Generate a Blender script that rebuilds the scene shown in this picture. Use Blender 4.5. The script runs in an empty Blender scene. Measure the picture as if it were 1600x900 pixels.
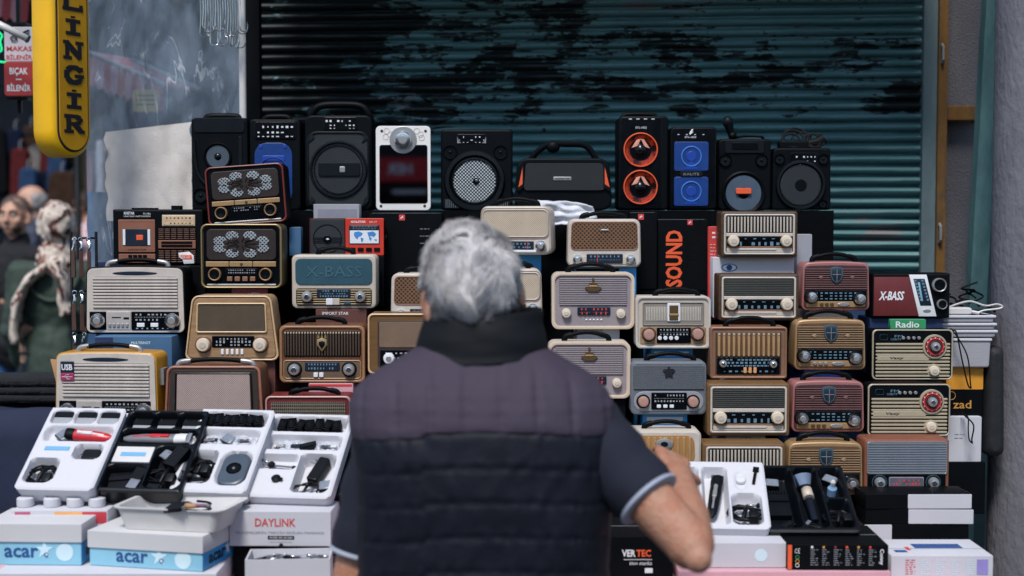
import bpy, bmesh, math, random
from mathutils import Vector, Matrix, noise
random.seed(7)
R = math.radians
sc = bpy.context.scene
C = sc.collection

# ------------------------------------------------------------------ camera, world, sun, exposure
CAM_H, PITCH, F = 1.68, math.atan(110 / 2222), 2222.0
cd = bpy.data.cameras.new('camera'); cam = bpy.data.objects.new('camera', cd); C.objects.link(cam)
cd.sensor_width = 36; cd.lens = 50; cd.clip_end = 300; cd.clip_start = .05
cam.location = (0, 0, CAM_H); cam.rotation_euler = (R(90) - PITCH, 0, 0)
cd.dof.use_dof = True; cd.dof.focus_distance = 3.74; cd.dof.aperture_fstop = 2.1; cd.dof.aperture_blades = 7
sc.camera = cam
w = bpy.data.worlds.new('World'); sc.world = w; w.use_nodes = True
nt = w.node_tree; bg = nt.nodes['Background']
SUN_EL, SUN_AZ = R(56), R(194)
sky = nt.nodes.new('ShaderNodeTexSky'); sky.sky_type = 'NISHITA'; sky.sun_disc = False
sky.sun_elevation = SUN_EL; sky.sun_rotation = SUN_AZ; sky.dust_density = 1.0; sky.air_density = 1.3; sky.ozone_density = 3.0
nt.links.new(sky.outputs[0], bg.inputs[0]); bg.inputs[1].default_value = 0.06
sd = bpy.data.lights.new('sun', 'SUN'); sun = bpy.data.objects.new('sun', sd); C.objects.link(sun)
sd.energy = 1.5; sd.angle = R(14); sd.color = (1.0, .96, .91)
sdir = Vector((math.sin(SUN_AZ) * math.cos(SUN_EL), math.cos(SUN_AZ) * math.cos(SUN_EL), math.sin(SUN_EL)))
sun.rotation_euler = (-sdir).to_track_quat('-Z', 'Y').to_euler(); sun.location = sdir * 20
vs = sc.view_settings; vs.view_transform = 'Standard'; vs.look = 'None'; vs.exposure = 1.3; vs.gamma = 1
sc.render.film_transparent = False
sc.cycles.max_bounces = 6; sc.cycles.transparent_max_bounces = 16
sc.cycles.use_denoising = True

def P(px, py, d):
    """world point seen at photo pixel (px, py) on the plane y = d"""
    u = (px - 800) / F; v = -(py - 450) / F
    c, s = math.cos(PITCH), math.sin(PITCH)
    x, y, z = u, c + v * s, -s + v * c
    k = d / y
    return Vector((x * k, d, CAM_H + z * k))
def S(d): return d / F

# ------------------------------------------------------------------ materials
def lin(c):
    c = c / 255
    return c / 12.92 if c <= .04045 else ((c + .055) / 1.055) ** 2.4
def col(rgb): return (lin(rgb[0]), lin(rgb[1]), lin(rgb[2]), 1)
_m = {}
def M(name, rgb, rough=.5, metal=0., var=.18, scale=18., bump=0., bscale=None, spec=.5, emit=None, pattern=None, rgb2=None, k=600., coat=0., stretch=None):
    if name in _m: return _m[name]
    m = bpy.data.materials.new(name); m.use_nodes = True; t = m.node_tree; n = t.nodes; L = t.links
    b = n['Principled BSDF']; b.inputs['Roughness'].default_value = rough; b.inputs['Metallic'].default_value = metal
    b.inputs['Specular IOR Level'].default_value = spec
    if coat: b.inputs['Coat Weight'].default_value = coat; b.inputs['Coat Roughness'].default_value = .12
    tc = n.new('ShaderNodeTexCoord'); src = tc.outputs['Object']
    if stretch:
        mp = n.new('ShaderNodeMapping'); mp.inputs['Scale'].default_value = stretch; L.new(src, mp.inputs[0]); src2 = mp.outputs[0]
    else: src2 = src
    nz = n.new('ShaderNodeTexNoise'); nz.inputs['Scale'].default_value = scale; nz.inputs['Detail'].default_value = 6; nz.inputs['Roughness'].default_value = .65
    L.new(src2, nz.inputs['Vector'])
    mr = n.new('ShaderNodeMapRange'); mr.inputs[1].default_value = .25; mr.inputs[2].default_value = .75
    mr.inputs[3].default_value = 1 - var; mr.inputs[4].default_value = 1 + var * .6; L.new(nz.outputs[0], mr.inputs[0])
    mul = n.new('ShaderNodeVectorMath'); mul.operation = 'SCALE'; L.new(mr.outputs[0], mul.inputs['Scale'])
    cin = None
    if pattern:
        sp = n.new('ShaderNodeSeparateXYZ'); L.new(src, sp.inputs[0])
        def mth(op, a, bb=None):
            q = n.new('ShaderNodeMath'); q.operation = op
            for i, vv in enumerate((a, bb)):
                if vv is None: continue
                if isinstance(vv, (int, float)): q.inputs[i].default_value = vv
                else: L.new(vv, q.inputs[i])
            return q.outputs[0]
        sx = mth('SINE', mth('MULTIPLY', sp.outputs[0], k)); sz = mth('SINE', mth('MULTIPLY', sp.outputs[2], k))
        pr = mth('MULTIPLY', sx, sz)
        if pattern == 'holes': f = mth('SMOOTH_MIN', 1, mth('MAXIMUM', 0, mth('MULTIPLY', mth('SUBTRACT', mth('ABSOLUTE', pr), .35), 6)))
        elif pattern == 'dots': f = mth('MINIMUM', 1, mth('MAXIMUM', 0, mth('MULTIPLY', mth('SUBTRACT', pr, .12), 6)))
        elif pattern == 'weave': f = mth('MULTIPLY', mth('ADD', pr, 1), .5)
        elif pattern == 'diamond':
            d1 = mth('SINE', mth('MULTIPLY', mth('ADD', sp.outputs[0], mth('MULTIPLY', sp.outputs[2], .6)), k)); d2 = mth('SINE', mth('MULTIPLY', mth('SUBTRACT', sp.outputs[0], mth('MULTIPLY', sp.outputs[2], .6)), k))
            f = mth('MINIMUM', 1, mth('MAXIMUM', 0, mth('MULTIPLY', mth('SUBTRACT', mth('MULTIPLY', d1, d2), 0.0), 5)))
        mx = n.new('ShaderNodeMix'); mx.data_type = 'RGBA'; L.new(f, mx.inputs[0])
        mx.inputs[6].default_value = col(rgb); mx.inputs[7].default_value = col(rgb2)
        L.new(mx.outputs[2], mul.inputs[0])
        bm_ = n.new('ShaderNodeBump'); bm_.inputs['Strength'].default_value = .5; bm_.inputs['Distance'].default_value = .0015; bm_.invert = pattern != 'weave'
        L.new(f, bm_.inputs['Height']); L.new(bm_.outputs[0], b.inputs['Normal'])
    elif rgb2:
        mx = n.new('ShaderNodeMix'); mx.data_type = 'RGBA'; L.new(mr.outputs[0], mx.inputs[0])
        mr3 = n.new('ShaderNodeMapRange'); mr3.inputs[1].default_value = .42; mr3.inputs[2].default_value = .58; L.new(nz.outputs[0], mr3.inputs[0]); L.new(mr3.outputs[0], mx.inputs[0])
        mx.inputs[6].default_value = col(rgb); mx.inputs[7].default_value = col(rgb2); L.new(mx.outputs[2], mul.inputs[0])
    else:
        mul.inputs[0].default_value = col(rgb)[:3]
    L.new(mul.outputs[0], b.inputs['Base Color'])
    mr2 = n.new('ShaderNodeMapRange'); mr2.inputs[3].default_value = max(.03, rough - .09); mr2.inputs[4].default_value = min(1, rough + .12); L.new(nz.outputs[0], mr2.inputs[0]); L.new(mr2.outputs[0], b.inputs['Roughness'])
    if bump and not pattern:
        nb = n.new('ShaderNodeTexNoise'); nb.inputs['Scale'].default_value = bscale or scale * 4; nb.inputs['Detail'].default_value = 4; L.new(src2, nb.inputs['Vector'])
        bm_ = n.new('ShaderNodeBump'); bm_.inputs['Strength'].default_value = bump; bm_.inputs['Distance'].default_value = .01; L.new(nb.outputs[0], bm_.inputs['Height']); L.new(bm_.outputs[0], b.inputs['Normal'])
    if emit: b.inputs['Emission Color'].default_value = col(emit[:3]); b.inputs['Emission Strength'].default_value = emit[3]
    _m[name] = m; return m

CREAM = M('cream_plastic', (188, 180, 172), .38, var=.16, scale=26); CREAM2 = M('ivory_plastic', (182, 173, 161), .4, var=.1)
LILAC = M('lilac_plastic', (140, 131, 136), .45, var=.1); WHITE = M('white_plastic', (200, 198, 197), .35, var=.08)
BLACK = M('black_plastic', (6, 10, 14), .48, var=.3, spec=.10); BLACKG = M('black_gloss', (6, 9, 14), .2, var=.3, spec=.3)
BLACKR = M('black_rubber', (9, 12, 17), .65, var=.3, spec=.15); CHAR = M('charcoal_plastic', (13, 20, 25), .48, var=.2, spec=.14)
NAVY = M('navy_plastic', (22, 32, 48), .35, var=.2); SLOT = M('dark_recess', (9, 9, 10), .8, var=.3, spec=.1)
CHROME = M('chrome', (215, 215, 215), .18, metal=1, var=.05); SILVER = M('silver_paint', (165, 165, 165), .35, metal=.6, var=.08)
GOLD = M('gold_trim', (164, 134, 96), .4, metal=.35, var=.12); COPPER = M('copper_trim', (138, 102, 80), .42, metal=.3, var=.12)
WOOD = M('brown_wood', (102, 66, 46), .42, var=.45, scale=9, stretch=(1.5, 4, 14), bump=.05); WOODL = M('tan_wood', (150, 120, 88), .42, var=.4, scale=8, stretch=(1.2, 4, 12), bump=.05)
WOODD = M('dark_wood', (70, 51, 32), .45, var=.45, scale=9, stretch=(1.5, 4, 14), bump=.05); OCHRE = M('ochre_case', (104, 76, 44), .4, var=.25, scale=10, stretch=(1, 3, 9))
OLIVE = M('olive_case', (62, 58, 36), .45, var=.25); YELLOW = M('yellow_case', (180, 128, 34), .38, var=.12)
REDM = M('maroon_case', (104, 34, 36), .42, var=.2); RED = M('red_plastic', (158, 42, 32), .36, var=.15); PINK = M('rose_case', (150, 98, 96), .4, var=.15)
ROSED = M('rose_dark', (68, 40, 44), .45, var=.2); BLUE = M('blue_plastic', (15, 54, 120), .36, var=.22); TEAL = M('teal_panel', (38, 74, 88), .45, var=.15)
GREY = M('grey_plastic', (98, 104, 112), .42, var=.12); INK = M('ink_white', (214, 216, 220), .5, var=.05); INKB = M('ink_black', (16, 18, 26), .5, var=.1)
INKR = M('ink_red', (196, 60, 58), .5, var=.05); INKO = M('ink_orange', (222, 88, 46), .5, var=.08); INKBL = M('ink_blue', (34, 74, 132), .5, var=.1); INKLB = M('ink_light_blue', (92, 124, 142), .5, var=.08); DINK = M('dial_ink', (150, 154, 158), .5, var=.1); STKB = M('sticker_blue', (104, 160, 200), .5, var=.06)
INKP = M('ink_pale_blue', (196, 220, 228), .55, var=.04); INKG = M('ink_grey', (120, 124, 132), .6, var=.05); INKGO = M('ink_gold', (196, 140, 60), .5, var=.08)
KNOBC = M('cream_knob', (204, 190, 168), .34, var=.1); KNOBP = M('pink_knob', (166, 128, 116), .35, var=.1)
CLOTHB = M('brown_grille_cloth', (96, 84, 66), .9, var=.25, pattern='weave', rgb2=(58, 48, 38), k=1900)
CLOTHP = M('pink_grille_cloth', (176, 158, 152), .85, var=.1, pattern='dots', rgb2=(112, 88, 84), k=1150)
CLOTHC = M('beige_grille_cloth', (192, 178, 158), .9, var=.12, pattern='dots', rgb2=(140, 124, 106), k=1100)
CLOTHT = M('tweed_grille_cloth', (134, 112, 92), .9, var=.2, pattern='weave', rgb2=(92, 72, 58), k=1800)
HONEY = M('honeycomb_grille', (112, 78, 50), .5, var=.2, pattern='dots', rgb2=(22, 18, 16), k=560)
DIAMOND = M('diamond_grille', (110, 100, 84), .5, var=.2, pattern='diamond', rgb2=(26, 24, 24), k=620)
PERF = M('perforated_steel', (14, 20, 24), .4, metal=.0, var=.12, pattern='dots', rgb2=(196, 206, 210), k=640)
PERFD = M('perforated_dark', (10, 14, 18), .5, var=.15, pattern='dots', rgb2=(40, 50, 56), k=700)
PETAL = M('petal_mesh', (150, 158, 164), .4, metal=.2, var=.2, pattern='dots', rgb2=(26, 28, 30), k=640)
FOAM = M('white_foam', (194, 194, 200), .8, var=.05, scale=90, bump=.08, bscale=260); BLACKT = M('black_tray_plastic', (9, 13, 18), .3, var=.25, spec=.25)
CARD_W = M('white_card', (188, 188, 195), .6, var=.06, scale=7); CARD_B = M('black_card', (6, 9, 13), .5, var=.25, spec=.10); CARD_BL = M('blue_card', (44, 132, 190), .55, var=.1)
CARD_LB = M('pale_blue_card', (132, 186, 208), .55, var=.07); CARD_R = M('red_card', (190, 58, 54), .5, var=.12); CARD_M = M('maroon_card', (120, 40, 50), .5, var=.12)
CARD_G = M('green_card', (40, 138, 86), .55, var=.1); CARD_GR = M('grey_card', (150, 152, 162), .6, var=.08); CARD_N = M('navy_card', (24, 44, 82), .5, var=.15)
CARD_T = M('teal_blue_card', (58, 96, 132), .55, var=.12); CARD_O = M('amber_card', (206, 140, 40), .5, var=.1); CARD_K = M('kraft_card', (176, 132, 92), .7, var=.15); CARD_P = M('pink_card', (196, 150, 160), .6, var=.08)
CARD_BLUE2 = M('bright_blue_card', (30, 96, 190), .5, var=.1); CARD_BR = M('brown_card', (92, 54, 46), .55, var=.2)

# ------------------------------------------------------------------ mesh helpers
def tag(o, label=None, cat=None, group=None, kind=None):
    if label: o['label'] = label
    if cat: o['category'] = cat
    if group: o['group'] = group
    if kind: o['kind'] = kind
    return o
def thing(name, label, cat, loc=(0, 0, 0), rot=(0, 0, 0), group=None):
    o = bpy.data.objects.new(name, None); C.objects.link(o); o.location = loc; o.rotation_euler = rot; o.empty_display_size = .05
    return tag(o, label, cat, group)
def link(name, me, parent=None, loc=None):
    o = bpy.data.objects.new(name, me); C.objects.link(o)
    if parent: o.parent = parent
    if loc is not None: o.location = loc
    return o
class MB:
    def __init__(s): s.v = []; s.f = []
    def add(s, vs, fs):
        b = len(s.v); s.v += [tuple(v) for v in vs]; s.f += [tuple(i + b for i in f) for f in fs]; return s
    def box(s, x0, y0, z0, x1, y1, z1):
        v = [(x, y, z) for z in (z0, z1) for y in (y0, y1) for x in (x0, x1)]
        return s.add(v, [(0, 2, 3, 1), (4, 5, 7, 6), (0, 1, 5, 4), (2, 6, 7, 3), (0, 4, 6, 2), (1, 3, 7, 5)])
    def prism(s, pts, y0, y1, bev=0., back=0.):
        """outline pts (x,z), counter-clockwise seen from -y; front at y0, back at y1"""
        n = len(pts); cx = sum(p[0] for p in pts) / n; cz = sum(p[1] for p in pts) / n
        def ins(b):
            if not b: return pts
            out = []
            for p in pts:
                dx, dz = p[0] - cx, p[1] - cz; hx = max(abs(q[0] - cx) for q in pts); hz = max(abs(q[1] - cz) for q in pts)
                out.append((cx + dx * (1 - b / max(hx, 1e-5)), cz + dz * (1 - b / max(hz, 1e-5))))
            return out
        rings = []
        if bev:
            for a in (0, .5, 1):
                rings.append((ins(bev * (1 - math.sin(a * math.pi / 2))), y0 + bev * (1 - math.cos(a * math.pi / 2))))
        else: rings.append((pts, y0))
        if back: rings += [(pts, y1 - back), (ins(back), y1)]
        else: rings.append((pts, y1))
        b = len(s.v)
        for rp, y in rings: s.v += [(p[0], y, p[1]) for p in rp]
        s.f.append(tuple(b + i for i in range(n)))
        for k in range(len(rings) - 1):
            for i in range(n):
                j = (i + 1) % n; a = b + k * n
                s.f.append((a + i, a + n + i, a + n + j, a + j))
        s.f.append(tuple(b + (len(rings) - 1) * n + i for i in reversed(range(n))))
        return s
    def lathe(s, prof, n=20, axis='y', c=(0, 0, 0)):
        """prof [(r, h)] about an axis; h grows along it"""
        b = len(s.v)
        for r, h in prof:
            for i in range(n):
                a = 2 * math.pi * i / n; x, y = r * math.cos(a), r * math.sin(a)
                p = {'y': (x, h, y), 'z': (x, y, h), 'x': (h, x, y)}[axis]
                s.v.append((p[0] + c[0], p[1] + c[1], p[2] + c[2]))
        for k in range(len(prof) - 1):
            for i in range(n):
                j = (i + 1) % n; a = b + k * n; s.f.append((a + i, a + j, a + n + j, a + n + i))
        s.f.append(tuple(b + i for i in reversed(range(n)))); s.f.append(tuple(b + (len(prof) - 1) * n + i for i in range(n)))
        return s
    def tube(s, pts, r, n=6, smooth=0, flat=1.):
        pts = [Vector(p) for p in pts]
        if smooth: pts = spline(pts, smooth)
        rr = r if isinstance(r, (list, tuple)) else None
        b = len(s.v); m = len(pts); up = Vector((.13, .21, .97)); prev = None
        for k, p in enumerate(pts):
            t = (pts[min(k + 1, m - 1)] - pts[max(k - 1, 0)]); t = t.normalized() if t.length > 1e-9 else Vector((0, 0, 1))
            if prev is None: a = t.cross(up); a = a if a.length > 1e-3 else t.cross(Vector((1, 0, 0)))
            else: a = prev - t * prev.dot(t)
            a.normalize(); c = t.cross(a); prev = a
            q = r if rr is None else rr[0] + (rr[-1] - rr[0]) * k / max(1, m - 1) if len(rr) == 2 else rr[k]
            for i in range(n):
                g = 2 * math.pi * i / n; s.v.append(tuple(p + a * q * math.cos(g) + c * q * flat * math.sin(g)))
        for k in range(m - 1):
            for i in range(n):
                j = (i + 1) % n; a = b + k * n; s.f.append((a + i, a + j, a + n + j, a + n + i))
        s.f.append(tuple(b + i for i in reversed(range(n)))); s.f.append(tuple(b + (m - 1) * n + i for i in range(n)))
        return s
    def ball(s, c, r, nu=14, nv=9, mat=None):
        r = r if isinstance(r, (tuple, list)) else (r, r, r); b = len(s.v); c = Vector(c)
        for j in range(nv + 1):
            ph = math.pi * j / nv
            for i in range(nu):
                th = 2 * math.pi * i / nu; q = Vector((r[0] * math.sin(ph) * math.cos(th), r[1] * math.sin(ph) * math.sin(th), r[2] * math.cos(ph)))
                if mat: q = mat @ q
                s.v.append(tuple(c + q))
        for j in range(nv):
            for i in range(nu):
                k = (i + 1) % nu; s.f.append((b + j * nu + i, b + (j + 1) * nu + i, b + (j + 1) * nu + k, b + j * nu + k))
        return s
    def caps(s, p0, r0, p1, r1, n=12):
        """tapered capsule"""
        p0, p1 = Vector(p0), Vector(p1); t = (p1 - p0); L = t.length; t.normalize(); pts, rs = [], []
        for a in (0, 30, 60, 90): pts.append(p0 - t * r0 * math.cos(R(a))); rs.append(max(r0 * math.sin(R(a)), r0 * .04))
        for a in (90, 60, 30, 0): pts.append(p1 + t * r1 * math.cos(R(a))); rs.append(max(r1 * math.sin(R(a)), r1 * .04))
        return s.tube(pts, rs, n)
    def mesh(s, name, mat, smooth=35):
        me = bpy.data.meshes.new(name); me.from_pydata(s.v, [], s.f); me.materials.append(mat)
        if smooth is not None:
            me.polygons.foreach_set('use_smooth', [True] * len(me.polygons))
            if smooth < 180: me.set_sharp_from_angle(angle=R(smooth))
            me.polygons.foreach_set('use_smooth', [len(f) < 8 for f in s.f])
        me.update(); return me
    def build(s, name, mat, parent=None, smooth=35, loc=None): return link(name, s.mesh(name, mat, smooth), parent, loc)
def spline(pts, k):
    out = []; n = len(pts)
    for i in range(n - 1):
        a, b, c, d = pts[max(i - 1, 0)], pts[i], pts[i + 1], pts[min(i + 2, n - 1)]
        for j in range(k):
            t = j / k; out.append(.5 * ((2 * b) + (c - a) * t + (2 * a - 5 * b + 4 * c - d) * t * t + (3 * b - a - 3 * c + d) * t ** 3))
    out.append(pts[-1]); return out
def rr(x0, z0, x1, z1, r, n=4, taper=1., arch=0., shear=0.):
    """rounded rectangle outline, counter-clockwise seen from the front; taper scales the top width, arch raises its middle"""
    r = min(r, (x1 - x0) / 2.01, (z1 - z0) / 2.01); pts = []
    for cx, cz, a0 in ((x0 + r, z0 + r, 180), (x1 - r, z0 + r, 270), (x1 - r, z1 - r, 0), (x0 + r, z1 - r, 90)):
        for i in range(n + 1):
            a = R(a0 + 90 * i / n); pts.append((cx + r * math.cos(a), cz + r * math.sin(a)))
    if arch:
        out = []
        for i, p in enumerate(pts):
            out.append(p)
            q = pts[(i + 1) % len(pts)]
            if abs(p[1] - z1) < 1e-6 and abs(q[1] - z1) < 1e-6 and p[0] > q[0]:
                for j in range(1, 8): out.append((p[0] + (q[0] - p[0]) * j / 8, z1))
        pts = out
    mx, hw = (x0 + x1) / 2, (x1 - x0) / 2; res = []
    for x, z in pts:
        t = (z - z0) / (z1 - z0)
        xx = mx + (x - mx) * (1 + (taper - 1) * t) + shear * (t - .5)
        if arch: z = z + arch * t * (1 - ((x - mx) / hw) ** 2)
        res.append((xx, z))
    return res
def ring(pts, k):
    n = len(pts); cx = sum(p[0] for p in pts) / n; cz = sum(p[1] for p in pts) / n
    return [(cx + (p[0] - cx) * k, cz + (p[1] - cz) * k) for p in pts]
_txt = {}
def text_mesh(s, bold=0., ext=.0006, slant=0.):
    key = (s, bold, slant)
    if key in _txt: return _txt[key]
    cu = bpy.data.curves.new('lettering', 'FONT'); cu.body = s; cu.size = 1; cu.offset = bold; cu.align_x = 'CENTER'; cu.shear = slant; cu.resolution_u = 2
    o = bpy.data.objects.new('lettering', cu); C.objects.link(o)
    dg = bpy.context.evaluated_depsgraph_get(); me = bpy.data.meshes.new_from_object(o.evaluated_get(dg))
    bpy.data.objects.remove(o)
    vs = [v.co.copy() for v in me.vertices]; fs = [tuple(p.vertices) for p in me.polygons]
    x0 = min(v.x for v in vs); x1 = max(v.x for v in vs); y0 = min(v.y for v in vs); y1 = max(v.y for v in vs)
    vs = [((v.x - (x0 + x1) / 2) / (x1 - x0), (v.y - (y0 + y1) / 2) / (y1 - y0)) for v in vs]
    _txt[key] = (vs, fs, (x1 - x0) / (y1 - y0)); return _txt[key]
TEXTS = []
def text(s, parent, c, wid, hei, mat, name='lettering', bold=0., rotz=0., rot=None, y=0., slant=0., axis='front', xm=None):
    """flat lettering on a front face (xz plane at y), wid x hei metres, centred at c=(x,z); rotz turns it in the plane"""
    vs, fs, asp = text_mesh(s, bold, slant=slant)
    if wid is None: wid = hei * asp
    if hei is None: hei = wid / asp
    o3 = []
    for x, z in vs:
        x *= wid; z *= hei; ca, sa = math.cos(rotz), math.sin(rotz); x, z = x * ca - z * sa, x * sa + z * ca
        o3.append((c[0] + x, y, c[1] + z) if axis == 'front' else (y, c[0] + x, c[1] + z) if axis == 'side' else (c[0] + x, c[1] + z, y))
    mb = MB(); mb.add(o3, fs); return mb.build(name, mat, parent, None)

# ------------------------------------------------------------------ a front-faced appliance: parts laid out in fractions of its front
class Front:
    def __init__(s, name, label, cat, box, D, dep=.09, yaw=0, roll=0, pitch=0, group=None):
        x0, y0, x1, y1 = box; b = P((x0 + x1) / 2, y1, D); s.w = (x1 - x0) * S(D); s.h = P(x0, y0, D).z - P(x0, y1, D).z; s.dep = dep; s.box = box; s.D = D
        s.o = thing(name, label, cat, b, (R(pitch), R(roll), R(yaw)), group); s.label = label; s.z = b.z
    def X(s, u): return (u - .5) * s.w
    def Z(s, v): return (1 - v) * s.h
    def case(s, mat, r=.012, taper=1., arch=0., bev=.005, name='case', back=.008, m=0.):
        s.taper, s.arch = taper, arch
        return MB().prism(rr(-s.w / 2 + m, m, s.w / 2 - m, s.h - m, r, 5, taper, arch), 0, s.dep, bev, back).build(name, mat, s.o)
    def panel(s, name, u0, v0, u1, v1, mat, y=-.002, t=.006, r=.004, parent=None, taper=1., arch=0., bev=.0012, shear=0., n=4):
        return MB().prism(rr(s.X(u0), s.Z(v1), s.X(u1), s.Z(v0), r, n, taper, arch, shear), y, y + t, bev).build(name, mat, parent or s.o)
    def frame(s, name, u0, v0, u1, v1, mat, tw, y=-.004, t=.008, r=.006, parent=None, taper=1., arch=0.):
        """a raised rim: outer outline, inner hole"""
        po = rr(s.X(u0), s.Z(v1), s.X(u1), s.Z(v0), r, 5, taper, arch); n = len(po); cx, cz = (s.X(u0) + s.X(u1)) / 2, (s.Z(v0) + s.Z(v1)) / 2
        hw, hh = (s.X(u1) - s.X(u0)) / 2, (s.Z(v0) - s.Z(v1)) / 2
        pi = [(cx + (p[0] - cx) * (1 - tw / hw), cz + (p[1] - cz) * (1 - tw / hh)) for p in po]
        pm = [((a[0] + b[0]) / 2, (a[1] + b[1]) / 2) for a, b in zip(po, pi)]
        mb = MB(); vs = [(p[0], y + t, p[1]) for p in po] + [(p[0], y + .0012, p[1]) for p in po] + [(p[0], y, p[1]) for p in pm] + [(p[0], y + .0012, p[1]) for p in pi] + [(p[0], y + t, p[1]) for p in pi]
        fs = []
        for k in range(4):
            for i in range(n): j = (i + 1) % n; fs.append((k * n + i, k * n + j, (k + 1) * n + j, (k + 1) * n + i))
        mb.add(vs, [tuple(reversed(f)) for f in fs]); return mb.build(name, mat, parent or s.o)
    def slats(s, parent, u0, v0, u1, v1, n, mat, fill=.55, y=-.004, t=.004, vert=False, inset=None):
        """n separate ribs sharing one mesh"""
        x0, x1, z0, z1 = s.X(u0), s.X(u1), s.Z(v1), s.Z(v0)
        if vert:
            p = (x1 - x0) / n; hw = p * fill / 2; pts = rr(-hw, z0, hw, z1, hw * .8, 2)
        else:
            p = (z1 - z0) / n; hw = p * fill / 2; pts = rr(x0, -hw, x1, hw, hw * .8, 2)
        me = MB().prism(pts, y, y + t, min(.0012, hw * .5)).mesh('slat', mat)
        for i in range(n):
            c = (i + .5) * p
            link('slat', me, parent, (x0 + c, 0, 0) if vert else (0, 0, z0 + c))
    def knob(s, u, v, d, mat, y=-.012, base=None, name='knob', cap=None):
        r = d * s.w / 2; x, z = s.X(u), s.Z(v); o = link(name, MB().lathe([(r * .55, y), (r * .86, y + .0008), (r * .92, y + .003), (r, y + .006), (r * 1.0, 0.002)][::-1], 24).mesh(name, mat, 40), s.o, (x, 0, z))
        if base: link('knob_collar', MB().lathe([(r * 1.32, .002), (r * 1.32, -.0025), (r * 1.2, -.004), (r * 1.0, -.004)], 24).mesh('knob_collar', base, 40), o)
        if cap: link('knob_cap', MB().lathe([(r * .5, y + .002), (r * .5, y - .0006), (r * .4, y - .0012)], 20).mesh('knob_cap', cap, 40), o)
        return o
    def ringknob(s, u, v, d, rim, y=-.01, core=BLACKG):
        r = d * s.w / 2; o = link('knob', MB().lathe([(r * .8, .002), (r * .8, y + .003), (r * .7, y), (r * .05, y + .001)], 24).mesh('knob', core, 40), s.o, (s.X(u), 0, s.Z(v)))
        mb = MB(); n = 28; vs = []
        for rad, yy in ((r * .78, 0), (r * .78, y + .001), (r * .9, y - .001), (r, y + .002), (r, .002)):
            vs += [(rad * math.cos(2 * math.pi * i / n), yy, rad * math.sin(2 * math.pi * i / n)) for i in range(n)]
        mb.add(vs, [(k * n + i, (k + 1) * n + i, (k + 1) * n + (i + 1) % n, k * n + (i + 1) % n) for k in range(4) for i in range(n)]); mb.build('knob_ring', rim, o)
        return o
    def button(s, u, v, du, dv, mat, y=-.005, r=.0015, name='button'): return s.panel(name, u - du / 2, v - dv / 2, u + du / 2, v + dv / 2, mat, y, .007, r)
    def dial(s, u0, v0, u1, v1, mat=BLACKG, ink=None, rows=((.25, .14, 9), (.5, .05, 30), (.75, .14, 9)), y=-.003, accent=None, needle=None):
        p = s.panel('dial', u0, v0, u1, v1, mat, y, .006, .003); x0, x1, z0, z1 = s.X(u0), s.X(u1), s.Z(v1), s.Z(v0); W, H = x1 - x0, z1 - z0; mb = MB()
        rn = random.Random(int((u0 + v0 + u1) * 1000) + int(s.D * 977)); yy = y - .0004
        for f, h, n in rows:
            for i in range(n):
                if n < 20 and rn.random() < .08: continue
                cx = x0 + W * (.07 + .86 * (i + .5) / n); cz = z1 - H * f; ww = W * (.045 if n < 20 else .008) * (rn.uniform(.6, 1.15) if n < 20 else 1); hh = H * h / 2 * (rn.uniform(.7, 1.1))
                mb.add([(cx - ww / 2, yy, cz - hh), (cx + ww / 2, yy, cz - hh), (cx + ww / 2, yy, cz + hh), (cx - ww / 2, yy, cz + hh)], [(0, 1, 2, 3)])
        mb.build('dial_marks', ink or DINK, p, None)
        if needle: MB().box(x0 + W * needle - .0008, yy - .0005, z0 + H * .1, x0 + W * needle + .0008, yy, z1 - H * .1).build('dial_needle', INKR, p, None)
        return p
    def handle(s, u0=.16, u1=.86, hgt=.02, mat=BLACK, ends=SILVER, th=.007, yb=.03):
        x0, x1, z = s.X(u0), s.X(u1), s.h + (s.arch * .8); L = x1 - x0
        o = MB().tube([(x0 + L * .14, yb, z + hgt * .62), (x0 + L * .3, yb, z + hgt * .9), (0 + (x0 + x1) / 2, yb, z + hgt), (x1 - L * .3, yb, z + hgt * .9), (x1 - L * .14, yb, z + hgt * .62)], th, 10, 5, .8).build('handle', mat, s.o, 60)
        for sx, xe, xi in ((1, x0, x0 + L * .17), (-1, x1, x1 - L * .17)):
            MB().tube([(xe, yb, z - .004), (xe + sx * L * .03, yb, z + hgt * .45), (xi, yb, z + hgt * .72)], th * 1.12, 10, 4, .85).build('handle_end', ends, o, 60)
        return o
    def txt(s, t, u, v, wu, hv, mat, y=-.0045, bold=.0, slant=0., parent=None, name='lettering', rotz=0): return text(t, parent or s.o, (s.X(u), s.Z(v)), wu * s.w if wu else None, hv * s.h if hv else None, mat, name, bold, rotz, y=y, slant=slant)
    def disc(s, name, u, v, d, mat, y=-.003, t=.006, dz=1., parent=None, bev=.001, n=28):
        r = d * s.w / 2; return MB().prism([(s.X(u) + r * math.cos(2 * math.pi * i / n), s.Z(v) + r * dz * math.sin(2 * math.pi * i / n)) for i in range(n)], y, y + t, bev).build(name, mat, parent or s.o)
    def poly(s, name, pts, mat, y=-.004, t=.004, parent=None, bev=.0008): return MB().prism([(s.X(u), s.Z(v)) for u, v in pts], y, y + t, bev).build(name, mat, parent or s.o)
    def torus(s, name, u, v, d, rt, mat, y=-.003, dz=1., parent=None, n=30):
        r = d * s.w / 2; pts = [(s.X(u) + r * math.cos(2 * math.pi * i / n), y, s.Z(v) + r * dz * math.sin(2 * math.pi * i / n)) for i in range(n + 1)]
        return MB().tube(pts, rt, 6).build(name, mat, parent or s.o, 60)

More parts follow.
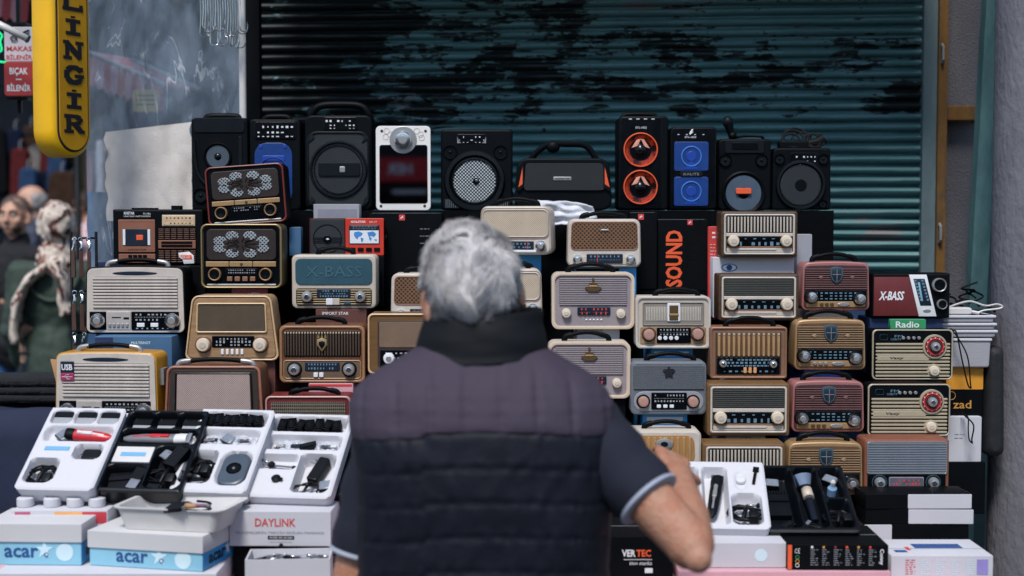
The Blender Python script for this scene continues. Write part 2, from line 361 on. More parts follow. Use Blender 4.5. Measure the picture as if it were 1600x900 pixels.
# ================================================================== SETTING
ASPH = M('street_asphalt', (66, 68, 72), .85, var=.3, scale=5, bump=.3, bscale=80)
PAVE = M('paving_stone', (104, 104, 106), .8, var=.25, scale=6, bump=.2, bscale=60)
g = MB(); g.add([(-60, -40, 0), (60, -40, 0), (60, 80, 0), (-60, 80, 0)], [(0, 1, 2, 3)]); tag(g.build('ground', ASPH, None, None), kind='structure')
g = MB().box(-1.9, 2.2, .004, 6, 4.95, .06); tag(g.build('pavement', PAVE), kind='structure')

# shutter: every lath a part of its own; paint flakes from it in patches
def shutter_mat():
    m = bpy.data.materials.new('peeling_teal_paint'); m.use_nodes = True; t = m.node_tree; n = t.nodes; L = t.links; b = n['Principled BSDF']
    geo = n.new('ShaderNodeNewGeometry'); sp = n.new('ShaderNodeSeparateXYZ'); L.new(geo.outputs['Position'], sp.inputs[0])
    def mth(op, a, bb=None, c=None):
        q = n.new('ShaderNodeMath'); q.operation = op
        for i, vv in enumerate((a, bb, c)):
            if vv is None: continue
            if isinstance(vv, (int, float)): q.inputs[i].default_value = vv
            else: L.new(vv, q.inputs[i])
        return q.outputs[0]
    def ns(scale, det, rough, sx, sz, off=0.):
        mp = n.new('ShaderNodeMapping'); mp.inputs['Scale'].default_value = (sx, 1, sz); mp.inputs['Location'].default_value = (off, off * .3, off * .7); L.new(geo.outputs['Position'], mp.inputs[0])
        q = n.new('ShaderNodeTexNoise'); q.inputs['Scale'].default_value = scale; q.inputs['Detail'].default_value = det; q.inputs['Roughness'].default_value = rough; L.new(mp.outputs[0], q.inputs['Vector']); return q.outputs[0]
    big = ns(3.2, 4, .55, .8, 1.5, 3.1); mid = ns(8.5, 10, .62, .55, 1.7, 7.7); fine = ns(46, 6, .7, .7, 1.5, 1.3)
    v = mth('ADD', mth('MULTIPLY', big, .42), mth('ADD', mth('MULTIPLY', mid, .60), mth('MULTIPLY', fine, .30)))
    def mrange(x, a, bb, c, d): 
        q = n.new('ShaderNodeMapRange'); q.interpolation_type = 'SMOOTHSTEP'; L.new(x, q.inputs[0])
        for i, z in enumerate((a, bb, c, d)): q.inputs[i + 1].default_value = z
        return q.outputs[0]
    # more paint survives low down and towards the rail, least over the far third
    v = mth('ADD', v, mrange(sp.outputs[0], -.75, .45, -.125, -.03)); v = mth('ADD', v, mrange(sp.outputs[2], 1.92, 2.06, .16, 0.))
    v = mth('ADD', v, mth('MULTIPLY', mrange(sp.outputs[2], 2.1, 2.45, 0., .05), mrange(sp.outputs[0], -.2, .5, 0., 1.)))
    paint = mrange(v, .612, .622, 0., 1.)
    edge = mrange(v, .62, .66, 1., 0.)
    streak = ns(9, 6, .7, .25, 6, 2.2); grime = ns(3, 4, .6, 1, 1, 5)
    c1 = n.new('ShaderNodeMix'); c1.data_type = 'RGBA'; L.new(streak, c1.inputs[0]); c1.inputs[6].default_value = col((44, 90, 96)); c1.inputs[7].default_value = col((112, 154, 156))
    c2 = n.new('ShaderNodeMix'); c2.data_type = 'RGBA'; L.new(mth('MULTIPLY', edge, .35), c2.inputs[0]); L.new(c1.outputs[2], c2.inputs[6]); c2.inputs[7].default_value = col((128, 158, 160))
    rust = mrange(ns(2.6, 5, .6, 1, 3, 11.), .60, .68, 0., .55)
    c3 = n.new('ShaderNodeMix'); c3.data_type = 'RGBA'; L.new(rust, c3.inputs[0]); L.new(c2.outputs[2], c3.inputs[6]); c3.inputs[7].default_value = col((140, 112, 112))
    dk = n.new('ShaderNodeMix'); dk.data_type = 'RGBA'; L.new(grime, dk.inputs[0]); dk.inputs[6].default_value = col((10, 20, 22)); dk.inputs[7].default_value = col((28, 40, 42))
    fin = n.new('ShaderNodeMix'); fin.data_type = 'RGBA'; L.new(paint, fin.inputs[0]); L.new(dk.outputs[2], fin.inputs[6]); L.new(c3.outputs[2], fin.inputs[7]); L.new(fin.outputs[2], b.inputs['Base Color'])
    b.inputs['Roughness'].default_value = .55
    bp = n.new('ShaderNodeBump'); bp.inputs['Strength'].default_value = .6; bp.inputs['Distance'].default_value = .002; L.new(mth('ADD', paint, mth('MULTIPLY', fine, .3)), bp.inputs['Height']); L.new(bp.outputs[0], b.inputs['Normal'])
    return m
SHUT = shutter_mat()
SH_C, SH_YAW = Vector((.234, 4.72, 0)), R(-5)
sh = thing('roller_shutter', 'closed steel roller shutter with peeling teal paint behind the stall', 'shutter', SH_C, (0, 0, SH_YAW))
pitch = .0345; z0 = .06; hw = 1.092
prof = [(.006, 0.0), (-.002, .07), (-.012, .16), (-.019, .30), (-.0205, .46), (-.017, .60), (-.008, .72), (.004, .79), (.009, .88), (.008, 1.0)]
mb = MB(); nx = 48
for yy, zz in prof:
    for i in range(nx + 1): mb.v.append((-hw + 2 * hw * i / nx, yy, zz * pitch))
for k in range(len(prof) - 1):
    for i in range(nx): a = k * (nx + 1) + i; mb.f.append((a, a + 1, a + nx + 2, a + nx + 1))
rs = random.Random(4); slat_mes = []
for q_ in range(7):
    m2 = MB(); m2.f = mb.f
    for x_, y_, z_ in mb.v: dn = noise.noise(Vector((x_ * 3.1, q_ * 7.3, 0))); m2.v.append((x_, y_ * (1 + .25 * noise.noise(Vector((x_ * 6, q_ * 3.7, 4)))) + .004 * dn + .006 * max(0, noise.noise(Vector((x_ * 2.2, q_ * 5.1, 9))) - .25), z_ + .0016 * noise.noise(Vector((x_ * 4, q_ * 2.9, 2)))))
    slat_mes.append(m2.mesh('slat', SHUT, 50))
for k in range(79):
    o = link('slat', rs.choice(slat_mes), sh, (0, rs.uniform(-.0018, .0018), z0 + k * pitch)); o.rotation_euler = (rs.uniform(-.05, .05), rs.uniform(-.0006, .0006), 0)
MB().box(-hw, -.02, .0, hw, .02, z0).build('bottom_bar', CHAR, sh)
RAIL = M('teal_grey_rail', (92, 112, 118), .6, var=.35, scale=7, stretch=(1, 1, .4), bump=.2, bscale=60)
for sx in (-1, 1): MB().box(sx * (hw + .022) - .024, -.05, .0, sx * (hw + .022) + .024, .04, 2.85).build('guide_rail', RAIL if sx > 0 else CHAR, sh)
MB().box(-hw - .05, -.12, 2.85, hw + .05, .2, 3.2).build('shutter_box', CHAR, sh)

# facade beside and above the shutter
STUC = M('grey_stucco', (92, 90, 95), .92, var=.22, scale=5, bump=.55, bscale=170)
def wall_box(name, label, x0, y0, z0, x1, y1, z1, mat, cat='wall'): return tag(MB().box(x0, y0, z0, x1, y1, z1).build(name, mat), label, cat)
wx = P(1481, 300, 4.62).x; wx2 = P(1541, 300, 4.62).x
wall_box('stucco_wall', 'narrow strip of rough grey stucco wall between the rusty post and teal post', wx, 4.66, 0, wx2 + .1, 4.9, 3.2, STUC)
wall_box('upper_wall', 'dark plastered house wall above the roller shutter', -2.1, 4.7, 3.2, 6, 5.0, 6.5, STUC)
wall_box('shop_back_wall', 'dark wall behind the roller shutter', -1.02, 5.0, 0, 6, 5.2, 6.5, CHAR)
RUST = M('rusty_yellow_paint', (126, 88, 34), .7, var=.5, scale=14, rgb2=(78, 58, 34), bump=.3, bscale=60, stretch=(1, 1, .35))
p0 = P(1463, 300, 4.56).x; p1 = P(1477, 300, 4.56).x
po = thing('rusty_post', 'thin rusty yellow steel post beside the shutter rail', 'post', ((p0 + p1) / 2, 4.57, 0))
hp = (p1 - p0) / 2
MB().box(-hp, -.018, .06, hp, .018, 3.1).build('post_bar', RUST, po)
for zz in (1.63, 2.2): MB().tube([(hp * -.4, -.02, zz - .03), (hp * -.4, -.035, zz - .02), (hp * -.4, -.035, zz + .02), (hp * -.4, -.02, zz + .03)], .005, 6).build('latch', SILVER, po)
b0, b1 = P(1481, 165, 4.6), P(1536, 188, 4.6)
tag(MB().prism(rr(b0.x, b1.z, b1.x, b0.z, .004), 4.6, 4.66, .003).build('wall_bracket', RUST), 'short rusty yellow bracket plate across the stucco strip', 'bracket')
TPOST = M('teal_post_paint', (88, 128, 130), .6, var=.4, scale=9, rgb2=(58, 92, 96), stretch=(1, 1, .3), bump=.25, bscale=50)
tp = thing('teal_post', 'chipped teal steel door post leaning beside the grey column', 'post', (P(1546, 200, 4.35).x - 1.9 * math.tan(R(2.3)), 4.35, .06))
tp.rotation_euler = (0, R(2.3), 0)
MB().box(-.03, 0, 0, .022, .05, 3.1).build('post_face', TPOST, tp); MB().box(.022, .012, 0, .06, .2, 3.1).build('post_return', M('teal_dark_paint', (40, 70, 76), .6, var=.35), tp)
COLM = M('grey_column_plaster', (112, 112, 120), .9, var=.35, scale=4, bump=.5, bscale=60, stretch=(1, 1, .5))
cl = MB(); cx, cy, cr = P(1564, 400, 3.92).x + .15, 3.98, .15
cl.lathe([(cr, 0), (cr, .8), (cr * 1.0, 1.6), (cr * .985, 3.2), (cr * .985, 3.6)], 48, 'z')
tag(cl.build('plaster_column', COLM, None, 40, (cx, cy, .06)), 'thick round grey plaster column at the edge of the shopfront', 'column')

# unseen awning, added over the frame to shade the shutter
aw = thing('shade_awning', 'unseen dark fabric awning added above the stall to shade the shutter', 'awning', (0, 0, 0))
AWN = M('dark_awning_cloth', (40, 48, 52), .9, var=.2)
a = MB(); a.add([(-.78, 4.72, 2.84), (1.28, 4.72, 2.84), (1.28, 4.12, 2.70), (-.78, 4.12, 2.70)], [(0, 1, 2, 3)]); a.add([(-.78, 4.12, 2.70), (1.28, 4.12, 2.70), (1.28, 4.10, 2.56), (-.78, 4.10, 2.56)], [(0, 1, 2, 3)])
a.build('canopy', AWN, aw, None)
for x in (-.74, .25, 1.24): MB().tube([(x, 4.7, 2.82), (x, 4.13, 2.68)], .012, 6).build('arm', CHAR, aw)

# ================================================================== STREET BEHIND, LEFT
DARKSHOP = M('dark_shop_interior', (9, 12, 16), .9, var=.5, scale=2.5, spec=.04); SHOPM = M('shop_mid_tone', (20, 26, 34), .8, var=.5, scale=4, spec=.08)
bz = thing('shop_building', 'dark shop building across the street behind the passers-by', 'building', (-5.2, 13, 0))
MB().box(-6, 0, 0, 4.1, 5, 7).build('wall', DARKSHOP, bz)
for i, (x, ww, m_) in enumerate(((-3.2, 1.5, SHOPM), (-1.2, 1.6, DARKSHOP), (.8, 1.6, SHOPM), (2.8, 1.5, SHOPM))):
    wn = MB().box(x - ww / 2, -.06, .6, x + ww / 2, .01, 3.2).build('window', m_, bz)
    MB().box(x - ww / 2 - .06, -.12, .5, x + ww / 2 + .06, -.02, .6).build('sill', CHAR, wn)
    for q in range(3): MB().box(x - ww / 2 + .05, -.1, 1.0 + q * .6, x + ww / 2 - .05, -.062, 1.04 + q * .6).build('shelf', GREY, wn)
wl = thing('side_building', 'dark building down the lane beyond the yellow sign', 'building', (-8.6, 12.2, 0))
MB().box(-4, 0, 0, 2.0, 6, 7).build('wall', DARKSHOP, wl)
for z in (1.6, 3.4): MB().box(-1.4, -.05, z, -.2, .01, z + 1.1).build('window', SHOPM, wl)
# dim goods hanging in the far shopfront
rg = random.Random(12)
cols = [M('far_goods_%s' % n_, c_, .7, var=.3) for n_, c_ in (('rose', (120, 84, 90)), ('slate', (74, 84, 100)), ('pale', (138, 140, 150)), ('rust', (110, 70, 58)), ('teal', (50, 84, 96)), ('tan', (126, 112, 96)))]
GW = ['dusty rose', 'slate grey', 'pale grey', 'rust brown', 'deep teal', 'tan']
for i in range(26):
    px = 140 + i * 9.2 + rg.uniform(-3, 3); d = 8.5 + rg.uniform(-.3, .3); b = P(px, rg.uniform(215, 245), d); h = rg.uniform(.25, .5); ww = rg.uniform(.025, .05); k = i % 6
    OW = ['first', 'second', 'third', 'fourth', 'fifth', 'sixth', 'seventh', 'eighth', 'ninth', 'tenth', 'eleventh', 'twelfth', 'thirteenth', 'fourteenth', 'fifteenth', 'sixteenth', 'seventeenth', 'eighteenth', 'nineteenth', 'twentieth', 'twenty-first', 'twenty-second', 'twenty-third', 'twenty-fourth', 'twenty-fifth', 'twenty-sixth'][i]
    mb = MB().prism(rr(-ww, -h, ww, 0, ww * .6, 3, 1 - rg.uniform(0, .35)), -.02, .02, .008); tag(mb.build('hanging_scarf', cols[k], None, 35, b), '%s scarf on the rail behind the plastic, %s from the yellow sign' % (GW[k], OW), 'scarf', 'scarves hanging behind the plastic')
l0, l1 = P(120, 206, 8.5), P(400, 206, 8.5)
rk = thing('scarf_rail', 'thin rail of hanging scarves in the lane', 'rail', (0, 0, 0)); MB().tube([l0, l1], .015, 8).build('rail_bar', CHAR, rk)
for q in (l0, l1): MB().tube([(q.x, q.y, 0), q], .02, 8).build('leg', CHAR, rk)

# dim goods along the lane behind the passers-by
GN = ['black coat', 'navy jacket', 'brown bag', 'grey coat', 'dark red shirt', 'pale towel', 'olive jacket', 'blue shirt']
GC = [M('lane_' + n_.replace(' ', '_'), c_, .9, var=.4, spec=.08) for n_, c_ in zip(GN, ((14, 15, 18), (20, 28, 48), (58, 42, 34), (54, 56, 62), (78, 30, 32), (126, 122, 120), (44, 46, 34), (40, 62, 92)))]
PL = ['over the bearded man', 'above the headscarf', 'near the knife sign', 'below the yellow sign']
for i in range(16):
    px = -6 + i * 9.5 + rg.uniform(-3, 3); d = 11.4 + rg.uniform(-.3, .3); b = P(px, 196 + (i % 3) * 34 + rg.uniform(-6, 6), d); h = rg.uniform(.35, .6); ww = rg.uniform(.07, .13); k = (i * 3 + i // 8) % 8
    q = thing('hung_garment', '%s hung in the dark lane %s, %s row' % (GN[k], PL[min(3, i * 4 // 16)], ['top', 'middle', 'lower'][i % 3]), 'garment', b, (0, 0, R(rg.uniform(-25, 25))), 'garments hung along the dark lane')
    MB().prism(rr(-ww, -h, ww, 0, ww * .5, 4, .75), -.04, .04, .02).build('cloth', GC[k], q); MB().tube([(0, 0, -.01), (0, 0, .05), (.02, 0, .07)], .006, 6, 3).build('hanger', SILVER, q)
for z in (2.0, 2.35, 2.75):
    q = thing('garment_rail', 'steel rail of garments in the dark lane, %s one' % {2.0: 'lowest', 2.35: 'middle', 2.75: 'highest'}[z], 'rail', (P(70, 200, 11.5).x, 11.5, z)); MB().tube([(-.8, 0, 0), (.9, 0, 0)], .014, 8).build('bar', CHAR, q)
    for x in (-.8, .9): MB().tube([(x, 0, 0), (x, .9, .05)], .012, 6).build('bracket', CHAR, q)
AW_R = M('red_awning_cloth', (206, 78, 82), .85, var=.15); AW_W = M('pink_awning_cloth', (226, 160, 164), .85, var=.12)
def striped_awning(label, A, B, drop, dy, n=12):
    a = thing('striped_awning', label, 'awning', A); v = B - A
    for i in range(n):
        p, q = v * (i / n), v * ((i + 1) / n); m = AW_R if i % 2 else AW_W; dn = Vector((0, -.03, -drop)); bk = Vector((.05, dy, .03))
        mb = MB(); mid = (p + q) / 2 + dn * 1.18
        mb.add([p + bk, q + bk, q, p, q + dn, mid, p + dn], [(0, 1, 2, 3), (3, 2, 4, 5, 6)]); mb.add([Vector(x) + Vector((0, .01, -.006)) for x in (p + bk, q + bk, q, p)], [(3, 2, 1, 0)])
        mb.build('stripe', m, a, None)
    MB().tube([(0, 0, 0), v], .012, 8).build('rail', SILVER, a)
    MB().tube([Vector((.05, dy, .03)), Vector((.05, dy, .03)) + v], .012, 8).build('rail', SILVER, a)
    for q in (Vector((.05, dy, .03)), Vector((.05, dy, .03)) + v): MB().tube([q, (q.x + .1, q.y + .8, q.z + 1.6)], .012, 8).build('stay', CHAR, a)
striped_awning('pink and red striped awning seen through the plastic sheet', P(128, 78, 6.4), P(255, 132, 7.4), .13, .6)
striped_awning('pale pink awning edge high above the scissors sign', P(-70, -30, 6.0), P(46, -8, 6.6), .12, .6, 8)
# grey awning tube
tb = P(-30, 24, 4.48); te = P(42, 60, 4.48)
tu = thing('awning_pole', 'white awning pole tip pointing at the scissors sign', 'pole', tb); MB().tube([(0, 0, 0), te - tb], [.012, .011], 10).build('tube', WHITE, tu); MB().tube([te - tb, (te - tb) * 1.04], .013, 10).build('end_cap', GREY, tu)
MB().tube([(0, 0, 0), (-.6, .1, -.25), (-.6, .1, -tb.z)], .012, 8).build('support', GREY, tu)

# signs of the sharpener
def board(name, label, x0, y0, x1, y1, d, mat, r=.01, t=.012):
    a, b = P(x0, y1, d), P(x1, y0, d); o = thing(name, label, 'sign', ((a.x + b.x) / 2, d, a.z)); ww, hh = b.x - a.x, b.z - a.z
    MB().prism(rr(-ww / 2, 0, ww / 2, hh, r), 0, t, .002).build('board', mat, o); return o, ww, hh
SGW = M('sign_white', (206, 198, 204), .45, var=.08); SGR = M('sign_red', (158, 44, 44), .45, var=.12)
o, ww, hh = board('scissors_sign', 'white sign with black scissors and red lettering MAKAS BİLENİR', 7, 42, 53, 96, 4.6, SGW)
text('MAKAS', o, (0, hh * .37), ww * .84, hh * .14, INKR, y=-.001, bold=.02); text('BİLENİR', o, (0, hh * .14), ww * .86, hh * .17, INKR, y=-.001, bold=.02)
mb = MB(); 
for sg in (-1, 1):
    mb.tube([(-.006, -.004, hh * (.78 - .03 * sg)), (.034, -.004, hh * .84 + sg * .007)], .0026, 6); c = Vector((-.016, -.004, hh * (.76 - .10 * sg)))
    mb.tube([c + Vector((.010 * math.cos(a_ * math.pi / 5), 0, .007 * math.sin(a_ * math.pi / 5))) for a_ in range(11)], .002, 6)
mb.build('scissors_drawing', INKB, o)
o, ww, hh = board('knife_sign', 'red sign with white lettering BIÇAK BİLENİR', 7, 96, 52, 150, 4.6, SGR)
text('BIÇAK', o, (0, hh * .70), ww * .62, hh * .24, INK, y=-.001, bold=.02); text('BİLENİR', o, (0, hh * .26), ww * .8, hh * .24, INK, y=-.001, bold=.02); text('–', o, (0, hh * .48), ww * .2, hh * .03, INK, y=-.001)
NEON = M('green_neon', (30, 200, 120), .4, emit=(30, 220, 140, .4))
o = thing('neon_tube', 'glowing green neon tube edging behind the scissors sign', 'neon sign', P(4, 60, 4.75))
MB().tube([(-.03, 0, .03), (-.002, 0, .012), (-.008, 0, -.01), (-.004, 0, -.04), (-.03, 0, -.05)], .0035, 6, 3).build('tube', NEON, o); MB().tube([(-.03, 0, -.075), (.0, 0, -.078), (.085, 0, -.082)], .0035, 6, 3).build('tube', NEON, o)
pn = thing('sign_frame', 'dark steel frame carrying the scissors and knife signs', 'frame', (P(30, 100, 4.66).x, 4.66, 0))
MB().box(-.006, -.005, 2.02, .006, .008, 3.6).build('upright', CHAR, pn)
for z in (2.06, 2.3): MB().box(-.04, -.045, z, .04, .0, z + .008).build('crossbar', CHAR, pn)

# yellow lightbox sign with hand-shaped slab letters
YL = M('sign_yellow_shell', (236, 180, 8), .38, var=.14, scale=6); YF = M('sign_yellow_face', (196, 142, 14), .42, var=.16, scale=6)  # brighter lit shell and darker face: light put into the two yellows
D_S = 4.05; WS, TS, LS = .150, .088, .70; sy = P(97, 247, D_S)
ys = thing('locksmith_sign', 'yellow hanging lightbox sign with rounded end and black lettering ÇİLİNGİR', 'sign', sy, (0, 0, R(62)))
MB().prism(rr(-WS / 2, 0, WS / 2, LS, WS / 2, 12), -TS / 2, TS / 2, .014, .014).build('shell', YL, ys, 50)
MB().prism(rr(-WS / 2 + .016, .016, WS / 2 - .016, LS - .016, WS / 2 - .016, 12), -TS / 2 - .003, -TS / 2 + .002, .001).build('face_border', INKB, ys)
MB().prism(rr(-WS / 2 + .021, .021, WS / 2 - .021, LS - .021, WS / 2 - .021, 12), -TS / 2 - .005, -TS / 2 + .002, .001).build('face_panel', YF, ys)
def slab(ch):
    """strokes (x0,z0,x1,z1,width) in a 1x1 cell"""
    return {'L': [(.18, .04, .18, .96, .26), (0, .07, 1, .07, .15), (0, .93, .42, .93, .13), (.9, .07, .9, .34, .18)],
            'İ': [(.5, .04, .5, .8, .28), (.14, .07, .86, .07, .14), (.14, .77, .86, .77, .14), (.5, .93, .5, 1.05, .22)],
            'I': [(.5, .04, .5, .96, .28), (.14, .07, .86, .07, .14), (.14, .93, .86, .93, .14)],
            'N': [(.2, .04, .2, .96, .2), (.8, .04, .8, .96, .2), (.16, .92, .84, .1, .24), (0, .07, .42, .07, .13), (.6, .93, 1, .93, .13), (0, .93, .3, .93, .13)],
            'R': [(.22, .04, .22, .96, .24), (0, .07, .46, .07, .13), (0, .92, .6, .92, .14), (.3, .5, .64, .5, .14), (.58, .9, .82, .8, .2), (.8, .84, .8, .62, .22), (.82, .64, .58, .5, .18), (.5, .5, .84, .07, .22), (.72, .07, 1, .07, .13)],
            'G': [(.86, .74, .6, .93, .2), (.62, .92, .34, .9, .18), (.36, .9, .16, .7, .24), (.16, .74, .16, .28, .26), (.16, .32, .38, .1, .24), (.36, .09, .64, .09, .18), (.62, .09, .84, .2, .2), (.82, .16, .82, .44, .2), (.54, .44, 1, .44, .13), (.88, .7, .88, .96, .14)],
            'Ç': [(.86, .74, .6, .93, .2), (.62, .92, .34, .9, .18), (.36, .9, .16, .7, .24), (.16, .74, .16, .28, .26), (.16, .32, .38, .1, .24), (.36, .09, .64, .09, .18), (.62, .09, .88, .26, .2), (.5, .04, .45, -.16, .16)]}[ch]
cw, ch_ = .078, .050
for i, c in enumerate('RİGNİLİÇ'):
    zb = .070 + i * .0685; mb = MB()
    for q, (xa, za, xb, zb2, wd) in enumerate(slab(c)):
        A = Vector(((xa - .5) * cw, (za) * ch_)); B = Vector(((xb - .5) * cw, zb2 * ch_)); t = (B - A).normalized(); n_ = Vector((-t.y, t.x)) * wd * cw / 2
        pts = [(A + n_), (A - n_), (B - n_), (B + n_)]; mb.add([(p.x, -TS / 2 - .0062 - q * .00004, zb + p.y) for p in pts], [(0, 1, 2, 3)])
    mb.build('letter', INKB, ys, None)
MB().box(-.02, -.012, LS, .02, .012, LS + .3).build('hanger', CHAR, ys); MB().box(-.02, -.02, LS + .28, .02, .9, LS + .31).build('hanger_arm', CHAR, ys)

# shop across the street, behind the camera: it closes the lane and shows in the glossy things
ob = thing('opposite_shop', 'dim shop across the street with a red fascia reading HER', 'building', (-1.3, -7.0, 0))
MB().box(-9, -6, 0, 9, -.02, 3.6).build('wall', M('opposite_wall', (34, 36, 40), .9, var=.3, scale=2), ob)
MB().box(-3.2, 0, 2.06, 3.2, .12, 2.31).build('fascia', M('fascia_red', (186, 34, 38), .5, var=.15), ob)
for i, x in enumerate((-2.2, 0, 2.2)): f_ = MB().box(x - .95, -.015, .3, x + .95, .03, 1.95).build('window', BLACKG, ob); MB().box(x - 1, -.01, .2, x + 1, .08, .3).build('sill', GREY, f_)
t_ = text('HER', ob, (-.12, 2.19), .26, .11, INK, y=.13, bold=.02); t_.scale = (-1, 1, 1)
for i in range(6): MB().box(-1.6 + i * .55, .12, 1.93, -1.25 + i * .55, .2, 1.97).build('awning_lamp', WHITE, ob)

# ================================================================== plastic sheet, cloth, pole, hooks
def plastic_mat():
    m = bpy.data.materials.new('clear_plastic_film'); m.use_nodes = True; t = m.node_tree; n = t.nodes; L = t.links; n.remove(n['Principled BSDF']); out = n['Material Output']
    tr = n.new('ShaderNodeBsdfTransparent'); tr.inputs[0].default_value = (.84, .9, .95, 1); gl = n.new('ShaderNodeBsdfGlossy'); gl.inputs['Roughness'].default_value = .14; df = n.new('ShaderNodeBsdfDiffuse'); df.inputs[0].default_value = (.42, .54, .70, 1)
    tc = n.new('ShaderNodeTexCoord'); mp = n.new('ShaderNodeMapping'); mp.inputs['Scale'].default_value = (4.2, 1, 2.0); L.new(tc.outputs['Object'], mp.inputs[0])
    nz = n.new('ShaderNodeTexNoise'); nz.inputs['Scale'].default_value = 2.4; nz.inputs['Detail'].default_value = 7; nz.inputs['Distortion'].default_value = .8; L.new(mp.outputs[0], nz.inputs['Vector'])
    r1 = n.new('ShaderNodeMapRange'); r1.inputs[1].default_value = .36; r1.inputs[2].default_value = .74; r1.inputs[3].default_value = .14; r1.inputs[4].default_value = .38; L.new(nz.outputs[0], r1.inputs[0])
    m1 = n.new('ShaderNodeMixShader'); L.new(r1.outputs[0], m1.inputs[0]); L.new(tr.outputs[0], m1.inputs[1]); L.new(df.outputs[0], m1.inputs[2])
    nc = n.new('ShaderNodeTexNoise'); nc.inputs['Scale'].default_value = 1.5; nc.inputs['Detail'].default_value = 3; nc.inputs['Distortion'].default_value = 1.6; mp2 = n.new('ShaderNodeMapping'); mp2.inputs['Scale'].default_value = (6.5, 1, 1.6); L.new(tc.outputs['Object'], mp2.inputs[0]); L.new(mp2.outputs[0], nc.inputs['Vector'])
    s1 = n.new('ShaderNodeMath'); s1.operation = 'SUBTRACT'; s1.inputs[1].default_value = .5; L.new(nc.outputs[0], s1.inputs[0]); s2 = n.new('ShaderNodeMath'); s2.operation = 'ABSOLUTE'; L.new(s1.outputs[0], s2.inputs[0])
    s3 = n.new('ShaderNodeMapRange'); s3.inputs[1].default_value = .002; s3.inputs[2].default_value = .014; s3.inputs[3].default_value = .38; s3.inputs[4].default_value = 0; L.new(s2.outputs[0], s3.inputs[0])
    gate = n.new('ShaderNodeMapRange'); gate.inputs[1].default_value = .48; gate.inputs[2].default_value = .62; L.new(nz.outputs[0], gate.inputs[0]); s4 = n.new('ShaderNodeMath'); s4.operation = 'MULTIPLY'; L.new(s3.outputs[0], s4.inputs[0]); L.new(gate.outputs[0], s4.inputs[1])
    wh = n.new('ShaderNodeBsdfDiffuse'); wh.inputs[0].default_value = (.8, .82, .86, 1); m3 = n.new('ShaderNodeMixShader'); L.new(s4.outputs[0], m3.inputs[0]); L.new(m1.outputs[0], m3.inputs[1]); L.new(wh.outputs[0], m3.inputs[2]); m1 = m3  # crease highlights painted in as white diffuse streaks along noise lines
    fr = n.new('ShaderNodeFresnel'); fr.inputs[0].default_value = 1.5; m2 = n.new('ShaderNodeMixShader'); L.new(fr.outputs[0], m2.inputs[0]); L.new(m1.outputs[0], m2.inputs[1]); L.new(gl.outputs[0], m2.inputs[2]); L.new(m2.outputs[0], out.inputs[0])
    bp = n.new('ShaderNodeBump'); bp.inputs['Strength'].default_value = .7; bp.inputs['Distance'].default_value = .03; L.new(nz.outputs[0], bp.inputs['Height']); L.new(bp.outputs[0], gl.inputs['Normal']); L.new(bp.outputs[0], fr.inputs['Normal'])
    return m
def sheet(name, label, cat, x0, y0, x1, y1, d, mat, amp, nx=70, nz=70, seed=0, parentless=True, warp=None):
    a, b = P(x0, y1, d), P(x1, y0, d); mb = MB(); W, H = b.x - a.x, b.z - a.z
    for j in range(nz + 1):
        for i in range(nx + 1):
            u, v = i / nx, j / nz; x = a.x + W * u; z = a.z + H * v
            q = noise.noise(Vector((u * 5 + seed, v * 1.4, seed))) + .5 * noise.noise(Vector((u * 13 + v * 4, v * 4, seed + 3))) + .25 * abs(noise.noise(Vector((u * 22 - v * 9, v * 11, seed))))
            e = noise.noise(Vector((v * 6, seed, 1))) * .010
            if warp: x, z = warp(u, v, x, z)
            mb.v.append((x + (e if i in (0, nx) else 0), d + amp * q, z + (noise.noise(Vector((u * 6, seed, 2))) * .008 if j == 0 else 0)))
    for j in range(nz):
        for i in range(nx): k = j * (nx + 1) + i; mb.f.append((k, k + 1, k + nx + 2, k + nx + 1))
    o = mb.build(name, mat, None, 180); tag(o, label, cat); return o
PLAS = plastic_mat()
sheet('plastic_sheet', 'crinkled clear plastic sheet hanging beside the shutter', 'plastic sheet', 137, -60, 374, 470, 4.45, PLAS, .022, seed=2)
CLO = M('beige_cotton', (206, 200, 195), .95, var=.12, scale=6, bump=.3, bscale=300)
sheet('beige_cloth', 'plain beige cloth pinned below the plastic sheet', 'cloth', 167, 206, 300, 345, 4.38, CLO, .010, 30, 30, 5, warp=lambda u, v, x, z: (x, z + .03 * u * v))
sheet('blue_sheet', 'faded blue tarpaulin hanging behind the cassette radio', 'tarpaulin', 140, 300, 330, 560, 4.5, M('blue_tarp', (46, 82, 122), .7, var=.35, scale=5, bump=.2), .02, 24, 30, 9)
YT = M('faded_yellow_sign', (196, 160, 60), .6, var=.2)
o, ww, hh = board('small_yellow_sign', 'small faded yellow notice seen through the plastic sheet', 208, 140, 247, 175, 5.6, YT); 
for k in (.3, .5, .7): MB().box(-ww * .36, -.001, hh * k, ww * .36, -.0005, hh * (k + .07)).build('print_line', OLIVE, o, None)
MB().box(-.004, .012, hh, .004, .02, hh + .9).build('hanger', CHAR, o)
pl = thing('white_pole', 'slim white steel pole between the plastic sheet and shutter', 'pole', (P(379, 100, 4.35).x, 4.35, 0)); MB().lathe([(.011, .06), (.011, 2.95)], 14, 'z').build('tube', WHITE, pl); MB().lathe([(.035, .06), (.035, .07), (.014, .075)], 14, 'z').build('foot', GREY, pl)
dp = thing('dark_post', 'black steel post where the shutter meets the plastic sheet', 'post', (P(397, 100, 4.5).x, 4.5, 0)); MB().box(-.024, -.02, .06, .02, .03, 3.1).build('post_bar', CARD_B, dp); MB().box(-.03, -.024, .06, .03, .04, .08).build('foot_plate', CHAR, dp)
hr = random.Random(3)
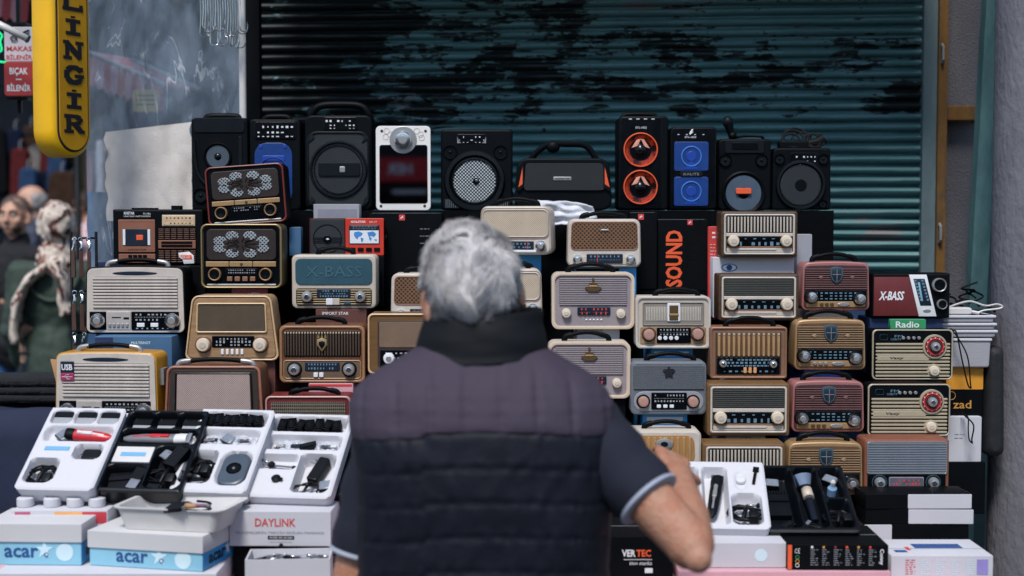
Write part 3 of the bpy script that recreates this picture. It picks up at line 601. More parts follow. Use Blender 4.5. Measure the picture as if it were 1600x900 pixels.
rod = thing('hook_rod', 'thin steel rod holding the bunch of wire hooks', 'rod', P(300, -14, 4.28)); MB().tube([(0, 0, 0), P(376, -14, 4.28) - P(300, -14, 4.28)], .004, 8).build('bar', SILVER, rod); MB().tube([P(376, -14, 4.28) - P(300, -14, 4.28), Vector((.155, .06, .05)), Vector((.152, .07, .9))], .004, 6).build('wire', SILVER, rod)
for i in range(17):
    px = 312 + i * 3.9; b = P(px, -14, 4.28 + hr.uniform(-.015, .015)); L = hr.uniform(.10, .155) * (1.0 if i > 3 else .95); r = hr.uniform(.010, .016); a = hr.uniform(-.9, .9); ca, sa = math.cos(a), math.sin(a)
    loc2 = [(0, .01), (0, 0), (.003, -L * .5), (0, -L), (r * .3, -L - r * .8), (r, -L - r), (r * 1.7, -L - r * .7), (r * 2, -L + r * .2), (r * 1.9, -L + r)]
    h = MB().tube([(x * ca, x * sa, z) for x, z in loc2], .0016, 6, 4).build('wire_hook', CHROME, None, 60, b); tag(h, '%s chrome wire hook from the yellow sign on the steel rod' % ['first', 'second', 'third', 'fourth', 'fifth', 'sixth', 'seventh', 'eighth', 'ninth', 'tenth', 'eleventh', 'twelfth', 'thirteenth', 'fourteenth', 'fifteenth', 'sixteenth', 'seventeenth'][i], 'hook', 'bunch of wire hooks')

# ================================================================== STALL FURNITURE
TZ = .875
VINYL = M('pale_pink_vinyl', (204, 168, 176), .5, var=.08, scale=5); CLOTHK = M('black_display_cloth', (7, 10, 14), .85, var=.35, scale=7, bump=.3, bscale=30, spec=.06)
st = thing('stall_table', 'market stall table under pale pink vinyl carrying the display', 'table', (0.02, 3.0, .06))
MB().prism(rr(-1.22, TZ - .06 - .03, 1.0, TZ - .06, .008), -.02, 1.46, .004).build('table_top', VINYL, st)
MB().box(-1.21, -.018, .25, .99, -.012, TZ - .09).build('skirt', CARD_P, st)
for x in (-1.15, .94):
    for y in (.03, 1.4): MB().box(x - .025, y - .025, 0, x + .025, y + .025, TZ - .09).build('leg', GREY, st)
RZ = 1.70
ri = thing('display_riser', 'black cloth covered display step holding the speakers', 'display stand', (0, 0, TZ))
xa, xb = P(292, 400, 4.05).x, P(1302, 400, 4.05).x
MB().box(xa, 4.05, 0, xb, 4.42, RZ - TZ).build('upper_step', CLOTHK, ri)
Z2 = P(0, 455, 3.92).z
MB().box(P(440, 400, 3.95).x, 3.955, 0, P(1275, 400, 3.95).x, 4.048, Z2 - TZ).build('lower_step', CLOTHK, ri)
MB().box(P(1320, 400, 4.0).x, 4.0, 0, P(1500, 400, 4.0).x, 4.35, P(0, 497, 4.0).z - TZ).build('side_step', CARD_N, ri)
MB().box(P(150, 400, 4.05).x, 4.06, 0, P(290, 400, 4.05).x, 4.3, P(0, 410, 4.06).z - TZ).build('side_step', CARD_N, ri)

def carton(label, x0, y0, x1, y1, D, dep, mat, zbase=None, yaw=0, name='product_carton', group=None, side=None, edge=.0025):
    """cardboard box with its front face over the given pixels at depth D"""
    a, b = P(x0, y1, D), P(x1, y0, D); zb = a.z if zbase is None else zbase; o = thing(name, label, 'box', ((a.x + b.x) / 2, D, zb), (0, 0, R(yaw)), group)
    ww, hh = b.x - a.x, b.z - zb; m = MB().prism(rr(-ww / 2, 0, ww / 2, hh, edge, 2), 0, dep, .0015, .0015).build('carton_body', mat, o)
    hsh = (sum(map(ord, label)) % 5 - 2) * .03
    MB().box(-ww / 2 + .004, dep * (.46 + hsh), hh, ww / 2 - .004, dep * (.46 + hsh) + .002, hh + .0006).build('lid_seam', INKG, o, None)

    return o, ww, hh

# ================================================================== RADIOS
GR = 'radios on display'
def radio(label, box, D, dep=.09, **k): return Front('table_radio', label, 'radio', box, D, dep, group=GR, **k)
def dim(mat): return mat

def k_slat(label, box, D, shell, usb=False, **k):
    r = radio(label, box, D, .10, **k); r.case(shell, .016, .97, .004, name='case'); r.panel('front_panel', .018, .02, .982, .975, CREAM, -.004, .01, .014, taper=.97, arch=.004)
    r.disc('carry_slot', .5, .085, .44, NAVY, -.0052, .006, .09)
    g = r.panel('grille', .09, .135, .915, .615, M('grille_shade', (104, 98, 98), .7), -.0045, .004, .003); r.slats(g, .085, .14, .92, .61, 10, CREAM, .66, -.0085, .005)
    r.panel('knob_plate', .05, .66, .215, .935, BLACKG, -.0055, .006, .002); r.panel('control_panel', .22, .66, .455, .935, M('pale_silver', (178, 172, 168), .4, metal=.2), -.0055, .006, .002)
    for i in range(5): r.button(.25 + i * .042, .865, .028, .055, SILVER, -.0085)
    r.panel('card_slot', .27, .74, .36, .755, SLOT, -.0068, .003, .0005); r.panel('card_slot', .385, .745, .44, .775, SLOT, -.0068, .003, .0005)
    r.dial(.46, .66, .93, .94, rows=((.16, .09, 10), (.3, .07, 26), (.44, .1, 10), (.9, .06, 8)), y=-.006)
    for u in (.555, .69): r.button(u, .86, .075, .06, INK, -.0085)
    r.knob(.132, .795, .145, CHROME, -.017, cap=SILVER); r.knob(.865, .795, .15, CHROME, -.017, cap=SILVER)
    r.handle(.2, .8, .016)
    if usb:
        s = r.panel('usb_sticker', .075, .11, .205, .38, NAVY, -.0105, .002, .002); r.panel('usb_sticker_base', .075, .27, .205, .38, M('magenta_print', (150, 40, 84), .5), -.0112, .002, .002)
        r.txt('USB', .14, .19, .105, .085, INK, -.0118, .03); MB().tube([(r.X(.09), -.0118, r.Z(.325)), (r.X(.19), -.0118, r.Z(.325))], .0007, 4).build('usb_mark', INK, s)
        MB().tube([(r.X(.11), -.0118, r.Z(.325)), (r.X(.135), -.0118, r.Z(.295)), (r.X(.16), -.0118, r.Z(.295))], .0006, 4).build('usb_mark', INK, s); MB().tube([(r.X(.125), -.0118, r.Z(.325)), (r.X(.15), -.0118, r.Z(.355)), (r.X(.17), -.0118, r.Z(.355))], .0006, 4).build('usb_mark', INK, s)
        MB().box(r.w / 2 - .004, .02, r.h * .55, r.w / 2 + .008, .06, r.h * .78).build('side_latch', SILVER, r.o)
    return r
def k_flower(label, box, D, shell, rim, btn, **k):
    r = radio(label, box, D, .10, **k); r.case(shell, .016); r.panel('front_panel', .03, .03, .97, .97, BLACKG, -.002, .008, .012); r.frame('rim', .0, .0, 1., 1., rim, .0038, -.006, .012, .016)
    g = r.panel('grille', .07, .08, .93, .56, M('umber_grille', (34, 22, 18), .5, var=.2), -.0035, .005, .012)
    for i in range(8):
        a = R(22.5 + i * 45); pu, pv = .5 + .285 * math.cos(a), .32 + .15 * math.sin(a); d = .165
        r.disc('speaker_petal', pu, pv, d, PETAL, -.0055, .004, .66, g); r.disc('petal_cut', pu - .075 * math.cos(a), pv - .055 * math.sin(a), d * .42, M('umber_grille', (52, 34, 26)), -.0062, .003, .7, g)
    for i in range(9): a = R(i * 40); MB().tube([(r.X(.5 + .05 * math.cos(a)), -.0052, r.Z(.31 + .03 * math.sin(a))), (r.X(.5 + .2 * math.cos(a)), -.0052, r.Z(.31 + .11 * math.sin(a)))], .0008, 4).build('spoke', BLACK, g)
    for i in range(3): r.panel('gold_band', .06 + i * .292, .585, .345 + i * .292, .665, GOLD, -.0055, .006, .001)
    r.disc('badge', .5, .625, .035, OLIVE, -.0075, .003)
    r.dial(.30, .69, .70, .79, BLACKG, INKG, ((.3, .2, 12), (.7, .2, 12)), -.004)
    r.ringknob(.17, .785, .16, GOLD, -.012); r.ringknob(.80, .785, .16, GOLD, -.012)
    if btn:
        for i in range(4): r.button(.355 + i * .095, .855, .065, .07, COPPER, -.008)
    r.panel('base_trim', .07, .935, .93, .965, SILVER, -.005, .004, .002)
    return r
def k_wood(label, box, D, **k):
    r = radio(label, box, D, .10, **k); r.case(WOODL, .018, .83); r.panel('front_panel', .03, .04, .97, .96, WOODL, -.003, .006, .014, taper=.84); r.frame('rim', .0, .0, 1, 1, M('pale_tan_edge', (202, 170, 130), .4, var=.15), .004, -.005, .01, .018, taper=.83)
    r.panel('grille', .145, .13, .855, .55, CLOTHB, -.005, .005, .003, taper=.97); r.frame('grille_frame', .125, .11, .875, .57, M('pale_tan_edge', (0, 0, 0)), .0035, -.008, .007, .005, taper=.97)
    r.dial(.29, .62, .74, .80, rows=((.25, .13, 10), (.5, .22, 10), (.78, .13, 10)), y=-.005); r.knob(.2, .755, .145, KNOBC, -.018, base=WOOD, cap=CREAM2); r.knob(.80, .755, .145, KNOBC, -.018, base=WOOD, cap=CREAM2)
    for i in range(5): r.button(.40 + i * .052, .865, .03, .085, INK, -.006)
    return r
def k_pink(label, box, D, **k):
    r = radio(label, box, D, .12, **k); r.case(WOOD, .016, .92); r.panel('front_panel', .04, .05, .96, .96, M('umber_bezel', (52, 40, 36), .5), -.003, .006, .008, taper=.93); r.frame('rim', 0, 0, 1, 1, M('rose_wood_edge', (150, 100, 82), .4, var=.2), .005, -.005, .01, .016, taper=.92)
    r.panel('grille', .13, .11, .87, .62, CLOTHP, -.006, .006, .003, taper=.97); r.frame('grille_frame', .11, .09, .89, .64, BLACKG, .003, -.008, .006, .004, taper=.97)
    r.dial(.3, .7, .7, .88, y=-.005); r.knob(.18, .79, .13, KNOBC); r.knob(.82, .79, .13, KNOBC); r.handle(.12, .88, .014); return r
def k_xbass(label, box, D, **k):
    r = radio(label, box, D, .09, **k); r.case(CREAM2, .014); p = r.panel('speaker_panel', .045, .07, .955, .555, TEAL, -.003, .006, .014)
    text('X-BASS', p, (0, r.Z(.31)), r.w * .66, r.h * .2, M('teal_emboss', (56, 92, 104), .45), y=-.0042, bold=.0)
    q = r.panel('control_panel', .05, .62, .95, .95, M('dark_bronze', (46, 42, 36), .5), -.002, .006, .008); r.slats(q, .06, .635, .94, .935, 7, M('pale_brass', (172, 150, 116), .4, metal=.3), .42, -.0045, .004)
    r.dial(.30, .64, .70, .80, NAVY, INKLB, ((.2, .2, 11), (.52, .1, 12), (.8, .2, 11)), -.006); r.button(.45, .87, .08, .12, INK, -.009); r.button(.53, .87, .08, .12, CREAM2, -.008); r.button(.66, .895, .08, .06, TEAL, -.006)
    r.knob(.185, .775, .135, SILVER, -.018, base=BLACK, cap=CHROME); r.knob(.815, .775, .135, SILVER, -.018, base=BLACK, cap=CHROME); r.handle(.3, .72, .018, ends=BLACK); return r
def k_crest(label, box, D, **k):
    r = radio(label, box, D, .10, **k); r.case(WOOD, .014); r.frame('rim', .01, .01, .99, .99, M('tan_rim', (150, 112, 78), .4, var=.25), .006, -.004, .008, .014)
    g = r.panel('grille', .055, .11, .945, .545, SLOT, -.002, .005, .006); r.slats(g, .06, .13, .94, .53, 27, M('umber_bar', (66, 52, 40), .5), .6, -.005, .004, True); r.slats(g, .06, .115, .94, .15, 27, M('pale_tip', (170, 158, 138), .4), .6, -.006, .005, True)
    c = r.poly('crest', [(.5, .22), (.555, .24), (.56, .34), (.5, .46), (.44, .34), (.445, .24)], M('dull_brass', (150, 128, 92), .4, metal=.5), -.009, .006)
    for i in (-1, 0, 1): r.poly('crest_crown_point', [(.5 + i * .04 - .016, .225), (.5 + i * .045, .14), (.5 + i * .04 + .016, .225)], M('dull_brass', (0, 0, 0)), -.0088, .005, c)
    r.poly('crest_field', [(.5, .27), (.535, .285), (.535, .335), (.5, .41), (.465, .335), (.465, .285)], BLACK, -.0098, .004, c)
    r.panel('control_panel', .055, .615, .945, .925, M('brown_panel', (98, 80, 62), .5, var=.2), -.002, .005, .008); r.frame('panel_rim', .05, .605, .95, .935, M('tan_rim', (0, 0, 0)), .003, -.004, .005, .008)
    r.dial(.30, .64, .70, .79, NAVY, INKLB, ((.25, .25, 10), (.72, .25, 10)), -.0045); r.button(.425, .86, .05, .08, INK, -.007); r.button(.49, .86, .05, .08, INK, -.007)
    r.knob(.18, .765, .135, SILVER, -.018, base=BLACK, cap=CHROME); r.knob(.81, .765, .135, SILVER, -.018, base=BLACK, cap=CHROME); r.handle(.2, .75, .018, ends=BLACK); return r
def k_diamond(label, box, D, **k):
    r = radio(label, box, D, .10, **k); r.case(REDM, .012); r.frame('rim', 0, 0, 1, 1, M('pale_rose_edge', (178, 138, 130), .4), .004, -.004, .008, .012); r.panel('grille', .06, .1, .94, .6, DIAMOND, -.003, .006, .004)
    r.dial(.28, .68, .72, .88, y=-.004); r.knob(.16, .78, .13, SILVER); r.knob(.84, .78, .13, SILVER); r.handle(.28, .84, .016, ends=BLACK); return r
def k_honey(label, box, D, **k):
    r = radio(label, box, D, .09, **k); r.case(CREAM2, .018, .97); r.panel('front_panel', .02, .03, .98, .97, CREAM, -.002, .005, .014, taper=.97)
    r.panel('grille', .055, .075, .945, .62, HONEY, -.0035, .006, .012, taper=.97, arch=.002); r.frame('grille_frame', .045, .06, .955, .64, M('rose_wood_edge', (150, 100, 82)), .0022, -.005, .005, .012, taper=.97); r.panel('badge', .45, .21, .56, .25, SILVER, -.0065, .004, .001)
    r.panel('control_bar', .1, .76, .9, .93, CREAM2, -.004, .005, .008); r.dial(.26, .72, .75, .92, NAVY, INKLB, ((.25, .2, 8), (.6, .14, 20)), -.0055, needle=.3)
    r.knob(.14, .835, .135, CHROME, -.017, cap=SILVER); r.knob(.855, .835, .135, CHROME, -.017, cap=SILVER); r.handle(.2, .8, .016, ends=BLACK); return r
def k_tweed(label, box, D, **k):
    r = radio(label, box, D, .10, **k); r.case(OCHRE, .012); r.frame('rim', 0, 0, 1, 1, M('pale_tan_edge', (0, 0, 0)), .004, -.004, .008, .012); p = r.panel('front_panel', .12, .12, .88, .9, M('umber_bezel', (0, 0, 0)), -.002, .005, .008)
    r.panel('grille', .14, .14, .86, .56, CLOTHT, -.004, .005, .004); r.dial(.15, .6, .85, .88, y=-.004, rows=((.2, .1, 10), (.5, .12, 12), (.75, .16, 12))); r.knob(.26, .74, .14, INK, -.016, cap=SILVER); r.knob(.76, .74, .14, INK, -.016, cap=SILVER)
    for i in range(3): r.button(.32 + i * .07, .87, .05, .06, INK, -.006)
    return r
def k_beige(label, box, D, **k):
    r = radio(label, box, D, .10, **k); r.case(CREAM2, .02, .96); r.panel('front_panel', .02, .03, .98, .97, CREAM, -.002, .005, .016, taper=.96); r.panel('grille', .06, .09, .94, .62, CLOTHC, -.0035, .005, .010); r.frame('grille_frame', .045, .07, .955, .64, CREAM2, .003, -.006, .006, .012); r.frame('grille_rim', .03, .04, .97, .68, KNOBP, .0016, -.0035, .003, .014)
    r.dial(.2, .72, .76, .9, NAVY, INKLB, ((.3, .25, 9), (.7, .2, 16)), -.004, needle=.85); r.panel('control_bar', .25, .9, .8, .95, INK, -.005, .005, .003); r.knob(.13, .82, .14, CHROME, -.017, cap=SILVER); r.knob(.86, .82, .15, CHROME, -.017, cap=SILVER); r.handle(.2, .8, .02, ends=BLACK); return r
BRASS = M('dark_brass', (92, 74, 44), .45, metal=.4)
def k_crown(label, box, D, **k):
    r = radio(label, box, D, .09, **k); r.case(CREAM2, .018); r.panel('front_panel', .045, .06, .955, .94, LILAC, -.0005, .004, .010); r.frame('rim', .0, .0, 1, 1, M('warm_ivory', (198, 180, 160), .4, var=.1), .0075, -.006, .012, .018)
    g = r.panel('grille', .09, .09, .91, .585, M('lilac_shade', (92, 84, 92), .6), -.002, .003, .004); r.slats(g, .09, .095, .91, .58, 15, LILAC, .62, -.0045, .004)
    e = r.poly('crown_emblem', [(.40, .27), (.44, .25), (.455, .17), (.48, .2), (.5, .12), (.52, .2), (.545, .17), (.56, .25), (.6, .27), (.56, .33), (.44, .33)], BRASS, -.009, .006); r.panel('crown_band', .45, .225, .55, .25, GOLD, -.0102, .003, .001, e); r.disc('crown_ball', .5, .115, .03, BRASS, -.0085, .005, 1., e)
    r.dial(.31, .61, .71, .755, NAVY, INKR, ((.25, .25, 7), (.75, .4, 6)), -.004)
    for i in range(7): r.button(.345 + i * .055, .72, .028, .045, INKB, -.0065)
    for i in range(5): r.button(.42 + i * .045, .835, .024, .025, INK, -.003, .0006)
    r.knob(.175, .715, .115, KNOBC, -.015, cap=CREAM); r.knob(.835, .725, .115, KNOBC, -.015, cap=CREAM); r.handle(.2, .75, .022, ends=BLACK); return r
def k_badge(label, box, D, **k):
    r = radio(label, box, D, .09, **k); r.case(CREAM2, .013); r.frame('rim', 0, 0, 1, 1, CREAM, .006, -.005, .01, .013); g = r.panel('grille', .1, .13, .9, .54, M('grille_taupe', (128, 122, 114), .6), -.002, .004, .003); r.slats(g, .13, .2, .87, .47, 34, M('bone_bar', (190, 184, 174), .4), .55, -.004, .003, True); r.frame('grille_frame', .09, .11, .91, .56, M('grille_taupe', (0, 0, 0)), .003, -.0045, .004, .004)
    b = r.panel('badge', .42, .13, .59, .48, INK, -.006, .006, .002); r.panel('badge_field', .445, .17, .565, .46, BRASS, -.0075, .004, .001, b); r.panel('badge_band', .44, .33, .57, .37, GOLD, -.0085, .003, .0005, b)
    r.panel('wood_strip', .06, .59, .94, .92, WOODL, -.002, .004, .004); r.dial(.28, .6, .74, .90, rows=((.14, .1, 9), (.3, .06, 20), (.44, .1, 9)), y=-.004)
    for i in range(4): r.disc('button', .32 + i * .075, .80, .055, INK, -.008, .008)
    r.knob(.175, .735, .15, KNOBP, -.018, base=WOODD); r.knob(.825, .725, .15, KNOBP, -.018, base=WOODD); r.handle(.27, .85, .018, ends=BLACK); return r
def k_star(label, box, D, **k):
    r = radio(label, box, D, .09, **k); r.case(GREY, .013); g = r.panel('grille', .035, .06, .965, .52, M('slate_shade', (50, 54, 60), .6), -.002, .004, .006); r.slats(g, .035, .065, .965, .515, 12, GREY, .6, -.0045, .004)
    pts = [(.5 + (.085 if i % 2 == 0 else .045) * math.cos(R(90 + i * 36)), .19 - (.115 if i % 2 == 0 else .065) * math.sin(R(90 + i * 36))) for i in range(10)]; r.poly('star_emblem', pts, M('dark_pewter', (44, 48, 52), .4, metal=.5), -.009, .006)
    r.panel('control_panel', .04, .56, .96, .93, M('pale_grey_panel', (150, 154, 160), .4, metal=.2), -.002, .005, .024); r.dial(.27, .58, .74, .90, rows=((.16, .1, 10), (.34, .06, 22), (.5, .1, 10)), y=-.0045)
    for i in range(3): r.button(.37 + i * .085, .835, .055, .06, INK, -.007)
    r.knob(.165, .745, .14, KNOBP, -.018, base=BLACK); r.knob(.82, .75, .14, KNOBP, -.018, base=BLACK); r.handle(.22, .85, .018, ends=BLACK); return r
def k_goldbar(label, box, D, **k):
    r = radio(label, box, D, .09, **k); r.case(CREAM2, .016); r.panel('front_panel', .03, .04, .97, .96, CREAM, -.002, .005, .012); g = r.panel('grille', .08, .09, .92, .6, M('amber_grille', (160, 118, 66), .5, var=.2), -.003, .005, .02, taper=.96)
    r.slats(g, .1, .12, .88, .57, 10, M('honey_bar', (172, 140, 100), .4, metal=.2), .42, -.007, .006, True); e = r.poly('emblem', [(.38, .2), (.5, .12), (.62, .2), (.6, .3), (.5, .37), (.4, .3)], SILVER, -.011, .006); r.disc('emblem_core', .5, .24, .1, CHAR, -.012, .004, .7, e)
    r.dial(.2, .66, .8, .84, NAVY, INKLB, ((.3, .25, 10), (.7, .25, 10)), -.004); r.knob(.14, .77, .13, KNOBP, -.018); r.knob(.86, .77, .13, KNOBP, -.018); r.handle(.25, .85, .018, ends=BLACK); return r
def k_ivory(label, box, D, slat, shell, **k):
    r = radio(label, box, D, .09, **k); r.case(shell, .006); r.panel('front_panel', .045, .07, .955, .93, M('panel_dusk', (70, 62, 52), .5), -.001, .004, .004); r.frame('rim', .04, .06, .96, .94, CREAM, .0045, -.005, .008, .006)
    if slat: g = r.panel('grille', .075, .13, .925, .46, SLOT, -.002, .004, .002); r.slats(g, .075, .12, .925, .46, 20, CREAM2, .5, -.005, .004, True)
    else:
        g = r.panel('grille', .075, .11, .925, .46, M('smoky_grille', (40, 42, 40), .5, var=.2), -.002, .004, .002); r.slats(g, .075, .12, .925, .455, 9, M('smoky_bar', (54, 56, 52), .5), .7, -.0035, .002)
    r.panel('mid_bar', .065, .475, .935, .545, CREAM, -.005, .006, .001); r.dial(.08, .555, .92, .765, BLACKG, INKLB, ((.2, .1, 6), (.72, .4, 9)), -.003); r.panel('lower_band', .08, .765, .92, .80, COPPER, -.004, .004, .001); r.panel('lower_panel', .075, .80, .925, .90, CREAM2, -.0035, .004, .002); r.panel('band_step', .2, .8, .72, .85, CREAM, -.0055, .003, .002)
    r.knob(.16, .645, .15, KNOBC, -.018, cap=CREAM2); r.knob(.845, .645, .15, KNOBC, -.018, cap=CREAM2); return r
def k_copperbar(label, box, D, **k):
    r = radio(label, box, D, .09, **k); r.case(COPPER, .006); r.panel('front_panel', .07, .1, .93, .93, M('umber_bezel', (0, 0, 0)), -.001, .004, .003); g = r.panel('grille', .085, .11, .915, .56, M('bronze_shade', (92, 62, 40), .6), -.002, .004, .002)
    r.slats(g, .08, .115, .92, .57, 13, M('honey_bar', (0, 0, 0)), .5, -.008, .007, True); r.slats(g, .08, .115, .92, .16, 13, M('pale_tip', (0, 0, 0)), .5, -.0095, .006, True)
    r.frame('rim', .0, .0, 1, 1, COPPER, .005, -.004, .008, .006); r.dial(.09, .60, .91, .92, rows=((.12, .1, 14), (.3, .14, 12), (.48, .1, 14), (.82, .1, 9)), y=-.003, ink=INKLB)
    for i in range(3): r.button(.455 + i * .065, .84, .04, .11, M('apricot_button', (210, 150, 96), .4), -.007)
    r.knob(.165, .71, .10, SILVER, -.015, base=BLACK, cap=CHROME); r.knob(.82, .72, .10, SILVER, -.015, base=BLACK, cap=CHROME); r.handle(.22, .85, .022, ends=BLACK); return r
def k_shield(label, box, D, shell, dark, bar, **k):
    r = radio(label, box, D, .09, **k); r.case(shell, .014, .965, .004); r.panel('front_panel', .03, .06, .97, .95, dark, -.002, .005, .010, taper=.97, arch=.002); g = r.panel('grille', .05, .11, .95, .56, SLOT, -.0028, .003, .006, taper=.98); r.slats(g, .045, .105, .955, .56, 10, bar, .55, -.0065, .005)
    e = r.poly('shield_emblem', [(.41, .1), (.5, .075), (.59, .1), (.595, .26), (.565, .36), (.5, .43), (.435, .36), (.405, .26)], M('steel_blue_emblem', (84, 104, 116), .35, metal=.5), -.0105, .007); r.poly('shield_field', [(.43, .125), (.57, .125), (.572, .26), (.55, .34), (.5, .395), (.45, .34), (.428, .26)], M('navy_enamel', (28, 44, 58), .3), -.0115, .004, e)
    for a, b in (((.5, .13), (.5, .39)), ((.435, .24), (.565, .24))): MB().tube([(r.X(a[0]), -.0122, r.Z(a[1])), (r.X(b[0]), -.0122, r.Z(b[1]))], .0009, 4).build('shield_line', SILVER, e)
    for u in (.28, .74): r.poly('wing_emblem', [(u - .05, .3), (u, .26), (u + .04, .31), (u, .34)], bar, -.008, .003)
    r.dial(.05, .585, .95, .80, BLACKG, INKLB, ((.22, .12, 11), (.5, .12, 11), (.78, .12, 11)), -.0035); r.panel('button_strip', .07, .81, .93, .93, GOLD, -.0035, .005, .004)
    for i in range(3): r.disc('button', .29 + i * .075, .865, .055, SILVER if dark is not ROSED else BRASS, -.0075, .006, .8)
    r.disc('oval_switch', .61, .87, .18, SILVER, -.0065, .005, .3)
    r.knob(.14, .715, .165, CHROME, -.02, base=BLACK, cap=SILVER); r.knob(.845, .755, .165, CHROME, -.02, base=BLACK, cap=SILVER); r.handle(.18, .82, .02, ends=BLACK); return r
def k_boxy(label, box, D, **k):
    r = radio(label, box, D, .08, **k); r.case(BLACK, .004); r.poly('speaker_panel', [(.02, .95), (.02, .08), (.465, .08), (.6, .95)], M('maroon_panel', (98, 34, 36), .45, var=.15), -.003, .005); r.txt('X-BASS', .245, .5, .33, .2, INK, -.0036, .03, .3)
    r.poly('dial_strip', [(.6, .96), (.465, .03), (.69, .03), (.825, .96)], INK, -.004, .006); q = r.poly('dial', [(.615, .72), (.52, .12), (.665, .12), (.76, .72)], NAVY, -.005, .004); mb = MB()
    for i in range(7):
        for j in range(2): t = i / 7; cu = .545 + t * .085 + j * .09; cv = .16 + t * .5; mb.box(r.X(cu - .014), -.0056, r.Z(cv + .02), r.X(cu + .014), -.0054, r.Z(cv - .02))
    mb.build('dial_marks', INKLB, q, None); r.poly('dial_pointer', [(.625, .62), (.575, .2), (.6, .2), (.65, .62)], M('pale_scale', (120, 170, 190), .3), -.006, .002, q); r.disc('badge', .70, .83, .1, SILVER, -.006, .004, .4)
    r.ringknob(.85, .26, .18, SILVER, -.014); r.ringknob(.89, .69, .13, SILVER, -.012); return r
def k_tuner(label, box, D, **k):
    r = radio(label, box, D, .07, **k); r.case(BLACK, .010); r.frame('rim', 0, 0, 1, 1, M('pale_khaki', (168, 158, 138), .4), .0032, -.003, .008, .011); g = r.panel('grille', .035, .25, .965, .965, SLOT, -.001, .004, .005)
    r.slats(g, .04, .255, .965, .96, 10, M('khaki_bar', (160, 150, 128), .42), .6, -.0045, .005); r.panel('nameplate', .06, .52, .7, .62, M('khaki_bar', (0, 0, 0)), -.0052, .005, .001); r.txt('Vaxy', .3, .57, .17, .06, INKB, -.0058, .01, .2)
    r.txt('FM', .32, .13, .1, .05, INKLB, -.0045); r.txt('USB/TF', .29, .19, .13, .04, INKLB, -.0045); r.frame('logo_mark', .09, .1, .19, .21, TEAL, .001, -.0025, .003, .003)
    for i in range(4): r.disc('button', .38 + i * .065, .165, .04, SILVER, -.006, .006)
    d = r.disc('tuning_dial', .77, .335, .30, M('khaki_bar', (0, 0, 0)), -.008, .008); r.disc('tuning_scale', .77, .335, .255, REDM, -.0095, .004, 1., d); r.torus('tuning_ring', .77, .335, .20, .0018, INKR, -.010, 1., d); r.disc('tuning_centre', .77, .335, .15, INKB, -.0102, .003, 1., d)
    for i in range(12): a = R(i * 30); r.disc('tuning_mark', .77 + .105 * math.cos(a), .335 + .105 * math.sin(a) * r.w / r.h, .022, INK, -.0102, .002, 1., d, n=8)
    r.knob(.77, .335, .12, SILVER, -.02, cap=CHROME); r.knob(.765, .82, .13, KNOBC, -.014, base=M('khaki_bar', (0, 0, 0)), cap=CREAM2); return r
def k_copperslat(label, box, D, **k):
    r = radio(label, box, D, .09, **k); CO = M('orange_copper', (128, 78, 60), .42, metal=.15, var=.15); r.case(CO, .008); g = r.panel('grille', .035, .06, .965, .60, M('slate_shade', (0, 0, 0)), -.001, .004, .004); r.slats(g, .035, .06, .965, .60, 18, M('pale_steel_bar', (136, 146, 158), .4, metal=.2), .5, -.0045, .004); r.frame('grille_frame', .03, .045, .97, .615, SILVER, .0018, -.005, .005, .005)
    r.panel('control_panel', .04, .625, .96, .90, BLACKG, -.002, .005, .003); p = r.panel('dial', .29, .67, .70, .85, M('lit_scale', (128, 128, 140), .3, var=.4, scale=60), -.004, .004, .003); r.dial(.30, .68, .69, .84, M('scale_glass', (92, 92, 104), .2, var=.4, scale=40), INKR, ((.3, .3, 6), (.7, .3, 9)), -.0055)
    for u in (.18, .81): r.torus('knob_surround', u, .765, .17, .0014, TEAL, -.003); r.knob(u, .765, .13, SILVER, -.016, base=BLACK, cap=CHROME)
    r.panel('foot_trim', .02, .92, .98, .98, CO, -.003, .005, .002); r.panel('foot_badge', .38, .91, .58, .975, SILVER, -.005, .004, .003); return r

RAD = {}
RAD[1] = k_slat('cream radio with ribbed grille, chrome knobs and black case below the cassette player', (133, 418, 292, 522), 3.72, BLACK)
RAD[2] = k_slat('yellow cased cream radio with purple USB sticker', (84, 552, 250, 664), 3.53, YELLOW, True, yaw=-3)
RAD[4] = k_flower('tilted black radio with red rim and flower shaped speaker grille', (327, 258, 449, 350), 3.86, BLACK, M('dark_red_rim', (112, 34, 30), .4, var=.2), False, roll=-4)
RAD[5] = k_flower('black radio with olive rim, flower shaped grille and copper buttons', (315, 350, 441, 450), 3.76, OLIVE, M('olive_gold_rim', (134, 116, 78), .4, metal=.3), True)
RAD[6] = k_wood('tan wooden radio with tapered front and brown cloth grille', (289, 462, 437, 563), 3.65)
RAD[7] = k_pink('brown wooden radio with pinkish perforated grille behind the trays', (256, 572, 414, 682), 3.52)
RAD[8] = k_xbass('cream radio with embossed teal X-BASS panel', (456, 398, 588, 482), 3.78)
RAD[9] = k_crest('brown radio with brass crest on dark vertical bars', (436, 508, 572, 598), 3.66)
RAD[10] = k_diamond('maroon radio with diamond mesh grille beside the man', (415, 619, 549, 708), 3.53)
RAD[12] = k_honey('ivory honeycomb radio half hidden behind the grey haired head', (610, 427, 728, 504), 3.74)
RAD[13] = k_tweed('ochre wooden radio with tweed grille beside the dark collar', (575, 490, 702, 584), 3.64)
RAD[14] = k_beige('beige radio with woven grille turned sideways above the grey hair', (748, 322, 862, 398), 3.84, yaw=-9)
RAD[141] = k_beige('beige woven grille radio mostly hidden by the ear of the man', (738, 420, 848, 496), 3.76)
RAD[15] = k_honey('ivory radio with brown honeycomb grille beside the black SOUND carton', (886, 342, 1002, 418), 3.84)
RAD[16] = k_crown('cream and lilac crown emblem radio shown whole', (862, 426, 991, 514), 3.74)
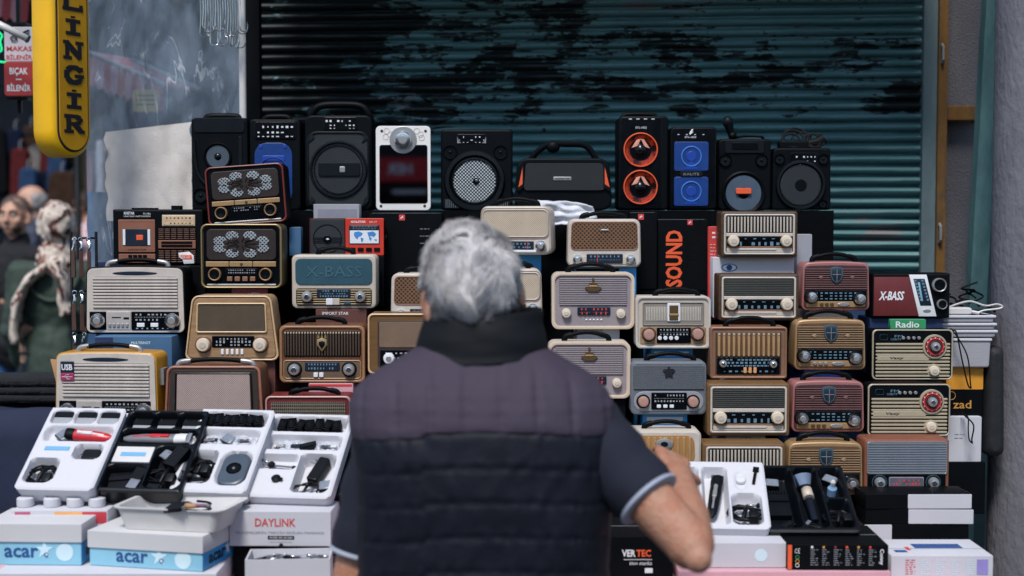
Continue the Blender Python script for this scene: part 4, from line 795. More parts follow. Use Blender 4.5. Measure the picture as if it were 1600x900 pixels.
RAD[17] = k_crown('cream and lilac crown emblem radio partly behind the shoulder', (856, 534, 985, 622), 3.65)
RAD[18] = k_badge('cream radio with gold badge and four white buttons', (993, 463, 1110, 544), 3.71)
RAD[19] = k_star('grey ribbed radio with star emblem and pink knobs', (985, 565, 1104, 648), 3.62)
RAD[20] = k_goldbar('cream radio with golden bars and silver emblem above the bare arm', (978, 672, 1096, 760), 3.53)
RAD[21] = k_ivory('brown cased radio with ivory vertical ribs standing topmost of its column', (1126, 330, 1246, 402), 3.84, True, WOODD)
RAD[22] = k_ivory('brown cased radio with smoky grille right below the white eye logo carton', (1122, 428, 1248, 501), 3.76, False, WOODD)
RAD[23] = k_copperbar('copper radio with thirteen golden vertical bars', (1109, 511, 1229, 591), 3.68)
RAD[24] = k_ivory('ochre cased radio with smoky grille below the copper bar radio', (1104, 599, 1234, 681), 3.60, False, OCHRE)
RAD[25] = k_ivory('ochre cased radio with ivory vertical ribs just above the white foam tray', (1097, 693, 1227, 772), 3.52, True, OCHRE)
RAD[26] = k_shield('rose shield emblem radio topmost of its column beside the maroon radio', (1252, 411, 1359, 485), 3.79, PINK, ROSED, M('rose_bar', (98, 66, 66), .45))
RAD[27] = k_shield('golden shield emblem radio between the two rose ones', (1240, 501, 1353, 578), 3.71, GOLD, M('bronze_dark', (94, 68, 44), .45), M('bronze_bar', (134, 108, 80), .42))
RAD[28] = k_shield('rose shield emblem radio between the two golden ones', (1236, 597, 1351, 675), 3.63, PINK, ROSED, M('rose_bar', (0, 0, 0)))
RAD[29] = k_shield('golden shield emblem radio lowest of its column behind the black tray', (1229, 693, 1349, 774), 3.55, GOLD, M('bronze_dark', (0, 0, 0)), M('bronze_bar', (0, 0, 0)))
RAD[30] = k_boxy('maroon and black X-BASS radio with slanted white dial strip', (1362, 427, 1484, 497), 3.80)
RAD[31] = k_tuner('khaki ribbed radio with round red tuning dial under the green Radio card', (1362, 515, 1488, 593), 3.72)
RAD[32] = k_tuner('khaki ribbed radio with round red tuning dial beside the black and amber box', (1355, 600, 1484, 681), 3.64)
RAD[33] = k_copperslat('orange copper radio with steel slats on the black and white boxes', (1349, 686, 1483, 774), 3.55)

# cassette player and red world-band radio
r = Front('cassette_player', 'black and copper cassette radio with red tape window and price sticker', 'cassette player', (177, 327, 318, 414), 3.88, .07, group=None); RAD[3] = r
r.case(BLACK, .004); CP = M('dusty_copper', (132, 84, 64), .5, var=.2)
p = r.panel('cassette_door', .065, .185, .47, .77, CP, -.004, .007, .002); r.frame('door_line', .085, .22, .45, .73, M('umber_line', (70, 42, 34), .5), .0006, -.0045, .002, .001, p); w_ = r.panel('tape_window', .11, .35, .42, .655, NAVY, -.0055, .004, .001, p)
r.panel('window_stripe', .115, .36, .145, .645, INK, -.0065, .002, .0005, w_); r.panel('window_stripe', .39, .36, .42, .645, INK, -.0065, .002, .0005, w_); r.panel('tape_label', .265, .46, .34, .555, INKO, -.0068, .002, .0005, w_); r.txt('AUTO STOP SYSTEM', .27, .725, .2, .03, INKB, -.0047); r.txt('KNSTAR', .185, .07, .115, .05, INK, -.0006, .02); r.txt('PX-149U', .38, .08, .08, .035, INK, -.0006); r.txt('4 BAND RADIO CASSETTE RECORDER', .27, .125, .3, .025, INK, -.0006)
q = r.panel('key_panel', .065, .80, .47, .96, CP, -.004, .007, .002)
for i in range(4): r.button(.195 + i * .054, .84, .042, .05, BLACK, -.0075)
for i in range(3): r.button(.195 + i * .05, .90, .036, .04, INK, -.006)
r.panel('tuning_scale', .55, .10, .915, .30, M('cream_scale', (196, 176, 150), .4, var=.2, scale=60), -.004, .006, .001); r.dial(.56, .115, .905, .285, M('cream_scale2', (200, 172, 140), .4, var=.2, scale=60), INKB, ((.25, .16, 7), (.55, .05, 30), (.8, .12, 7)), -.0052)
g = r.panel('grille', .505, .33, .925, .97, SLOT, -.002, .004, .001)
for a_, b_ in ((.34, .54), (.73, .96)):
    for c_ in range(6): r.slats(g, .508 + c_ * .07, a_, .508 + c_ * .07 + .058, b_, 6, M('bronze_slat', (98, 66, 52), .5), .45, -.004, .003)
r.panel('counter_bar', .505, .555, .92, .705, CP, -.005, .006, .001); r.panel('counter_slot', .54, .575, .885, .685, SLOT, -.0058, .003, .001); r.panel('counter_line', .54, .625, .885, .635, CP, -.0066, .002, .0003)
s_ = r.poly('price_sticker', [(.73, .78), (.85, .76), (.9, .83), (.905, .97), (.79, .98), (.775, .9), (.735, .86)], INK, -.0075, .001); r.poly('sticker_field', [(.75, .82), (.875, .82), (.885, .9), (.78, .9)], INKO, -.0082, .001, s_); r.txt('500 mAh', .815, .86, .09, .05, INK, -.0088, parent=s_)
for i in range(3): MB().box(r.X(.2 + i * .1), .01, r.h, r.X(.28 + i * .1), .03, r.h + .004).build('top_key', BLACK, r.o)
MB().box(r.X(.64), .01, r.h, r.X(.74), .04, r.h + .010).build('tuning_wheel', BLACK, r.o)

r = Front('world_radio', 'small red and black radio with blue world map display', 'radio', (484, 341, 600, 399), 3.90, .05, group=None); RAD[11] = r
r.case(BLACK, .004); r.panel('speaker_panel', .01, .03, .47, .97, M('charcoal_panel', (30, 36, 42), .5), -.002, .005, .002); r.frame('speaker_edge', 0, 0, .475, 1, REDM, .0018, -.003, .006, .003); r.torus('speaker_ring', .24, .55, .38, .0012, CHAR, -.003); r.disc('speaker_hub', .24, .57, .11, BLACKG, -.006, .006)
r.slats(r.o.children[-3], .05, .5, .44, .68, 4, CHAR, .3, -.004, .003)
r.poly('horse_mark', [(.22, .56), (.25, .53), (.27, .57), (.24, .585)], INK, -.0065, .001)
r.panel('control_panel', .485, .0, 1., 1., M('red_orange_panel', (186, 52, 36), .38, var=.12), -.006, .02, .003); p = r.panel('map_display', .535, .18, .945, .70, NAVY, -.0075, .004, .002); r.panel('map_field', .545, .33, .935, .68, M('pale_map', (206, 212, 220), .4, var=.06), -.0085, .003, .001, p)
for pts in ([(.61, .37), (.67, .35), (.72, .4), (.7, .47), (.66, .5), (.65, .56), (.62, .52), (.6, .44)], [(.69, .52), (.73, .54), (.72, .62), (.7, .64)], [(.78, .38), (.86, .35), (.9, .42), (.87, .5), (.83, .47), (.8, .5)], [(.8, .5), (.84, .52), (.83, .6), (.81, .58)], [(.87, .56), (.91, .57), (.9, .62)]): r.poly('map_land', pts, M('map_blue', (64, 128, 190), .4), -.0092, .001, p, 0)
r.dial(.55, .2, .93, .31, NAVY, INKLB, ((.3, .25, 8), (.75, .2, 9)), -.0088); r.txt('GOLSTAR', .66, .095, .2, .06, INK, -.0066, .03); r.txt('RX-77', .86, .1, .1, .045, INK, -.0066)
for i in range(4): r.button(.58 + i * .11, .84, .08, .1, BLACK, -.0095)
MB().lathe([(.012, 0), (.012, .006), (.009, .007)], 14, 'x').build('side_knob', BLACK, r.o, 40, (r.w / 2, .03, r.h * .45))

# cartons the radios stand on: each fills the tier behind the radio below it
def support(k, below, x0, x1, mat, label, yb=3.95, deco=None, group=None):
    r = RAD[k]; z1 = r.z
    if below: z0_, ya = RAD[below].z, RAD[below].D + RAD[below].dep + .022
    else: z0_, ya = TZ, r.D + .012
    a, b = P(x0, 0, ya).x, P(x1, 0, ya).x; ww, hh = b - a, z1 - z0_ - .001
    o = thing('product_carton', label, 'box', ((a + b) / 2, ya, z0_), (0, 0, 0), group or 'cartons stacked under the radios')
    MB().prism(rr(-ww / 2, 0, ww / 2, hh, .002, 2), 0, max(.05, yb - ya), .0012, .0012).build('carton_body', mat, o)
    if deco: deco(o, ww, hh)
    return o
def eye(o, w, h):
    e = MB().prism([(.016 * math.cos(i * math.pi / 12), h - .013 + .0065 * math.sin(i * math.pi / 12)) for i in range(24)], -.0006, .001).build('eye_logo', INKBL, o); MB().prism([(.0135 * math.cos(i * math.pi / 10), h - .013 + .0048 * math.sin(i * math.pi / 10)) for i in range(20)], -.001, .001).build('eye_white', INK, e); MB().prism([(.0045 * math.cos(i * math.pi / 8), h - .013 + .0045 * math.sin(i * math.pi / 8)) for i in range(16)], -.0014, .001).build('eye_pupil', INKBL, e)
def eyebig(o, w, h):
    e = MB().prism([(-w * .3 + .022 * math.cos(i * math.pi / 12), h - .028 + .011 * math.sin(i * math.pi / 12)) for i in range(24)], -.0006, .001).build('eye_logo', INKBL, o); MB().prism([(-w * .3 + .0185 * math.cos(i * math.pi / 10), h - .028 + .0085 * math.sin(i * math.pi / 10)) for i in range(20)], -.001, .001).build('eye_white', INK, e); MB().prism([(-w * .3 + .008 * math.cos(i * math.pi / 8), h - .028 + .008 * math.sin(i * math.pi / 8)) for i in range(16)], -.0014, .001).build('eye_pupil', INKBL, e)
    MB().prism([(w * .15 + .022 * math.cos(i * math.pi / 12), h - .062 + .014 * math.sin(i * math.pi / 12)) for i in range(24)], -.0006, .001).build('logo_arc', INKBL, o); MB().prism([(w * .15 + .016 * math.cos(i * math.pi / 12), h - .064 + .010 * math.sin(i * math.pi / 12)) for i in range(24)], -.001, .001).build('logo_inner', CARD_W, o)
def strip(mat2, f=.5, hgt=.02):
    def d(o, w, h): MB().box(-w / 2 + .001, -.0006, h - hgt, -w / 2 + w * f, .001, h - .002).build('printed_panel', mat2, o, None)
    return d
def word(t, mat, dx=0, wd=.05, hh=.008, dz=.014):
    def d(o, w, h): text(t, o, (dx, h - dz), wd, hh, mat, y=-.0006, bold=.01)
    return d
support(3, 1, 178, 316, CARD_B, 'black carton under the cassette player')
support(1, 2, 140, 262, CARD_T, 'pale blue carton under the cream ribbed radio', deco=lambda o, w, h: (strip(CARD_N, .24, .05)(o, w, h), word('MULTISHOT', INKP, .02, .05, .007, .016)(o, w, h)))
support(2, None, 100, 236, CARD_B, 'black carton under the yellow radio')
support(4, 5, 330, 440, CARD_B, 'black carton under the red rimmed radio', yb=4.0)
support(5, 6, 318, 410, CARD_B, 'dark carton with maroon card under the olive rimmed radio', deco=lambda o, w, h: (MB().box(-.01, -.004, h - .026, .085, .001, h).build('maroon_label', CARD_M, o), text('HEPA', o, (.05, h - .016), .03, .008, INK, y=-.0046)))
support(6, 7, 300, 425, CARD_BR, 'brown carton under the tan wooden radio')
support(7, None, 270, 400, CARD_B, 'black carton under the pink grille radio')
support(11, 8, 486, 598, CARD_B, 'black carton under the red world map radio')
support(8, 9, 490, 570, CARD_BR, 'brown carton with white lettering under the X-BASS radio', deco=word('IMPORT STAR', INK, -.015, .07, .008, .012))
support(9, 10, 478, 548, CARD_P, 'pale pink carton under the brass crest radio', deco=strip(CARD_R, .98, .008))
support(10, None, 420, 545, CARD_B, 'black carton under the diamond mesh radio')
support(12, 13, 615, 720, CARD_B, 'black carton under the half hidden honeycomb radio')
support(13, None, 580, 700, CARD_B, 'black carton under the tweed grille radio')
support(14, 141, 752, 846, CARD_BL, 'bright blue carton under the sideways beige radio', deco=lambda o, w, h: MB().prism([(w * .3 + .012 * math.cos(i * math.pi / 8), h - .035 + .012 * math.sin(i * math.pi / 8)) for i in range(16)], -.0006, .001).build('round_hole', INKB, o))
support(141, None, 742, 844, CARD_B, 'black carton under the hidden woven radio')
support(15, 16, 900, 996, CARD_BL, 'blue carton under the brown honeycomb radio', deco=strip(CARD_B, .72, .1))
support(16, 17, 903, 970, CARD_W, 'white carton between the two crown radios', deco=strip(M('print_speckle', (150, 150, 156), .6, var=.4, scale=120), .6, .012))
support(17, None, 862, 980, CARD_B, 'black carton under the lower crown radio')
support(18, 19, 1020, 1086, CARD_BL, 'blue and white carton under the gold badge radio', deco=lambda o, w, h: MB().box(-w * .42, -.0006, h - .022, w * .4, .001, h - .010).build('white_band', CARD_W, o, None))
support(19, 20, 1008, 1078, CARD_BL, 'blue and white carton under the grey star radio', deco=lambda o, w, h: MB().box(-w * .42, -.0006, h - .026, w * .4, .001, h - .008).build('white_band', CARD_W, o, None))
support(20, None, 984, 1090, CARD_B, 'black carton under the golden bar radio')
support(21, 22, 1117, 1245, CARD_W, 'white carton with blue eye logo under the topmost ivory ribbed radio', deco=eyebig)
support(22, 23, 1140, 1215, CARD_BR, 'brown carton under the smoky radio of the eye logo column')
support(23, 24, 1150, 1206, CARD_W, 'white eye logo carton right under the copper bar radio', deco=eye)
support(24, 25, 1140, 1202, CARD_W, 'white eye logo carton right under the ochre smoky radio', deco=eye)
support(25, None, 1105, 1220, CARD_B, 'black carton under the lowest ivory ribbed radio')
support(26, 27, 1272, 1332, CARD_W, 'white carton under the topmost rose radio')
support(27, 28, 1262, 1320, CARD_BLUE2, 'bright blue carton under the upper golden radio')
support(28, 29, 1256, 1318, CARD_BLUE2, 'bright blue carton under the lower rose radio')
support(29, None, 1236, 1342, CARD_B, 'black carton under the lowest golden radio')
support(31, 32, 1386, 1440, CARD_R, 'red carton with tiny eye logo under the upper khaki radio', deco=eye)
support(32, 33, 1398, 1452, CARD_G, 'green carton under the lower khaki radio')

support(30, 31, 1366, 1480, CARD_N, 'navy carton under the maroon X-BASS radio')
# ================================================================== SPEAKERS on the riser
SPK = 'party speakers on the riser'
def speaker(label, x0, y0, x1, y1, D=4.1, dep=.16, yaw=0, name='party_speaker', cat='speaker'): 
    f = Front(name, label, cat, (x0, y0, x1, y1), D, dep, yaw=yaw, group=SPK); dz = f.z - RZ - .001; f.o.location.z = RZ + .001; f.h += dz; return f
def led_panel(r, u0, v0, u1, v1, n=5, seed=1, mat=BLACKG):
    p = r.panel('control_panel', u0, v0, u1, v1, mat, -.003, .006, .004); rn = random.Random(seed); mb = MB()
    for row, h in ((.3, .05), (.62, .035), (.85, .02)):
        for i in range(n + 2):
            if rn.random() < .3: continue
            u = u0 + (u1 - u0) * (.1 + .8 * i / (n + 1)); v = v0 + (v1 - v0) * row; w_ = (u1 - u0) * rn.uniform(.02, .07); hh = (v1 - v0) * h * rn.uniform(.8, 1.6)
            mb.add([(r.X(u - w_ / 2), -.0036, r.Z(v + hh)), (r.X(u + w_ / 2), -.0036, r.Z(v + hh)), (r.X(u + w_ / 2), -.0036, r.Z(v - hh)), (r.X(u - w_ / 2), -.0036, r.Z(v - hh))], [(0, 1, 2, 3)])
    mb.build('panel_print', INK, p, None); return p
def woofer(r, u, v, d, cone, rim=BLACK, dome=CHAR, y=-.004):
    R_ = d * r.w / 2; o = link('woofer', MB().lathe([(R_, .002), (R_, y), (R_ * .93, y - .003), (R_ * .86, y), (R_ * .80, y + .003), (R_ * .4, y + .010), (R_ * .33, y + .010)][::-1], 36).mesh('woofer', rim, 40), r.o, (r.X(u), 0, r.Z(v)))
    link('cone', MB().lathe([(R_ * .80, y + .0025), (R_ * .3, y + .0095)], 36).mesh('cone', cone, 40), o); link('dust_cap', MB().lathe([(R_ * .34, y + .0095), (R_ * .28, y + .003), (R_ * .14, y - .001), (R_ * .01, y - .002)], 24).mesh('dust_cap', dome, 60), o); return o
def top_handle(r, u0, u1, h, mat=BLACK): MB().tube([(r.X(u0), .05, r.h - .004), (r.X(u0 + .04), .05, r.h + h * .8), (r.X((u0 + u1) / 2), .05, r.h + h), (r.X(u1 - .04), .05, r.h + h * .8), (r.X(u1), .05, r.h - .004)], .009, 8, 4).build('carry_handle', mat, r.o, 60)

r = speaker('tall black tower speaker with grey cone beside the beige cloth', 300, 184, 388, 330); r.case(BLACK, .012); r.panel('top_panel', .05, .0, .95, .16, CHAR, -.003, .006, .01); woofer(r, .47, .42, .5, M('grey_cone', (66, 78, 90), .4), BLACK, BLACKG); woofer(r, .16, .84, .26, CHAR); r.panel('side_trim', .84, .2, .9, .95, CHAR, -.004, .006, .003); top_handle(r, .2, .8, .008)
MB().tube([(r.X(.05), -.004, r.Z(.25)), (r.X(.12), -.005, r.Z(.6)), (r.X(.34), -.005, r.Z(.78)), (r.X(.36), -.004, r.Z(.97))], .004, 8, 5).build('trim_curve', CHAR, r.o)
r = speaker('black speaker with blue rounded grille behind the red rimmed radio', 391, 186, 470, 330); r.case(BLACK, .012, 1.); led_panel(r, .1, .03, .92, .22, 6, 3); p = r.panel('grille', .1, .26, .84, .94, BLUE, -.004, .006, .035); r.torus('grille_ring', .47, .58, .58, .002, M('deep_blue', (16, 60, 150), .4), -.006, 1., p); r.panel('grille_bar', .25, .4, .7, .46, M('deep_blue', (0, 0, 0)), -.006, .004, .004, p)
for u in (.22, .7): r.disc('screw', u, .3, .08, M('deep_blue', (0, 0, 0)), -.006, .004, 1., p)
top_handle(r, .25, .75, .01)
r = speaker('large black speaker with octagonal grille and raised carry handle', 477, 180, 582, 330, 4.1, .18); r.case(BLACK, .02); led_panel(r, .28, .02, .78, .16, 6, 5); p = r.panel('grille', .03, .17, .96, .97, PERFD, -.002, .005, .03); r.frame('grille_frame', .03, .17, .96, .97, CHAR, .006, -.006, .008, .03); r.torus('grille_ring', .5, .57, .82, .004, CHAR, -.005); r.torus('grille_ring', .5, .57, .72, .002, CHAR, -.004); q = r.panel('cross_bar', .2, .5, .82, .64, CHAR, -.007, .006, .006); r.panel('badge', .52, .54, .6, .6, SILVER, -.009, .003, .002, q)
for u, v in ((.1, .24), (.9, .24), (.1, .9), (.9, .9)): r.poly('corner_trim', [(u - .05, v + .05), (u, v - .05), (u + .05, v + .0)], CHAR, -.006, .004)
MB().tube([(r.X(.04), .06, r.h - .03), (r.X(.08), .05, r.h + .008), (r.X(.2), .05, r.h + .03), (r.X(.5), .05, r.h + .034), (r.X(.8), .05, r.h + .03), (r.X(.92), .05, r.h + .008), (r.X(.96), .06, r.h - .03)], .011, 8, 4).build('carry_handle', BLACK, r.o, 60)
# white framed mirror-like speaker
r = speaker('white framed speaker with mirror black screen and silver volume dial', 588, 197, 673, 331, 4.06, .09); r.case(BLACK, .012, m=.004); WP = M('white_gloss_frame', (220, 218, 216), .3, var=.05)
p = r.panel('white_frame', 0, 0, 1, 1, WP, -.004, .01, .012); MIR = M('mirror_black', (176, 176, 182), .05, metal=1, var=.05); MIR.node_tree.links.remove(MIR.node_tree.nodes['Principled BSDF'].inputs['Roughness'].links[0]); MIR.node_tree.nodes['Principled BSDF'].inputs['Roughness'].default_value = .02; q = r.panel('screen', .06, .22, .95, .92, MIR, -.0055, .004, .008, p)
r.disc('dial_plate', .5, .165, .5, SILVER, -.007, .006); r.knob(.5, .165, .32, CHROME, -.022, cap=SILVER)
for u, v in ((.11, .06), (.91, .06), (.09, .95), (.89, .95)): r.disc('screw', u, v, .05, INKB, -.0055, .004, 1., p)
for u, v in ((.2, .06), (.27, .1), (.75, .06), (.82, .1), (.18, .13), (.84, .14)): r.torus('button_outline', u, v, .1, .0006, CREAM2, -.0045, 1., p)
r = speaker('black speaker with round steel honeycomb grille', 689, 202, 801, 331, 4.1, .17); r.case(BLACK, .008); r.panel('front_panel', .02, .02, .98, .98, BLACK, -.002, .005, .008); p = led_panel(r, .22, .06, .64, .18, 5, 8); 
for u, sg in ((.23, 1), (.63, -1)): r.poly('panel_bracket', [(u, .09), (u + .025 * sg, .15), (u + .06 * sg, .17), (u + .0 * sg, .175)], SILVER, -.0045, .002)
for u in (.13, .83): woofer(r, u, .28, .2, BLACK, CHAR)
r.torus('woofer_ring', .47, .64, .76, .010, CHAR, -.004); r.disc('grille', .47, .64, .60, PERF, -.005, .007, 1., None, .003, 40); r.torus('grille_ring', .47, .64, .63, .004, BLACKG, -.006); r.disc('dust_cap', .49, .64, .09, BLACKG, -.009, .006); r.disc('dust_cap_glint', .5, .635, .035, CHROME, -.0105, .003)
q = r.panel('vent', .04, .86, .96, .98, CHAR, -.004, .005, .003); r.slats(q, .06, .87, .94, .97, 34, GREY, .4, -.0065, .003, True)
# barrel boombox
r = speaker('long black barrel boombox with red side fins and carry handle', 803, 247, 957, 331, 4.08, .14, name='barrel_boombox', cat='boombox'); r.case(BLACK, .03, .93); r.panel('front_grille', .1, .1, .92, .62, M('dark_fabric_grille', (30, 36, 42), .8, var=.2, pattern='weave', rgb2=(20, 24, 28), k=1600), -.006, .01, .01, taper=.95); r.panel('badge', .40, .36, .58, .43, SILVER, -.008, .004, .001); r.txt('HOPESTAR', .49, .395, .15, .04, INKB, -.0086)
for pts, ip in (([(.03, .6), (.1, .06), (.1, .55), (.05, .64)], [(.045, .56), (.088, .18), (.088, .5)]), ([(.985, .6), (.905, .06), (.905, .55), (.965, .64)], [(.968, .56), (.918, .18), (.918, .5)])):
    q = r.poly('side_fin', pts if pts[0][0] < .5 else list(reversed(pts)), CHAR, -.008, .008); r.poly('fin_inset', ip if ip[0][0] < .5 else list(reversed(ip)), INKO, -.0095, .004, q)
MB().tube([(r.X(.16), .05, r.h - .01), (r.X(.24), .045, r.h + .02), (r.X(.36), .045, r.h + .04), (r.X(.56), .045, r.h + .042), (r.X(.74), .045, r.h + .036), (r.X(.86), .05, r.h - .01)], .011, 8, 5, .7).build('carry_handle', CHAR, r.o, 60); MB().ball((r.X(.4), .045, r.h + .034), (.02, .014, .018)).build('strap_knot', BLACK, r.o)
# orange twin speaker
OR = M('orange_lit_cone', (196, 58, 26), .22, metal=.5, var=.5, scale=42, rgb2=(26, 10, 8)); 
r = speaker('tall black speaker with two glossy orange cones', 966, 181, 1044, 331, 4.08, .15); r.case(BLACK, .012); r.panel('front_panel', .04, .02, .86, .98, BLACKG, -.003, .006, .008); r.txt('ETS-1822', .45, .125, .22, .022, INK, -.0036)
for i in range(4): r.panel('panel_light', .2 + i * .15, .03, .27 + i * .15, .04, INK, -.0036, .001, .0005)
for v in (.36, .755):
    R_ = .66 * r.w / 2; o = link('woofer', MB().lathe([(R_ * .94, .002), (R_ * .94, -.003), (R_ * .6, .002), (R_ * .3, .004)][::-1], 30).mesh('woofer', OR, 40), r.o, (r.X(.44), -.004, r.Z(v))); MB().tube([(R_ * math.cos(i * math.pi / 16), -.004, R_ * math.sin(i * math.pi / 16)) for i in range(33)], .0022, 6).build('woofer_ring', INKO, o, 60)
    link('dust_cap', MB().lathe([(R_ * .42, .003), (R_ * .32, -.006), (R_ * .02, -.009)], 20).mesh('dust_cap', BLACKG, 60), o); MB().add([(-R_ * .55, -.003, R_ * .12), (-R_ * .2, -.006, R_ * .22), (0, -.006, R_ * .66), (-R_ * .25, -.003, R_ * .6), (R_ * .55, -.003, R_ * .08), (R_ * .22, -.006, R_ * .2), (R_ * .2, -.004, R_ * .62)], [(0, 1, 2, 3), (4, 5, 2, 6)]).build('cone_reflection', M('pale_coral', (206, 140, 118), .25, var=.3, scale=60), o, None)  # pale reflection on each cone put in as coral coloured wedges
MB().tube([(r.X(.1), .06, r.h), (r.X(.2), .06, r.h + .008), (r.X(.7), .06, r.h + .008), (r.X(.8), .06, r.h)], .006, 8, 3).build('carry_handle', BLACK, r.o, 60)
# blue twin speaker
r = speaker('slim black speaker with two square blue grilles', 1047, 198, 1119, 335, 4.06, .14); r.case(BLACK, .010); r.panel('front_panel', .02, .02, .98, .98, BLACKG, -.002, .005, .008); r.txt('ETS-1828', .43, .125, .24, .022, INK, -.003)
for i in range(4): r.panel('panel_light', .15 + i * .18, .09, .19 + i * .18, .1, INK, -.003, .001, .0005)
r.poly('logo_mark', [(.40, .08), (.46, .03), (.49, .03), (.46, .06), (.5, .06), (.42, .1)], INK, -.003, .001)
for v0, v1 in ((.18, .53), (.6, .95)):
    p = r.panel('grille', .08, v0, .82, v1, BLUE, -.005, .006, .006); vm = (v0 + v1) / 2; r.torus('grille_ring', .45, vm, .42, .0022, M('pale_cobalt', (60, 116, 204), .4), -.0055, 1., p); r.disc('grille_hub', .45, vm, .22, M('deep_blue', (0, 0, 0)), -.0065, .003, 1., p)
    for u in (.13, .77):
        for v in (v0 + .03, v1 - .03): r.disc('screw', u, v, .03, M('deep_blue', (0, 0, 0)), -.0062, .002, 1., p, n=10)
    r.poly('grille_wedge', [(.3, v1 - .02), (.45, vm + .05), (.6, v1 - .02)], M('deep_blue', (0, 0, 0)), -.006, .002, p)
r.panel('brand_plate', .2, .535, .7, .6, CHAR, -.007, .006, .006); r.txt('KALITE', .45, .568, .34, .03, SILVER, -.0076)
r = speaker('black speaker with grey cone and orange label, microphone lying on top', 1122, 217, 1204, 331, 4.1, .15); r.case(BLACK, .012); r.panel('top_panel', .12, .02, .86, .2, CHAR, -.004, .006, .004); r.panel('display', .25, .05, .75, .15, BLACKG, -.006, .004, .003)
for u in (.13, .82): woofer(r, u, .3, .24, CHAR)
woofer(r, .48, .76, .84, M('slate_cone', (66, 82, 98), .45), BLACK, BLACKG); r.panel('cone_label', .33, .69, .62, .77, INKO, -.010, .004, .003)
mcx = P(1140, 216, 4.16); mc = thing('microphone', 'black microphone leaning up on the speaker with the orange label', 'microphone', (mcx.x, 4.16, RZ + .001 + r.h)); MB().tube([(.012, 0, .004), (.004, 0, .02)], .012, 10).build('foot', BLACK, mc); MB().tube([(.004, 0, .018), (-.004, 0, .045)], [.010, .014], 12).build('body', BLACK, mc); MB().ball((-.006, 0, .052), (.016, .016, .018)).build('head', CHAR, mc)
MB().tube([(.012, 0, .006), (.05, .01, .012), (.09, 0, .01), (.10, .01, .004)], .004, 6, 5).build('cord', BLACK, mc)
r = speaker('wide black speaker with round perforated grille and cables on top', 1206, 249, 1298, 346, 4.1, .14); r.o.location.z = P(0, 346, 4.1).z; r.h = P(0, 249, 4.1).z - P(0, 346, 4.1).z; r.case(BLACK, .008, .97); led_panel(r, .3, .08, .76, .3, 5, 21); r.torus('woofer_ring', .48, .6, .78, .006, CHAR, -.004); r.disc('grille', .48, .6, .70, PERFD, -.004, .006, 1., None, .003, 36); r.disc('dust_cap', .48, .6, .2, BLACK, -.006, .006); woofer(r, .86, .9, .14, CHAR)
for u in (.12, .86): woofer(r, u, .18, .18, CHAR)
SPX = r
rb = thing('riser_block', 'black block under the wide speaker at the end of the riser', 'display stand', (r.o.location.x, 4.1, RZ)); MB().box(-.07, 0.0, 0, .05, .14, r.o.location.z - RZ if r.o.location.z > RZ else .001).build('block', CARD_B, rb)
if r.o.location.z <= RZ: r.o.location.z = RZ + .002
cb = thing('cable_bundle', 'coiled black cables heaped on the wide speaker', 'cable', (r.o.location.x, 4.17, r.o.location.z + r.h)); rn = random.Random(8)
for i in range(6):
    rad = rn.uniform(.022, .036); cx = rn.uniform(-.02, .055); a = rn.uniform(-.5, .5); MB().tube([(cx + rad * math.cos(t * math.pi / 8), a * .02 + rad * .4 * math.sin(t * math.pi / 8), .004 + rad * .8 + rad * .8 * math.sin(t * math.pi / 8)) for t in range(17)], .0035, 6).build('coil', BLACKR, cb)
MB().prism(rr(-.055, 0, .03, .022, .004), -.02, .02, .003).build('charger_body', BLACK, cb); MB().tube([(.02, 0, .012), (.06, 0, .02), (.078, .0, .03)], [.012, .016], 10).build('plug', BLACKR, cb)

# ================================================================== CARTONS round the speakers
FLA = lambda o, x, z, s=.016: (MB().prism(rr(x - s / 2, z - s / 2, x + s / 2, z + s / 2, .001, 2), -.0008, .001).build('red_logo_tile', INKR, o), MB().prism([(x - s * .25, z - s * .3), (x + s * .1, z - s * .02), (x + s * .3, z - s * .02), (x - s * .0, z + s * .34), (x + s * .02, z + s * .08), (x - s * .22, z + s * .04)], -.0014, .001).build('logo_mark', INK, o))
def fineprint(o, x, z, w, rows, mat=INKG, dz=.007, seed=0, h=.0022, y=-.0006):
    rn = random.Random(seed); mb = MB()
    for i in range(rows):
        ww = w * rn.uniform(.45, 1); zz = z - i * dz; q = x
        while q < x + ww: l = rn.uniform(.004, .012); mb.add([(q, y, zz), (min(q + l, x + ww), y, zz), (min(q + l, x + ww), y, zz + h), (q, y, zz + h)], [(0, 1, 2, 3)]); q += l + .003
    mb.build('fine_print', mat, o, None)
o, w_, h_ = carton('black speaker carton with red logo tile under the white framed speaker', 578, 333, 690, 452, 3.962, .08, CARD_B); FLA(o, -w_ * .05, h_ - .012); fineprint(o, w_ * .2, h_ - .045, w_ * .22, 4, INKG, .02, 3); fineprint(o, -w_ * .42, h_ - .06, w_ * .2, 3, CHAR, .02, 4)
o, w_, h_ = carton('black carton with red strip peeping over the grey hair', 698, 345, 750, 452, 3.962, .08, CARD_B); MB().box(-w_ * .48, -.0008, h_ - .02, w_ * .48, .001, h_ - .002).build('red_band', CARD_R, o, None); text('PORTABLE', o, (0, h_ - .011), w_ * .8, .008, INK, y=-.0012, bold=.01)
o, w_, h_ = carton('black carton with red logo tile beside the honeycomb radio', 984, 332, 1027, 452, 3.962, .08, CARD_B); FLA(o, -w_ * .1, h_ - .012); fineprint(o, -w_ * .3, h_ - .07, w_ * .5, 3, CHAR, .03, 5)
